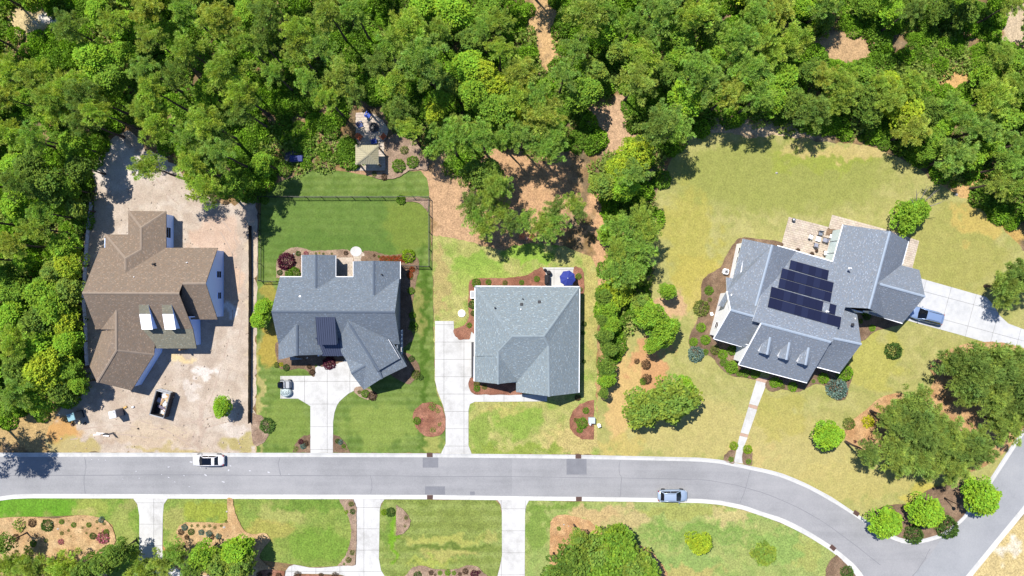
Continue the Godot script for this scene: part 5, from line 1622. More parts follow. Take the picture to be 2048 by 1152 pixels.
func woods() -> void:
	frame(0, 0, 2.88)
	grove_tall = 0.85
	grove("pine", [60, 80, 80, 100, 190, 95, 60, 400, 110, 230, 400, 75, 180, 470, 95, 400, 500, 125, 300, 590, 115, 480, 540, 115, 550, 640, 95, 60, 770, 105, 200, 790, 110, 330, 650, 100, 400, 160, 105, 850, 60, 110, 860, 220, 95, 1060, 60, 105, 1080, 290, 110, 830, 400, 95, 870, 520, 100, 1010, 430, 95, 830, 640, 95, 900, 720, 125, 850, 960, 100, 1060, 600, 110, 1090, 790, 110, 1180, 700, 110, 1260, 100, 120, 1300, 400, 140, 1380, 540, 110, 1400, 640, 100, 1400, 250, 100, 1240, 760, 110, 1180, 1080, 125, 1100, 950, 100, 1250, 880, 105, 90, 1050, 95, 30, 560, 90, 480, 700, 90, 650, 120, 90])
	grove("leaf", [80, 960, 90, 270, 1080, 110, 560, 60, 75, 520, 330, 110, 640, 450, 100, 700, 130, 90, 1330, 1060, 90, 1420, 90, 90, 420, 830, 90, 450, 960, 80, 180, 960, 100, 130, 570, 60, 600, 560, 70, 960, 180, 80, 1170, 520, 70, 700, 300, 80, 380, 1080, 70])
	frame(512, 0, 2.88)
	grove("pine", [60, 100, 110, 230, 180, 105, 80, 30, 90, 420, 80, 110, 560, 60, 110, 620, 140, 85, 100, 420, 85, 240, 300, 100, 370, 270, 110, 130, 560, 110, 300, 470, 90, 480, 440, 110, 560, 530, 90, 270, 720, 145, 190, 800, 90, 350, 660, 95, 860, 160, 125, 760, 270, 95, 950, 330, 145, 700, 370, 90, 800, 480, 100, 1000, 420, 100, 830, 640, 105, 880, 740, 75, 1050, 180, 90, 1400, 120, 90, 1310, 160, 80, 1400, 280, 85, 1120, 800, 140, 1190, 740, 95, 1300, 780, 100, 1440, 790, 90, 1380, 1080, 95, 400, 560, 85, 30, 250, 90])
	grove("leaf", [960, 40, 100, 1120, 60, 120, 1330, 60, 90, 1240, 230, 95, 1220, 380, 115, 1250, 540, 100, 1380, 500, 95, 1380, 640, 115, 1030, 640, 65, 40, 830, 80, 1120, 480, 80, 1300, 420, 90, 1060, 560, 60, 80, 700, 70, 30, 930, 70])
	frame(1024, 0, 2.88)
	grove_tall = 0.75
	grove("pine", [60, 100, 90, 150, 250, 110, 60, 420, 105, 30, 560, 90, 150, 560, 110, 170, 660, 130, 100, 900, 110, 200, 860, 110, 250, 780, 90, 380, 870, 100, 470, 960, 95, 430, 100, 140, 530, 60, 100, 370, 280, 90, 300, 430, 90, 700, 120, 90, 860, 60, 125, 800, 190, 85, 740, 330, 120, 720, 460, 125, 1050, 90, 125, 1060, 400, 125, 1140, 470, 120, 1300, 220, 125, 1400, 80, 110, 1450, 200, 90, 1380, 400, 125, 1250, 540, 110, 1420, 560, 110, 1300, 330, 90, 830, 740, 120, 950, 740, 105, 880, 680, 105, 560, 960, 105, 700, 1000, 95, 300, 960, 80, 60, 780, 90])
	grove("leaf", [400, 540, 110, 550, 550, 75, 560, 170, 100, 880, 420, 85, 960, 230, 110, 1130, 150, 100, 1000, 560, 110, 700, 760, 110, 720, 880, 100, 520, 1060, 85, 640, 1080, 90, 80, 660, 80, 480, 400, 80, 620, 280, 80, 960, 330, 80, 620, 960, 70, 1180, 330, 80])
	frame(1536, 0, 2.88)
	grove_tall = 0.55
	grove("pine", [60, 60, 110, 130, 230, 120, 330, 40, 90, 250, 640, 120, 330, 450, 90, 430, 480, 100, 400, 590, 100, 640, 480, 80, 830, 480, 95, 830, 760, 110, 1050, 600, 90, 1130, 680, 100, 1090, 900, 125, 1300, 560, 125, 1400, 500, 110, 1230, 740, 110, 1400, 950, 110, 1330, 1050, 100, 1440, 1080, 85, 1330, 330, 100, 1440, 820, 90, 700, 580, 90, 30, 300, 90])
	grove("leaf", [340, 110, 55, 180, 30, 80, 100, 450, 100, 250, 420, 100, 40, 560, 85, 150, 580, 90, 540, 420, 80, 560, 560, 90, 580, 670, 80, 700, 470, 60, 800, 650, 110, 940, 640, 90, 1000, 720, 75, 1180, 900, 90, 960, 800, 75, 930, 880, 60, 1350, 700, 110, 1300, 830, 75, 1040, 220, 90, 1090, 320, 90, 1250, 430, 80, 930, 300, 70, 700, 200, 60, 580, 210, 60, 1130, 90, 80, 900, 80, 90, 560, 30, 70, 720, 60, 80, 1160, 210, 70, 1270, 170, 70, 1000, 60, 80, 1400, 360, 90])
	frame(0, 380, 2.2154)
	grove_tall = 0.62
	grove("leaf", [60, 60, 70, 250, 40, 80, 330, 80, 50, 280, 250, 70, 300, 330, 60, 100, 320, 45, 60, 450, 70, 180, 460, 85, 300, 440, 65, 230, 520, 80, 60, 560, 80, 170, 590, 85, 290, 580, 65, 180, 680, 85, 300, 680, 65, 80, 790, 80, 200, 800, 95, 310, 800, 55, 150, 930, 80, 270, 890, 65, 340, 860, 45, 30, 960, 55, 230, 360, 60, 20, 380, 60, 250, 740, 60, 120, 740, 60])
	grove("pine", [150, 170, 70, 40, 240, 70, 60, 680, 85, 60, 900, 85, 180, 100, 70])
	frame(0, 0, 1)
	# the tree off the left edge that shades the street
	tree("pine", -112, 882, 66, 11, 13.0, "")
	tree("pine", 1826, 18, 28, 3, 10.0, "thin tall pine leaning over the scrub right of the metal tub")
	tree("pine", 2022, 8, 26, 5, 9.0, "thin tall pine in the scrub by the top right bare patch")
	# a row beyond the edges, so that the woods go on
	var r := RandomNumberGenerator.new()
	r.seed = 15
	for i in 26: tree("pine" if r.randf() < 0.7 else "leaf", i * 85.0 - 20.0 + r.randf_range(-20, 20), r.randf_range(-46, -26), r.randf_range(30, 44), r.randi() % 6, 0.0, "")
	for i in 10: tree("pine" if r.randf() < 0.5 else "leaf", r.randf_range(-60, -34), 60.0 + i * 76.0, r.randf_range(30, 42), r.randi() % 6, 0.0, "")
	for i in 6: tree("pine" if r.randf() < 0.6 else "leaf", r.randf_range(2078, 2100), 60.0 + i * 72.0, r.randf_range(30, 42), r.randi() % 6, 0.0, "")
	# undergrowth
	var poly := PackedVector2Array([Vector2(-120, -120), Vector2(2170, -120), Vector2(2170, 560), Vector2(2060, 470), Vector2(1985, 430), Vector2(1890, 360), Vector2(1830, 320), Vector2(1750, 285), Vector2(1620, 262), Vector2(1540, 240), Vector2(1440, 245), Vector2(1345, 290), Vector2(1310, 400), Vector2(1300, 560), Vector2(1235, 700), Vector2(1205, 790), Vector2(1205, 560), Vector2(1215, 420), Vector2(1150, 300), Vector2(1010, 300), Vector2(930, 380), Vector2(870, 300), Vector2(780, 260), Vector2(700, 330), Vector2(560, 340), Vector2(500, 400), Vector2(420, 380), Vector2(330, 300), Vector2(230, 250), Vector2(185, 340), Vector2(165, 480), Vector2(155, 620), Vector2(165, 780), Vector2(100, 830), Vector2(0, 850), Vector2(-120, 850)])
	var clear := [[70, 40, 55, 32], [1090, 60, 30, 80], [1690, 95, 70, 34], [1900, 165, 40, 26], [2030, 50, 34, 40], [1228, 250, 36, 60], [1000, 330, 60, 40], [740, 260, 50, 60], [1100, 350, 70, 40], [270, 300, 60, 40]]
	var xs := []
	for i in 9000:
		var p := Vector2(r.randf_range(-120, 2170), r.randf_range(-120, 850))
		var ok := Geometry2D.is_point_in_polygon(p, poly)
		for c in clear:
			if ((p - Vector2(c[0], c[1])) / Vector2(c[2], c[3])).length() < 1.0: ok = false
		if not ok: continue
		var s := r.randf_range(0.5, 1.8)
		var g := at(p.x, p.y)
		xs.append([Transform3D(Basis(Vector3.UP, r.randf() * TAU).scaled(Vector3(s, s * r.randf_range(0.7, 1.3), s)), g), r.randi() % 3])
	for k in 3:
		var mm := MultiMesh.new()
		mm.transform_format = MultiMesh.TRANSFORM_3D
		mm.mesh = [bushes.green, bushes.bright, bushes.sparse][k]
		var mine := xs.filter(func(e: Array) -> bool: return e[1] == k)
		mm.instance_count = mine.size()
		for i in mine.size(): mm.set_instance_transform(i, mine[i][0])
		var o := MultiMeshInstance3D.new()
		o.multimesh = mm
		o.material_override = M.leaf
		o.name = numbered("undergrowth")
		add_child(o)
		o.set_meta("kind", "stuff")
		tag(o, ["mid green low undergrowth covering the floor of the woods", "bright green low undergrowth covering the floor of the woods", "thin sparse saplings and brush covering the floor of the woods"][k], "undergrowth")

# openings in the woods where the ground shows
const GAPS := [[1080, 20, 24, 40], [1108, 85, 18, 28], [1228, 255, 26, 50], [1005, 325, 46, 24], [1110, 360, 40, 16], [930, 320, 14, 14], [660, 250, 10, 18], [590, 210, 10, 12], [380, 215, 10, 10], [1690, 95, 75, 32], [1905, 165, 34, 18], [2025, 50, 36, 36], [70, 35, 45, 22], [742, 252, 34, 46], [1180, 330, 14, 30], [1840, 80, 95, 42], [735, 70, 12, 30], [545, 275, 12, 16], [1160, 240, 14, 14], [880, 345, 20, 24]]

func grove(kind: String, list: Array) -> void:
	for i in range(0, list.size(), 3):
		var v := rng.randi() % 10
		var p := Vector2(fx + list[i] / fs, fy + list[i + 1] / fs)
		var open := false
		for g in GAPS:
			var e: Vector2 = (p - Vector2(g[0], g[1])) / (Vector2(g[2], g[3]) + Vector2.ONE * list[i + 2] / fs * 0.7)
			if e.length() < 1.0: open = true
		if open: continue
		tree(kind, fx + list[i] / fs, fy + list[i + 1] / fs, list[i + 2] / fs * 0.98, v)

# every tree that has no label yet is told apart by its look and by the landmark that it stands nearest to
func name_trees() -> void:
	var marks := [["the fire pit patio's pavilion", 737, 310], ["the covered table on the deck", 596, 320], ["the back end of the brown-roofed house", 300, 440], ["the sandy clearing in the top left corner", 70, 40], ["the left silt fence beside the brown-roofed house", 165, 590], ["the teal-roofed portable toilet", 160, 830], ["the pair of orange chairs under the pines", 1055, 477], ["the straw path at the top middle", 1090, 60], ["the bare straw gap in the middle woods", 1228, 250], ["the metal tub in the scrub", 1700, 43], ["the pale sandy edge behind the big back lawn", 1560, 255], ["the right edge of the big back lawn", 1960, 420], ["the bare patch in the top right corner", 2030, 50], ["the back fence's left corner", 522, 395], ["the yellow shrub in orange straw", 1738, 844], ["the lamp post by the lower oak", 1107, 1105], ["the pink azalea in the lower left bed", 204, 1076], ["the orange straw path at the lower left", 465, 1040], ["the utility box by the street", 1183, 838], ["the left shaded end of the street", 60, 930], ["the bare straw clearing in the right scrub", 1690, 100], ["the navy parasol", 1135, 556]]
	var groups := {}
	for t in tree_list:
		var o: Node3D = t.o
		if o.get_meta("label") != "": continue
		var best: Array = marks[0]
		var bd := 1e9
		for m in marks:
			var d := Vector2(t.x - m[1], t.y - m[2]).length()
			if d < bd:
				bd = d; best = m
		var key: String = best[0] + str(t.pine)
		if not groups.has(key): groups[key] = []
		groups[key].append([bd, t, best[0]])
	for key in groups:
		var l: Array = groups[key]
		l.sort_custom(func(a: Array, b: Array) -> bool: return a[0] < b[0])
		for i in l.size():
			var t: Dictionary = l[i][1]
			var size := "tall" if t.r > 36 else ("slender" if t.r < 27 else "mid-sized")
			t.o.set_meta("label", "%s %s, the %s nearest to %s" % [size, "pine tree" if t.pine else "leafy tree", (ordinal(i) if i > 0 else "one"), l[i][2]])
			t.o.set_meta("group", "pines in and round the woods" if t.pine else "broadleaf trees in and round the woods")

func make_materials() -> void:
	M.concrete = world_mat(mottle(512, [ph(192, 191, 186), ph(226, 226, 222), ph(239, 239, 236)], [[0.006, 0.6], [0.03, 0.4], [0.15, 0.25]], 0.25, 3), 19.0, 0.9)
	M.concrete_grey = world_mat(mottle(512, [ph(200, 203, 206), ph(222, 224, 225), ph(235, 236, 235)], [[0.008, 0.5], [0.03, 0.5], [0.15, 0.3]], 0.25, 4), 17.0, 0.9)
	M.kerb = world_mat(mottle(256, [ph(205, 206, 202), ph(230, 230, 226), ph(242, 242, 240)], [[0.01, 0.6], [0.05, 0.4]], 0.3, 5), 11.0, 0.9)
	M.joint = mat(ph(120, 118, 110), 1.0)
	M.asphalt = world_mat(mottle(1024, [ph(157, 158, 160), ph(172, 173, 175), ph(185, 185, 186)], [[0.004, 0.7, 3], [0.02, 0.4], [-1.0, 0.5], [0.2, 0.25]], 0.45, 6), 77.0, 0.95)
	M.asphalt_two = world_mat(mottle(512, [ph(162, 165, 169), ph(176, 179, 182), ph(188, 190, 192)], [[0.006, 0.8, 3], [0.03, 0.4], [0.2, 0.25]], 0.4, 12), 45.0, 0.95)
	M.patch = world_mat(mottle(256, [ph(132, 134, 140), ph(152, 154, 160)], [[0.03, 0.6], [0.2, 0.4]], 0.5, 7), 12.0, 0.95)
	M.paver = world_mat(mottle(256, [ph(205, 188, 172), ph(228, 212, 192), ph(238, 226, 205)], [[0.02, 0.8], [0.1, 0.4]], 0.4, 8), 9.0, 0.9)
	M.paver.vertex_color_use_as_albedo = true
	M.brick = world_mat(mottle(128, [ph(196, 160, 140), ph(222, 190, 168)], [[0.05, 0.8]], 0.4, 9), 3.0, 0.9)
	M.fascia = mat(ph(238, 241, 243, 1.3), 0.6)
	M.white = mat(ph(246, 247, 248, 1.2), 0.6)
	M.dark = mat(ph(45, 45, 50), 0.6)
	M.black = mat(ph(28, 28, 30), 0.5)
	M.black_cloth = mat(ph(40, 38, 44), 0.9)
	M.glass = mat(Color(0.05, 0.06, 0.08), 0.12)
	M.carglass = mat(Color(0.03, 0.04, 0.07), 0.08)
	M.pane = mat(ph(215, 232, 232, 1.4), 0.3)
	M.wood = mat(ph(170, 140, 105), 0.85)
	M.steel = mat(ph(205, 208, 212), 0.4, 0.6)
	M.steel_dull = mat(ph(190, 194, 198), 0.6, 0.2)
	M.rubber = mat(ph(40, 40, 42), 0.9)
	M.red = mat(Color(0.5, 0.04, 0.03), 0.3)
	M.lamp = mat(ph(225, 230, 235), 0.2)
	M.rust = mat(ph(112, 82, 72), 0.8)
	M.rust2 = mat(ph(84, 60, 54), 0.8)
	M.rock = mat(ph(205, 200, 192), 0.9)
	M.grey_body = mat(ph(195, 200, 208), 0.5, 0.1)
	M.tarp_silver = mat(ph(205, 222, 222), 0.6)

func _ready() -> void:
	rng.seed = 4
	var cam := Camera3D.new()
	cam.name = "camera"
	cam.position = Vector3(0, EYE, 0)
	cam.rotation.x = -PI / 2
	cam.fov = rad_to_deg(2.0 * atan(576.0 * S / EYE))
	cam.far = 1500.0
	add_child(cam)
	var env := Environment.new()
	env.background_mode = Environment.BG_SKY
	var sky := Sky.new()
	var pm := ProceduralSkyMaterial.new()
	pm.sky_top_color = Color(0.35, 0.47, 0.69)
	pm.sky_horizon_color = Color(0.66, 0.76, 0.88)
	pm.sky_curve = 0.15
	pm.ground_bottom_color = Color(0.25, 0.27, 0.2)
	pm.ground_horizon_color = Color(0.5, 0.55, 0.5)
	sky.sky_material = pm
	env.sky = sky
	env.background_energy_multiplier = 0.85
	env.tonemap_mode = Environment.TONE_MAPPER_LINEAR
	env.tonemap_exposure = 1.74
	env.sdfgi_enabled = true
	env.ssao_enabled = true
	env.ssil_enabled = true
	var we := WorldEnvironment.new()
	we.name = "environment"
	we.environment = env
	add_child(we)
	var sun := DirectionalLight3D.new()
	sun.name = "sun"
	sun.light_energy = 1.6
	sun.light_color = Color(1.0, 0.975, 0.945)
	sun.light_angular_distance = 0.5
	sun.shadow_enabled = true
	sun.look_at_from_position(Vector3.ZERO, Vector3(0.34, -1.0, 0.40))
	add_child(sun)
	make_materials()
	grow_library()
	ground()
	house_one()
	house_two()
	house_three()
	house_four()
	pavilion()
	fences()
	vehicles()
	yard_things()
	beds()
	yard_trees()
	woods()
	name_trees()

func ground() -> void:
	var soil := mat(ph(120, 110, 75), 1.0)
	var far := PlaneMesh.new()
	far.size = Vector2(1600, 1600)
	var f := struct("terrain", far, soil)
	f.position.y = -0.03
	var straw := ph(202, 170, 134)
	var tan_c := ph(214, 178, 128)
	var sand := ph(222, 207, 188)
	var white := ph(246, 240, 232)
	var litter := ph(132, 116, 90)
	var olive := ph(176, 168, 92)
	var b := [[70, 40, 70, 40, ph(222, 200, 150), 1.0], [110, 38, 40, 20, white, 0.8], [1090, 60, 45, 90, tan_c, 1.0], [1690, 95, 90, 45, ph(205, 172, 130), 1.0], [1900, 165, 60, 40, ph(222, 180, 120), 1.0], [2030, 50, 50, 55, ph(215, 195, 165), 1.0], [1225, 250, 60, 70, ph(210, 176, 140), 1.0], [1000, 370, 190, 150, ph(214, 172, 130), 0.9], [900, 420, 60, 150, ph(206, 170, 132), 1.0], [1210, 480, 40, 150, ph(214, 172, 130), 1.0], [1250, 780, 90, 160, ph(222, 180, 128), 0.8], [1300, 620, 80, 60, ph(216, 182, 128), 1.0], [760, 350, 110, 60, ph(190, 152, 120), 1.0], [60, 850, 120, 60, ph(205, 175, 120), 0.9], [1560, 260, 90, 30, ph(232, 222, 208), 1.0], [1500, 262, 200, 30, ph(214, 188, 150), 0.9], [1940, 390, 120, 60, ph(224, 184, 124), 0.9], [60, 500, 40, 40, ph(205, 165, 105), 0.9], [280, 1120, 320, 80, ph(212, 165, 105), 0.9], [1990, 1110, 120, 120, ph(216, 196, 140), 1.0], [2020, 1090, 30, 24, white, 0.6], [1990, 620, 80, 60, ph(190, 168, 92), 1.0], [2000, 480, 60, 60, ph(200, 168, 100), 1.0], [540, 900, 60, 60, ph(205, 180, 130), 1.0]]
	zone("ground", [Vector2(-300, -300), Vector2(2348, -300), Vector2(2348, 1452), Vector2(-300, 1452)], ph(150, 122, 82), b, {"res": 1.5, "second": litter, "third": straw, "grain": 0.3, "warp": 40.0, "freq": 0.35})
	# the building lot
	zone("sandy_lot", ragged([Vector2(204, 300), Vector2(235, 268), Vector2(262, 262), Vector2(292, 300), Vector2(325, 312), Vector2(352, 330), Vector2(385, 372), Vector2(430, 405), Vector2(470, 410), Vector2(492, 392), Vector2(512, 398), Vector2(517, 470), Vector2(513, 560), Vector2(514, 700), Vector2(510, 850), Vector2(520, 880), Vector2(512, 906), Vector2(96, 906), Vector2(92, 870), Vector2(120, 820), Vector2(160, 790), Vector2(176, 720), Vector2(164, 640), Vector2(163, 560), Vector2(168, 480), Vector2(190, 400), Vector2(186, 340)], 8, 4, 2), ph(213, 197, 178), [[412, 746, 22, 17, white, 0.7], [385, 778, 14, 16, white, 0.4], [300, 330, 60, 40, ph(232, 218, 204), 0.6], [290, 880, 120, 8, ph(186, 162, 142), 0.5], [400, 850, 10, 60, ph(190, 166, 148), 0.4], [440, 800, 60, 8, ph(232, 214, 198), 0.5], [230, 330, 60, 60, white, 0.5], [120, 860, 45, 30, ph(214, 165, 100), 0.9], [140, 895, 80, 22, ph(190, 174, 104), 0.7], [330, 899, 90, 9, ph(192, 174, 108), 0.6], [490, 888, 56, 18, ph(182, 170, 96), 0.65], [470, 860, 30, 18, white, 0.35], [300, 870, 90, 30, ph(214, 194, 165), 0.7], [460, 570, 30, 60, ph(226, 190, 160), 0.6], [430, 480, 60, 60, ph(220, 186, 160), 0.6], [505, 620, 8, 300, ph(226, 208, 180), 0.7], [460, 615, 20, 16, white, 1.0], [360, 720, 30, 14, ph(238, 214, 160), 0.8]], {"second": ph(198, 181, 162), "third": ph(220, 207, 190), "grain": 0.15, "freq": 0.3})
	lot_marks()
	lawns()
	roads()
	paving()

func lot_marks() -> void:
	var r := RandomNumberGenerator.new()
	r.seed = 33
	var m := mat(ph(198, 178, 160), 1.0)
	level += 1
	for l in [[[480, 460], [470, 560], [474, 640], [455, 720], [430, 800], [400, 860], [388, 904]], [[250, 300], [300, 330], [360, 400], [440, 450], [480, 520]], [[200, 760], [260, 820], [330, 850], [380, 880], [400, 904]], [[140, 870], [240, 860], [330, 866], [470, 830]]]:
		for s in [-9.0, 9.0]:
			var line := []
			for p in l: line.append(Vector2(p[0], p[1]))
			line = resample(curve(line, 6, false), 70)
			for k in range(0, 66, 3):
				if r.randf() < 0.35: continue
				var a := []
				var b := []
				for i in range(k, k + 4):
					var d: Vector2 = ((line[i + 1] as Vector2) - line[i]).normalized().orthogonal()
					var w := r.randf_range(0.5, 1.5)
					a.append(line[i] + d * (s + w))
					b.append(line[i] + d * (s - w * r.randf_range(0.5, 1.0)))
				b.reverse()
				level_sheet("tyre_rut", a + b, m, level * 0.004)
	var clod := make_clod()
	var mm := MultiMesh.new()
	mm.transform_format = MultiMesh.TRANSFORM_3D
	mm.mesh = clod
	mm.instance_count = 900
	for i in 900:
		var p := Vector2(r.randf_range(110, 500), r.randf_range(300, 900))
		if p.x < 175 and p.y < 800: p.x += 200.0
		var q0 := at(p.x, p.y)
		mm.set_instance_transform(i, Transform3D(Basis(Vector3.UP, r.randf() * TAU).scaled(Vector3.ONE * pow(r.randf(), 3.0) * 0.28 + Vector3.ONE * 0.05), q0))
	var o := MultiMeshInstance3D.new()
	o.multimesh = mm
	o.material_override = mat(ph(206, 188, 168), 1.0)
	o.name = "dirt_clods"
	add_child(o)
	o.set_meta("kind", "stuff")
	tag(o, "small clods and crumbs of soil scattered over the sandy lot", "soil")

func make_clod() -> ArrayMesh:
	return lathe(Vector3.ZERO, [[0.5, 0.0], [0.42, 0.3], [0.15, 0.5], [0.0, 0.5]], 6, false)

func lawns() -> void:
	var g1 := ph(112, 140, 62)
	var g2 := ph(140, 162, 78)
	var gd := ph(92, 124, 50)
	var dry := ph(196, 186, 112)
	var tan_c := ph(214, 192, 138)
	# house two: rich green, mown across
	var l2 := ragged([Vector2(522, 400), Vector2(526, 387), Vector2(552, 367), Vector2(609, 346), Vector2(640, 335), Vector2(700, 345), Vector2(742, 353), Vector2(760, 356), Vector2(794, 354), Vector2(818, 343), Vector2(841, 342), Vector2(854, 356), Vector2(859, 388), Vector2(861, 470), Vector2(866, 560), Vector2(867, 640), Vector2(869, 760), Vector2(875, 790), Vector2(886, 812), Vector2(893, 840), Vector2(892, 880), Vector2(890, 906), Vector2(513, 906), Vector2(513, 700), Vector2(514, 600), Vector2(516, 480)], 8, 1.2, 3)
	zone("lawn", l2, ph(112, 138, 64), [[690, 450, 190, 75, ph(106, 136, 64), 0.6], [660, 500, 180, 40, ph(98, 130, 60), 0.5], [820, 450, 60, 70, ph(132, 148, 66), 0.7], [540, 690, 22, 50, ph(186, 164, 80), 0.9], [541, 585, 20, 26, ph(176, 160, 80), 0.8], [848, 700, 10, 240, ph(88, 118, 46), 0.9], [836, 620, 14, 60, ph(172, 160, 98), 0.6], [760, 850, 90, 50, ph(150, 168, 84), 0.7], [570, 850, 60, 60, ph(140, 160, 78), 0.6], [518, 800, 9, 140, ph(196, 182, 120), 0.8], [870, 890, 24, 20, ph(178, 178, 100), 0.8]], {"second": ph(126, 148, 74), "third": ph(102, 128, 58), "stripes": [[PI / 2, 15.0, 0.055]], "grain": 0.18})
	# house three: thin, patchy
	zone("lawn", ragged([Vector2(863, 470), Vector2(895, 474), Vector2(930, 482), Vector2(962, 490), Vector2(1005, 500), Vector2(1040, 489), Vector2(1080, 485), Vector2(1130, 494), Vector2(1180, 512), Vector2(1194, 540), Vector2(1197, 640), Vector2(1194, 700), Vector2(1192, 790), Vector2(1196, 860), Vector2(1204, 909), Vector2(884, 908), Vector2(893, 880), Vector2(893, 838), Vector2(886, 812), Vector2(875, 790), Vector2(869, 760), Vector2(867, 640), Vector2(866, 560)], 8, 2.5, 4), ph(176, 178, 104), [[960, 530, 60, 30, ph(140, 174, 72), 0.8], [1060, 505, 60, 26, ph(140, 180, 66), 0.8], [880, 560, 16, 90, ph(186, 168, 112), 0.8], [1000, 560, 120, 30, ph(166, 186, 90), 0.6], [1180, 600, 20, 120, ph(196, 182, 112), 0.7], [1040, 840, 60, 40, ph(142, 172, 74), 0.8], [960, 870, 30, 60, ph(142, 166, 76), 0.8], [1150, 880, 70, 40, ph(206, 186, 124), 0.8], [1000, 820, 60, 14, ph(196, 184, 112), 0.7], [1030, 902, 120, 10, ph(146, 164, 72), 0.8]], {"second": ph(190, 186, 116), "third": ph(146, 170, 80), "grain": 0.3, "warp": 30.0, "freq": 0.3})
	# house four
	zone("lawn", ragged([Vector2(1302, 460), Vector2(1306, 410), Vector2(1330, 350), Vector2(1352, 300), Vector2(1392, 275), Vector2(1440, 262), Vector2(1500, 276), Vector2(1560, 270), Vector2(1620, 280), Vector2(1700, 286), Vector2(1760, 298), Vector2(1830, 330), Vector2(1880, 372), Vector2(1930, 396), Vector2(1978, 430), Vector2(2048, 500), Vector2(2120, 560), Vector2(2120, 740), Vector2(2052, 856), Vector2(1979, 967), Vector2(1937, 1020), Vector2(1900, 1040), Vector2(1850, 1050), Vector2(1760, 1052), Vector2(1742, 1051), Vector2(1706, 1028), Vector2(1659, 997), Vector2(1609, 970.5), Vector2(1559, 950), Vector2(1534, 944), Vector2(1474, 931), Vector2(1439, 923.5), Vector2(1400, 919.5), Vector2(1300, 917), Vector2(1200, 913), Vector2(1194, 860), Vector2(1196, 800), Vector2(1210, 720), Vector2(1240, 640), Vector2(1290, 590), Vector2(1306, 540)], 9, 3.5, 5), ph(180, 177, 108), [[1560, 350, 260, 90, ph(158, 164, 86), 0.8], [1640, 320, 120, 30, ph(160, 172, 74), 0.6], [1700, 300, 160, 18, ph(214, 190, 130), 0.7], [1900, 500, 120, 110, ph(172, 170, 94), 0.7], [1960, 440, 60, 50, ph(206, 182, 104), 0.8], [1400, 560, 60, 60, ph(208, 186, 104), 0.6], [1380, 480, 60, 120, ph(186, 178, 88), 0.6], [1330, 620, 50, 40, ph(216, 178, 138), 0.9], [1300, 740, 46, 70, ph(216, 164, 118), 0.9], [1240, 790, 40, 110, ph(220, 186, 126), 0.9], [1400, 860, 160, 70, ph(202, 188, 122), 0.7], [1240, 890, 60, 30, ph(206, 186, 112), 0.7], [1600, 900, 120, 80, ph(202, 188, 124), 0.7], [1700, 960, 130, 50, ph(200, 187, 118), 0.7], [1560, 830, 60, 60, ph(186, 178, 96), 0.6], [1740, 720, 70, 70, ph(186, 182, 94), 0.7], [1880, 610, 60, 30, ph(186, 172, 96), 0.6], [1850, 990, 40, 30, ph(206, 190, 92), 0.7], [1500, 910, 60, 20, ph(210, 190, 126), 0.7]], {"second": ph(188, 183, 117), "third": ph(164, 168, 96), "grain": 0.17, "warp": 40.0})
	# across the street
	zone("lawn", [Vector2(-60, 1003), Vector2(0, 1001), Vector2(25, 997.5), Vector2(62, 996), Vector2(267, 997), Vector2(275, 1010), Vector2(279, 1030), Vector2(279, 1105), Vector2(268, 1170), Vector2(200, 1170), Vector2(215, 1110), Vector2(232, 1080), Vector2(225, 1050), Vector2(205, 1036), Vector2(160, 1030), Vector2(100, 1033), Vector2(40, 1033), Vector2(-60, 1040)], ph(136, 162, 76), [[60, 1012, 110, 26, ph(110, 164, 50), 0.8], [180, 1012, 40, 30, ph(170, 178, 90), 0.7], [170, 1028, 30, 14, ph(186, 178, 112), 0.7], [240, 1060, 26, 60, ph(170, 176, 100), 0.7], [262, 1010, 20, 20, ph(176, 168, 110), 0.6]], {"second": ph(120, 154, 62), "third": ph(150, 166, 84), "grain": 0.28})
	zone("lawn", [Vector2(336, 997), Vector2(512, 997), Vector2(700, 998), Vector2(712, 1015), Vector2(713, 1080), Vector2(710, 1128), Vector2(672, 1132), Vector2(620, 1134), Vector2(592, 1129), Vector2(560, 1125), Vector2(520, 1120), Vector2(440, 1112), Vector2(340, 1110), Vector2(326, 1090), Vector2(326, 1012)], ph(138, 160, 78), [[420, 1022, 60, 22, ph(164, 172, 70), 0.7], [350, 1040, 26, 40, ph(180, 176, 106), 0.7], [560, 1030, 60, 26, ph(174, 176, 104), 0.8], [650, 1095, 80, 36, ph(122, 158, 62), 0.7], [540, 1060, 60, 24, ph(186, 174, 96), 0.7], [620, 1010, 90, 12, ph(112, 146, 60), 0.7]], {"second": ph(150, 166, 84), "third": ph(124, 150, 66), "grain": 0.3})
	zone("lawn", [Vector2(768, 999), Vector2(845, 998), Vector2(873, 1000), Vector2(990, 999.5), Vector2(1000, 1010), Vector2(1004, 1030), Vector2(1004, 1112), Vector2(998, 1138), Vector2(990, 1170), Vector2(772, 1170), Vector2(762, 1140), Vector2(758, 1117), Vector2(759, 1020)], ph(142, 158, 80), [[880, 1078, 90, 12, ph(184, 184, 98), 0.8], [900, 1110, 70, 10, ph(188, 182, 106), 0.8], [930, 1040, 60, 30, ph(136, 150, 76), 0.6], [788, 1075, 7, 60, ph(120, 170, 44), 0.8], [775, 1050, 10, 60, ph(120, 150, 66), 0.7], [900, 1095, 110, 6, ph(112, 132, 60), 0.8], [860, 1125, 60, 8, ph(178, 186, 92), 0.8], [980, 1075, 20, 16, ph(190, 182, 108), 0.6]], {"second": ph(150, 164, 88), "third": ph(128, 146, 70), "stripes": [[PI / 2, 24.0, 0.06]], "grain": 0.26})
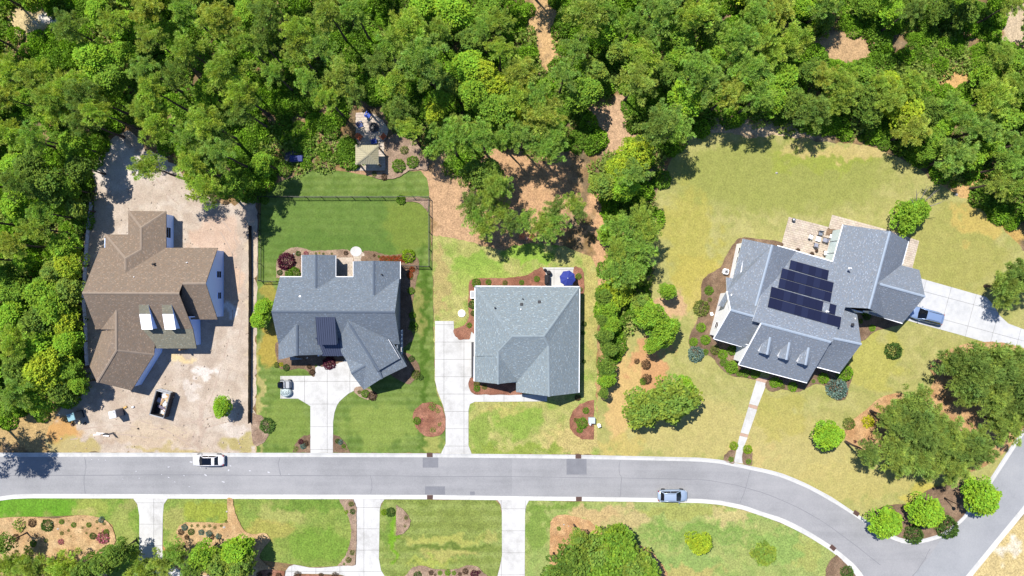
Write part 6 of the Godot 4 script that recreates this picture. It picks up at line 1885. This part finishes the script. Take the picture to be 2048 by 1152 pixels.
	zone("lawn", [Vector2(1058, 1000), Vector2(1140, 1003), Vector2(1250, 1002.5), Vector2(1400, 1005), Vector2(1440, 1009), Vector2(1486, 1020), Vector2(1536, 1036), Vector2(1586, 1057), Vector2(1636, 1085), Vector2(1661, 1101), Vector2(1686, 1122), Vector2(1706, 1143), Vector2(1716, 1170), Vector2(1050, 1170), Vector2(1050, 1030), Vector2(1052, 1012)], ph(162, 176, 104), [[1070, 1050, 26, 70, ph(128, 156, 72), 0.8], [1110, 1008, 60, 12, ph(118, 150, 64), 0.7], [1230, 1040, 80, 34, ph(206, 184, 134), 0.8], [1190, 1030, 60, 24, ph(206, 180, 130), 0.9], [1400, 1060, 140, 12, ph(132, 164, 82), 0.8], [1420, 1080, 160, 10, ph(136, 166, 86), 0.7], [1360, 1020, 110, 14, ph(172, 174, 96), 0.7], [1380, 1120, 80, 22, ph(140, 172, 92), 0.6], [1560, 1095, 60, 40, ph(142, 174, 92), 0.7], [1470, 1030, 60, 14, ph(206, 190, 132), 0.8], [1350, 1145, 110, 16, ph(196, 180, 112), 0.7], [1620, 1110, 26, 40, ph(176, 178, 100), 0.6]], {"second": ph(172, 182, 108), "third": ph(146, 170, 92), "grain": 0.26, "warp": 30.0})

func bed(called: String, pts: Array, kind: String, smooth := true, rag := 0.8) -> void:
	var c := {"red": [ph(168, 120, 98), ph(150, 104, 84), ph(186, 138, 114)], "brown": [ph(148, 124, 102), ph(128, 106, 86), ph(162, 138, 114)], "taupe": [ph(176, 152, 130), ph(156, 132, 112), ph(192, 168, 146)], "straw": [ph(210, 178, 132), ph(196, 160, 116), ph(222, 192, 148)], "orange": [ph(208, 168, 122), ph(196, 152, 108), ph(220, 184, 138)]}
	var k: Array = c[kind]
	zone(called, ragged(curve(pts) if smooth else pts, 5, rag, 9), k[0], [], {"second": k[1], "third": k[2], "grain": 0.34, "freq": 0.4})

func roads() -> void:
	var up_out := [Vector2(-80, 905), Vector2(300, 905), Vector2(620, 905.5), Vector2(845, 906.5), Vector2(1024, 908), Vector2(1150, 909.3), Vector2(1300, 912.5), Vector2(1400, 915), Vector2(1440, 919), Vector2(1475, 926.5), Vector2(1536, 939), Vector2(1561, 945.5), Vector2(1586, 955), Vector2(1611, 966), Vector2(1636, 979), Vector2(1661, 992.5), Vector2(1686, 1009), Vector2(1708, 1024), Vector2(1743, 1046), Vector2(1770, 1063), Vector2(1801, 1076), Vector2(1823, 1080), Vector2(1846, 1077.5), Vector2(1878, 1068), Vector2(1911, 1045), Vector2(1933, 1022), Vector2(1976, 962), Vector2(2048, 850), Vector2(2130, 722)]
	var up_in := [Vector2(-80, 913.5), Vector2(300, 913.5), Vector2(620, 913.8), Vector2(845, 914.3), Vector2(1024, 916), Vector2(1150, 917.3), Vector2(1300, 920.5), Vector2(1400, 923), Vector2(1440, 927), Vector2(1475, 934), Vector2(1536, 947), Vector2(1561, 954), Vector2(1586, 964), Vector2(1611, 974.5), Vector2(1636, 987.5), Vector2(1661, 1002), Vector2(1686, 1017), Vector2(1706, 1030), Vector2(1740, 1053), Vector2(1768, 1072), Vector2(1800, 1085), Vector2(1824, 1089), Vector2(1850, 1085), Vector2(1884, 1075), Vector2(1917, 1051), Vector2(1940, 1027), Vector2(1984, 966), Vector2(2056, 855), Vector2(2138, 728)]
	var lo_in := [Vector2(-80, 1001), Vector2(0, 993), Vector2(25, 989), Vector2(62, 987.5), Vector2(300, 988), Vector2(512, 988.7), Vector2(845, 989.5), Vector2(1024, 992), Vector2(1250, 994.7), Vector2(1400, 997.5), Vector2(1440, 1001), Vector2(1486, 1010), Vector2(1536, 1027.5), Vector2(1561, 1034.5), Vector2(1586, 1046), Vector2(1611, 1059), Vector2(1636, 1074), Vector2(1661, 1090), Vector2(1686, 1109), Vector2(1706, 1126), Vector2(1721, 1142), Vector2(1740, 1175), Vector2(1765, 1230)]
	var lo_out := [Vector2(-80, 1009), Vector2(0, 1001), Vector2(25, 997.5), Vector2(62, 996), Vector2(300, 996.5), Vector2(512, 997.3), Vector2(845, 998), Vector2(1024, 1000), Vector2(1250, 1002.7), Vector2(1400, 1005.5), Vector2(1440, 1009), Vector2(1486, 1019), Vector2(1536, 1036), Vector2(1561, 1045), Vector2(1586, 1057), Vector2(1611, 1070), Vector2(1636, 1085), Vector2(1661, 1101), Vector2(1686, 1122), Vector2(1704, 1140), Vector2(1714, 1156), Vector2(1730, 1185), Vector2(1755, 1235)]
	var ne_in := [Vector2(2160, 855), Vector2(2048, 1010), Vector2(1931, 1152), Vector2(1862, 1236)]
	var ne_out := [Vector2(2168, 862), Vector2(2058, 1013), Vector2(1943, 1152), Vector2(1872, 1242)]
	level += 1
	var a := up_in.slice(0, 20)
	var low := lo_in.duplicate()
	low.reverse()
	level_sheet("road", a + [Vector2(1800, 1085), Vector2(1824, 1089), Vector2(1850, 1085), Vector2(1886, 1074), Vector2(1870, 1110), Vector2(1840, 1240)] + low, M.asphalt, level * 0.004)
	level += 1
	level_sheet("road", [Vector2(1790, 1234), Vector2(1862, 1236), Vector2(1931, 1152), Vector2(2048, 1010), Vector2(2160, 855), Vector2(2138, 728), Vector2(2056, 855), Vector2(1984, 966), Vector2(1940, 1027), Vector2(1917, 1051), Vector2(1884, 1075), Vector2(1860, 1110), Vector2(1815, 1165)], M.asphalt_two, level * 0.004)
	kerb(up_in, up_out)
	kerb(lo_in, lo_out)
	kerb(ne_in, ne_out)
	level += 1
	for p in [[845.5, 915, 876.5, 935], [850, 972.5, 890, 989], [1133, 917, 1173, 949], [940, 983, 949.5, 989.5]]: level_sheet("asphalt_patch", [Vector2(p[0], p[1]), Vector2(p[2], p[1]), Vector2(p[2], p[3]), Vector2(p[0], p[3])], M.patch, level * 0.004)
	var r := RandomNumberGenerator.new()
	r.seed = 21
	# seams and sealed cracks in the asphalt
	var seal := mat(ph(140, 142, 148), 0.9)
	for l in [[[-80, 951], [300, 950], [700, 951.5], [1024, 953.5], [1300, 957], [1420, 961], [1520, 984], [1620, 1028], [1700, 1082], [1760, 1130]], [[1860, 1098], [1835, 1140], [1800, 1180]], [[170, 914], [172, 935], [168, 960], [171, 987]], [[560, 914], [557, 930], [561, 950]], [[742, 988], [744, 970], [741, 950]], [[1240, 920], [1238, 945], [1243, 957], [1240, 994]], [[1500, 942], [1490, 980], [1480, 1006]]]:
		var line := []
		for p in l: line.append(Vector2(p[0], p[1]))
		line = curve(line, 4, false)
		var a2 := []
		var b2 := []
		for i in line.size():
			var d: Vector2 = ((line[mini(i + 1, line.size() - 1)] as Vector2) - line[maxi(i - 1, 0)]).normalized().orthogonal() * r.randf_range(0.3, 0.6)
			var wob := Vector2(r.randf_range(-0.7, 0.7), r.randf_range(-0.7, 0.7))
			a2.append(line[i] + d + wob)
			b2.append(line[i] - d + wob)
		b2.reverse()
		level_sheet("sealed_crack", a2 + b2, seal, (level + 1) * 0.004)
	level += 1
	# pale drips and scrapes of concrete on the asphalt
	var drip := mat(ph(228, 230, 236), 0.95)
	frame(0, 880, 4)
	for d in [[1530, 175, 14, 5], [1645, 278, 16, 6], [1845, 205, 10, 5], [1790, 335, 15, 5], [1830, 240, 6, 9], [2000, 245, 10, 5], [1350, 215, 9, 4], [1350, 298, 12, 3], [1400, 335, 5, 3], [1090, 250, 5, 4], [1115, 305, 6, 3], [985, 312, 4, 3], [1515, 372, 5, 4], [1475, 285, 10, 3], [2150, 258, 16, 5], [2312, 272, 6, 3], [2530, 246, 4, 2], [735, 155, 4, 3], [790, 158, 4, 3], [845, 160, 4, 3], [490, 268, 3, 3], [1712, 400, 3, 4], [1295, 275, 3, 4]]:
		var pts := []
		var turn := r.randf_range(-0.3, 0.7)
		for i in 9:
			var an := TAU * i / 9
			pts.append(Vector2(fx + d[0] / fs, fy + d[1] / fs) + (Vector2(cos(an) * d[2], sin(an) * d[3]) * r.randf_range(0.5, 1.1)).rotated(turn) / fs)
		level_sheet("concrete_drip", pts, drip, (level + 1) * 0.004)
	level += 1
	drain(859.5, 909.5, 0, "brown storm drain in the upper kerb beside the left asphalt patch")
	drain(1156.5, 912.5, 0, "brown storm drain in the upper kerb above the largest asphalt patch")
	drain(860, 994, 0, "brown storm drain in the lower kerb opposite the widest driveway mouth")
	drain(1157.5, 997.5, 0, "brown storm drain in the lower kerb left of the silver car")
	drain(1712, 1026, -0.6, "rusty storm drain in the curved kerb just left of the corner island")
	drain(1665, 1095, -0.72, "rusty storm drain in the inner curved kerb by the corner mulch bed")

func paving() -> void:
	frame(0, 0, 1)
	paved("driveway", "concrete_slab", [Vector2(621, 905.5), Vector2(621, 812), Vector2(596, 797), Vector2(561, 797), Vector2(561, 752), Vector2(629.7, 751.5), Vector2(631, 735), Vector2(645, 726), Vector2(660, 715), Vector2(692, 712), Vector2(712, 738), Vector2(735, 768), Vector2(722, 776), Vector2(708.7, 781), Vector2(697, 787), Vector2(687, 795.5), Vector2(679, 803), Vector2(673.8, 811), Vector2(669, 825), Vector2(666.3, 844), Vector2(666, 905.5)], M.concrete, 0.0, Vector2(3.4, 3.4), Vector2(-0.5, 0.4))
	paved("driveway", "concrete_slab", curve([Vector2(870, 642), Vector2(870, 700), Vector2(870, 760), Vector2(875, 782), Vector2(886, 810), Vector2(891.5, 834), Vector2(891.5, 887), Vector2(882, 907), Vector2(943.5, 908), Vector2(937, 890), Vector2(937, 820), Vector2(940, 808), Vector2(950, 803.3), Vector2(1000, 803.3), Vector2(1094, 802.5), Vector2(1094, 789), Vector2(1044, 788.8), Vector2(960, 789), Vector2(945, 786), Vector2(938, 776), Vector2(938, 765), Vector2(943, 752), Vector2(955, 750), Vector2(955, 666), Vector2(943, 663.7), Vector2(940, 675), Vector2(934, 679), Vector2(918, 678.6), Vector2(908.5, 668), Vector2(907.3, 642)], 1), M.concrete, 0.0, Vector2(3.0, 2.6), Vector2(-1.2, 0.3))
	paved("driveway", "concrete_slab", [Vector2(267, 997), Vector2(275, 1008), Vector2(279, 1030), Vector2(279, 1105), Vector2(272, 1130), Vector2(262, 1180), Vector2(500, 1180), Vector2(470, 1150), Vector2(440, 1130), Vector2(370, 1118), Vector2(330, 1122), Vector2(325, 1097), Vector2(326, 1030), Vector2(328, 1008), Vector2(336, 997)], M.concrete, 0.0, Vector2(3.6, 3.2), Vector2(0.3, 0.2))
	paved("driveway", "concrete_slab", [Vector2(704, 998), Vector2(711, 1006), Vector2(713.5, 1020), Vector2(714, 1080), Vector2(712, 1129), Vector2(672, 1132.5), Vector2(640, 1135.5), Vector2(619.5, 1135), Vector2(600, 1131), Vector2(588, 1129), Vector2(578, 1133), Vector2(572, 1141), Vector2(567, 1170), Vector2(586, 1170), Vector2(587, 1152), Vector2(594.5, 1147), Vector2(640, 1147.5), Vector2(682, 1149), Vector2(697, 1154), Vector2(700, 1170), Vector2(775, 1170), Vector2(769.5, 1152), Vector2(762, 1140), Vector2(758, 1117), Vector2(759.5, 1020), Vector2(762, 1008), Vector2(769, 998.5)], M.concrete, 0.0, Vector2(3.6, 3.2), Vector2(-0.6, 0.9))
	paved("driveway", "concrete_slab", [Vector2(995, 1000), Vector2(1001, 1008), Vector2(1003.7, 1022), Vector2(1004, 1112), Vector2(999.5, 1135), Vector2(990, 1170), Vector2(1049.5, 1170), Vector2(1050, 1030), Vector2(1052, 1012), Vector2(1058, 1000.5)], M.concrete, 0.0, Vector2(3.6, 3.3), Vector2(-1.6, 0.1))
	paved("driveway", "concrete_slab", [Vector2(1838, 556), Vector2(1972, 594), Vector2(1985.5, 609), Vector2(1998, 630), Vector2(2016, 647), Vector2(2048, 659), Vector2(2130, 676), Vector2(2130, 728), Vector2(2048, 710), Vector2(1993, 691), Vector2(1914, 668), Vector2(1800, 637)], M.concrete_grey, 0.262, Vector2(3.9, 3.3), Vector2(1.2, 1.0))
	# front walk of the rotated house: slabs between brick bands
	var walk := [[1512.5, 761, 1533, 766.5, 1515.5, 812, 1498, 807.5], [1496.5, 814, 1514, 819, 1496.5, 869, 1481, 865], [1479, 871.5, 1495, 875, 1487, 894, 1485, 927, 1467.5, 924.5, 1476, 884]]
	var root := struct_root("front_walk")
	for w in walk:
		var pts := []
		for i in range(0, w.size(), 2): pts.append(Vector2(w[i], w[i + 1]))
		var st := st_new()
		slab_to(st, plan(pts), 0.07, 0.1)
		put("concrete_slab", done(st), M.concrete, root)
	for w in [[1505, 752, 1537, 757, 1531, 766, 1512, 761], [1498, 808, 1515.5, 812.5, 1513.8, 818.5, 1496.3, 813.6], [1481, 865.5, 1496.5, 869.5, 1495, 874.5, 1479, 871]]:
		var pts := []
		for i in range(0, w.size(), 2): pts.append(Vector2(w[i], w[i + 1]))
		var st := st_new()
		slab_to(st, plan(pts), 0.075, 0.1)
		put("brick_band", done(st), M.brick, root)
	# patios
	paved("patio", "paver", [Vector2(1577.5, 434), Vector2(1657, 454), Vector2(1664, 429.5), Vector2(1780, 461), Vector2(1838, 482), Vector2(1822, 545), Vector2(1800, 540), Vector2(1812, 486), Vector2(1690, 452), Vector2(1672, 525), Vector2(1560, 498)], M.paver, 0.262, Vector2(0.5, 0.32), Vector2.ZERO, 0.06, 0.012, true)
	frame(690, 210, 8.23)
	paved("patio", "paver", pts2([175, 130, 330, 120, 480, 150, 620, 250, 720, 400, 670, 590, 640, 780, 668, 790, 668, 1080, 120, 1080, 120, 645, 180, 640]), M.paver, 0.0, Vector2(0.6, 0.4), Vector2.ZERO, 0.06, 0.014, true)
	frame(500, 470, 5.008)
	paved("patio", "paver", pts2([862, 225, 1034, 225, 1034, 415, 862, 415]), M.paver, 0.0, Vector2(0.45, 0.3), Vector2.ZERO, 0.07, 0.012, true)
	paved("patio_step", "concrete_slab", pts2([1030, 205, 1040, 230, 1040, 265, 1150, 265, 1145, 180, 1118, 165]), M.paver, 0.0, Vector2(0.6, 0.4), Vector2.ZERO, 0.065, 0.012, true)
	var st := st_new()
	slab_to(st, PackedVector2Array(range(24).map(func(i: int) -> Vector2: return flat(q(1063 + cos(TAU * i / 24) * 57, 165 + sin(TAU * i / 24) * 50)))), 0.09, 0.1)
	struct("round_pad", done(st), M.concrete)
	frame(860, 470, 5.008)
	paved("patio", "concrete_slab", pts2([1132, 325, 1440, 325, 1440, 520, 1132, 520]), M.concrete, 0.0, Vector2(3.0, 3.0), Vector2(0.3, 0.2))
	frame(560, 290, 19.2)
	var deck := struct_root("deck")
	var dm := mat(ph(92, 96, 110), 0.9)
	for i in 26: put("deck_board", box(q(210 + i * 37, 480) + Vector3(0, 0.16, 0), Vector3(0.135, 0.06, 1.95)), dm, deck)

func fences() -> void:
	fence_run("black metal fence along the back of the green fenced lawn", Vector2(522, 395), Vector2(858.5, 395), 1.35, 2.35)
	fence_run("black metal fence along the left side of the green fenced lawn", Vector2(522, 396), Vector2(522, 561), 1.35, 2.35)
	fence_run("black metal fence along the right side of the green fenced lawn", Vector2(859, 396), Vector2(859, 533), 1.35, 2.35)
	fence_run("short black fence joining the right fence to the blue-roofed house", Vector2(858, 533), Vector2(805, 531), 1.35, 1.8)
	fence_run("short black fence joining the left fence to the blue-roofed house", Vector2(523, 562), Vector2(557, 563), 1.35, 1.3)
	silt_fence("tall black silt fence between the sandy lot and green lawn", [Vector2(503, 452), Vector2(503.5, 560), Vector2(503, 640), Vector2(502.5, 760), Vector2(502, 845)], 1.0, M.black)
	silt_fence("grey silt fence sagging along the woods on the sandy lot's left edge", [Vector2(186, 405), Vector2(180, 450), Vector2(175, 505), Vector2(172, 560), Vector2(170, 600), Vector2(174, 650), Vector2(175, 700), Vector2(177, 730)], 0.7, mat(ph(196, 204, 216), 0.8))

func vehicles() -> void:
	var white := mat(ph(248, 248, 250), 0.25)
	white.clearcoat_enabled = true
	white.clearcoat = 0.6
	var silver := mat(ph(200, 222, 245), 0.3, 0.35)
	silver.clearcoat_enabled = true
	var blue := mat(ph(160, 190, 235), 0.25, 0.35)
	blue.clearcoat_enabled = true
	car("car", "white car with dark glass roof parked on the street by the sandy lot", 416, 921, PI, white, 4.7, 1.8, 1.48, true, 1.25, 0.75)
	car("car", "silver blue hatchback parked against the lower kerb of the street", 1345.5, 992, 0.0, silver, 4.4, 1.78, 1.6, false, 1.15, 0.35)
	car("car", "dark blue SUV with shiny blue roof parked nose-in on the right driveway", 1854.5, 631, PI - 0.262, blue, 5.1, 1.95, 1.8, false, 1.3, 0.3)
	cart("small grey cart with dark windshield on the concrete parking pad", 570.5, 768.5, false)
	cart("low silver-covered cart below the dark-windshield cart on the parking pad", 572.5, 784.5, true)

func yard_things() -> void:
	dumpster()
	portable_toilet("white-roofed grey portable toilet on the sandy lot", 241.5, 824, 0.22, ph(248, 248, 248), ph(150, 150, 158))
	portable_toilet("teal-roofed portable toilet at the wood's edge by the sandy lot", 160.5, 829, 0.3, ph(150, 200, 210), ph(90, 110, 120))
	frame(130, 790, 11.52)
	var k := 0
	for w in [[745, 908, 160, 22, 0.03, "white"], [830, 875, 190, 16, -0.03, "white"], [960, 930, 130, 24, -0.1, "white"], [1060, 880, 170, 18, 0.3, "dark"], [1165, 920, 140, 24, -0.85, "dark"], [940, 890, 90, 40, 0.2, "dark"]]:
		var o := put("board", box(Vector3(0, 0.1 + k * 0.04, 0), Vector3(w[2] / fs * S, 0.08, w[3] / fs * S), w[4]), M.white if w[5] == "white" else M.dark)
		o.position = q(w[0], w[1])
		tag(o, "%s board in the heap near the street on the sandy lot, %s from left" % [w[5], ordinal([0, 1, 3, 4, 5, 2][k])], "board", "boards heaped on the sandy lot")
		k += 1
	for w in [[350, 640, 50, 45, "pale square block beside the teal-roofed portable toilet", ph(250, 240, 200)], [130, 535, 50, 45, "white scrap of sheet left of the teal-roofed portable toilet", ph(252, 246, 240)], [178, 680, 50, 60, "dark small crate below left of the teal-roofed portable toilet", ph(110, 80, 65)], [470, 650, 50, 45, "black bucket-sized block below right of the teal-roofed portable toilet", ph(40, 40, 45)], [1575, 270, 60, 40, "white scrap of board right of the white-roofed portable toilet", ph(248, 248, 250)], [1690, 770, 30, 30, "dark offcut lying alone on the sand right of the portable toilets", ph(80, 70, 60)], [1400, 280, 80, 40, "tan sheet of wood behind the white-roofed portable toilet", ph(235, 190, 110)]]:
		var o := put("scrap_block", box(Vector3(0, 0.12, 0), Vector3(w[2] / fs * S, 0.24, w[3] / fs * S), 0.4, 0.02), mat(w[5], 0.9))
		o.position = q(w[0], w[1])
		tag(o, w[4], "scrap")
	# fire pit patio
	frame(690, 210, 8.23)
	var blue := mat(ph(40, 90, 205), 0.7)
	var navy := mat(ph(40, 70, 140), 0.7)
	var orange := mat(ph(240, 120, 60), 0.7)
	slatted_chair("bright blue slatted chair at the top of the fire pit patio", q(388, 170), 2.6, blue)
	slatted_chair("dark blue slatted chair on the left of the fire pit patio", q(262, 330), 1.9, navy)
	slatted_chair("orange slatted chair on the left of the fire pit patio", q(250, 540), 0.9, orange)
	slatted_chair("bright blue slatted chair between the fire pit and the pavilion", q(480, 600), 3.4, blue)
	slatted_chair("orange slatted chair on the right of the fire pit patio", q(632, 525), 3.9, orange)
	var fp := thing("fire_pit", "round dark stone fire pit in the middle of the chairs", "fire pit", q(478, 375))
	for i in 14: put("stone", box(Vector3(cos(TAU * i / 14) * 0.62, 0.2, sin(TAU * i / 14) * 0.62), Vector3(0.2, 0.4, 0.27), -TAU * i / 14, 0.03), mat(ph(96, 92, 96), 0.95), fp)
	put("ash_bed", lathe(Vector3.ZERO, [[0.0, 0.18], [0.55, 0.16]], 14), M.black, fp)
	# the covered table on the deck
	frame(560, 290, 19.2)
	var cv := thing("covered_table", "long table under a dark blue cover on the shaded deck", "table", q(690, 560) + Vector3(0, 0.19, 0))
	put("cover", box(Vector3(0, 0.45, 0), Vector3(1.95, 0.75, 0.95), 0.0, 0.1), mat(ph(45, 60, 130), 0.75), cv)
	for i in 5: put("fold", tube([Vector3(-0.8 + i * 0.36, 0.83, -0.42), Vector3(-0.6 + i * 0.36, 0.85, 0.0)], [0.03, 0.02], 5), mat(ph(96, 120, 190), 0.7), cv)
	# house three
	frame(860, 470, 5.008)
	slatted_chair("left orange slatted chair under the pines behind the grey-roofed house", q(922, 28), 0.1, mat(ph(245, 150, 100), 0.7))
	slatted_chair("right orange slatted chair under the pines behind the grey-roofed house", q(1018, 36), -0.15, mat(ph(245, 150, 100), 0.7))
	small_table("small orange table between two slatted chairs under the pines", q(970, 32), 0.26, 0.45, mat(ph(246, 190, 160), 0.7))
	parasol("navy blue octagonal parasol on the white back patio", at(1135.3, 556.5, 2.4) * Vector3(1, 0, 1), 1.2, mat(ph(42, 62, 160), 0.8))
	small_table("round patio table under the navy parasol", at(1135.3, 556.5, 2.4) * Vector3(1, 0, 1) + Vector3(0.0, 0.06, 0.0), 0.6, 0.72, M.steel_dull)
	covered_grill("long grill under a black cover on the white back patio", q(1171, 448) + Vector3(0, 0.06, 0), Vector3(0.75, 1.0, 1.45), 0.0, false)
	covered_grill("round black-covered smoker behind the long covered grill", q(1188, 378) + Vector3(0, 0.06, 0), Vector3(0.72, 1.1, 0.72), 0.0, true)
	covered_grill("smallest black-covered kettle at the top corner of the white patio", q(1152, 350) + Vector3(0, 0.06, 0), Vector3(0.45, 0.7, 0.45), 0.0, true)
	var ac := thing("air_conditioner", "pale boxed air conditioner against the left wall of the grey-roofed house", "air conditioner", q(430, 598))
	put("cabinet", box(Vector3(0, 0.42, 0), Vector3(0.75, 0.8, 1.15), 0.0, 0.06), M.white, ac)
	put("grille", box(Vector3(0, 0.83, 0), Vector3(0.55, 0.03, 0.9)), M.steel_dull, ac)
	var lid := thing("septic_lid", "round white concrete lid in the lawn left of the grey-roofed house", "lid", q(318, 785))
	put("disc", lathe(Vector3.ZERO, [[0.56, 0.0], [0.56, 0.14], [0.5, 0.17], [0.0, 0.18]], 26), M.white, lid)
	frame(860, 680, 5.008)
	var ub := thing("utility_box", "square pale green utility box on the mulch bed near the street", "utility box", q(1615, 797))
	put("cabinet", box(Vector3(0, 0.4, 0), Vector3(0.95, 0.8, 0.85), 0.0, 0.04), mat(ph(200, 216, 220), 0.6), ub)
	put("lid", box(Vector3(0, 0.82, 0), Vector3(1.0, 0.06, 0.9), 0.0, 0.02), mat(ph(212, 226, 228), 0.6), ub)
	for w in [[1688, 848, 0.42, "white square pedestal right of the utility box"], [1600, 836, 0.2, "tiny white pedestal at the corner of the utility box"]]:
		var o := thing("cable_pedestal", w[3], "pedestal", q(w[0], w[1]))
		put("body", box(Vector3(0, 0.4, 0), Vector3(w[2], 0.8, w[2]), 0.3, 0.04), M.white, o)
		put("cap", box(Vector3(0, 0.82, 0), Vector3(w[2] * 1.1, 0.06, w[2] * 1.1), 0.3, 0.02), M.white, o)
	# house four patio
	frame(1560, 430, 11.52)
	var grey := mat(ph(165, 170, 188), 0.8)
	patio_chair("white-seated patio chair left of the small square patio table", q(685, 515), 1.3, M.white)
	patio_chair("grey patio chair above the small square patio table", q(905, 430), -0.2, mat(ph(140, 150, 165), 0.8))
	patio_chair("wide grey patio chair right of the small square patio table", q(1010, 585), -1.9, grey)
	patio_chair("grey patio chair below the small square patio table", q(803, 700), 2.9, grey)
	small_table("small square white patio table between four patio chairs", q(852, 560), 0.34, 0.45, M.white, true, -0.25)
	patio_chair("white lounge seat in the lower right corner of the paved patio", q(1030, 880), 3.0, M.white)
	patio_chair("white patio seat against the glazed porch", q(1165, 500), -1.8, M.white)
	var kg := thing("kettle", "small black and white kettle at the patio's upper left corner", "kettle", q(288, 118))
	put("bowl", lathe(Vector3.ZERO, [[0.1, 0.0], [0.24, 0.3], [0.28, 0.5], [0.2, 0.68], [0.0, 0.74]], 14), M.dark, kg)
	put("lid", lathe(Vector3(0, 0.5, 0), [[0.24, 0.16], [0.12, 0.26], [0.0, 0.28]], 14), M.steel, kg)
	for w in [[390, 815, "left brown potted plant by the patio's house edge"], [715, 900, "right brown potted plant by the patio's house edge"], [825, 830, "small potted plant beside the lower grey patio chair"]]:
		var o := thing("potted_plant", w[2], "potted plant", q(w[0], w[1]))
		put("pot", lathe(Vector3.ZERO, [[0.0, 0.0], [0.16, 0.0], [0.22, 0.36], [0.18, 0.36], [0.0, 0.3]], 12), M.rust, o)
		var l := put("foliage", bushes.brown, M.leaf, o)
		l.position.y = 0.3
		l.scale = Vector3.ONE * (0.34 if w[0] != 825 else 0.22)
	frame(1420, 520, 6.4)
	var hv := thing("air_conditioner", "square white air conditioner with dark fan on the mulch by the rotated house", "air conditioner", q(188, 150))
	put("cabinet", box(Vector3(0, 0.42, 0), Vector3(0.85, 0.8, 0.85), -0.25, 0.14), M.white, hv)
	put("fan_guard", lathe(Vector3(0, 0.82, 0), [[0.3, 0.0], [0.3, 0.025], [0.0, 0.03]], 18), mat(ph(210, 214, 220), 0.5), hv)
	for i in 4: put("fan_blade", box(Vector3(cos(i * PI / 2 + 0.5) * 0.13, 0.86, sin(i * PI / 2 + 0.5) * 0.13), Vector3(0.24, 0.012, 0.09), -i * PI / 2 - 0.5), M.dark, hv)
	var mb := put("meter_pad", box(Vector3(0, 0.2, 0), Vector3(0.42, 0.4, 0.5), 0.3, 0.05), M.white)
	mb.position = q(15, 690)
	tag(mb, "small white box on the mulch beside the round bush", "box")
	frame(1380, 580, 4.8)
	var pc := thing("porch_bench", "pale wooden bench on the small front porch of the rotated house", "bench", q(462, 635), 1.3)
	put("seat", box(Vector3(0, 0.42, 0), Vector3(1.6, 0.08, 0.5)), mat(ph(236, 208, 178), 0.8), pc)
	put("backrest", box(Vector3(0, 0.75, -0.24), Vector3(1.6, 0.5, 0.06)), mat(ph(236, 208, 178), 0.8), pc)
	for s in [-0.7, 0.7]: put("leg", box(Vector3(s, 0.2, 0), Vector3(0.08, 0.4, 0.45)), mat(ph(236, 208, 178), 0.8), pc)
	# loose things
	frame(0, 0, 1)
	var dish := thing("metal_tub", "round grey metal tub lying in the scrub by the woods", "tub", at(1700, 43))
	put("tub", lathe(Vector3(0, 0.0, 0), [[0.3, 0.0], [0.42, 0.3], [0.46, 0.32], [0.38, 0.28], [0.26, 0.05], [0.0, 0.05]], 18), M.steel, dish)
	lamp_post("black lamp post on the corner mulch island between round trees", 1888.5, 996, 3.6)
	lamp_post("black lamp post in the pine straw left of the big bottom oak", 1107.5, 1105, 2.6)
	var i := 0
	for w in [[105, 1045, 3.4, "white rock right of the dark bush in the lower left straw bed"], [117, 1057, 3.4, "pale wedge-shaped rock in the lower left straw bed"], [449, 1054, 4.0, "largest white rock in the straw bed right of the lower left driveway"], [445, 1065, 1.8, "small white rock below the largest rock in that straw bed"], [464, 1064.5, 1.8, "small white rock at the right of the rock group in the straw bed"], [454, 1023, 2.0, "pale stone at the edge of the orange straw path by the street"], [1125.5, 1043, 1.8, "small white rock at the top of the straw bed by the oak"], [1127.5, 1048.5, 3.0, "larger grey rock in the straw bed by the oak"], [1137, 1051.5, 2.6, "pale rock right of the larger grey rock in the oak's straw bed"], [588, 508, 2.4, "pale round rock on the mulch behind the plum bush"], [805, 1042, 2.2, "pale stone in the half-moon mulch bed"]]:
		stone(w[3], w[0], w[1], w[2], 50 + i)
		i += 1
	for w in [[1553, 346, 3.0, "small whitish bare stone patch on the big back lawn"], [1912, 389, 4.5, "white stone lying at the edge of the right woods"], [1108, 230, 3.0, "white rock among the trees in the middle of the woods"]]:
		stone(w[3], w[0], w[1], w[2], 80 + i)
		i += 1
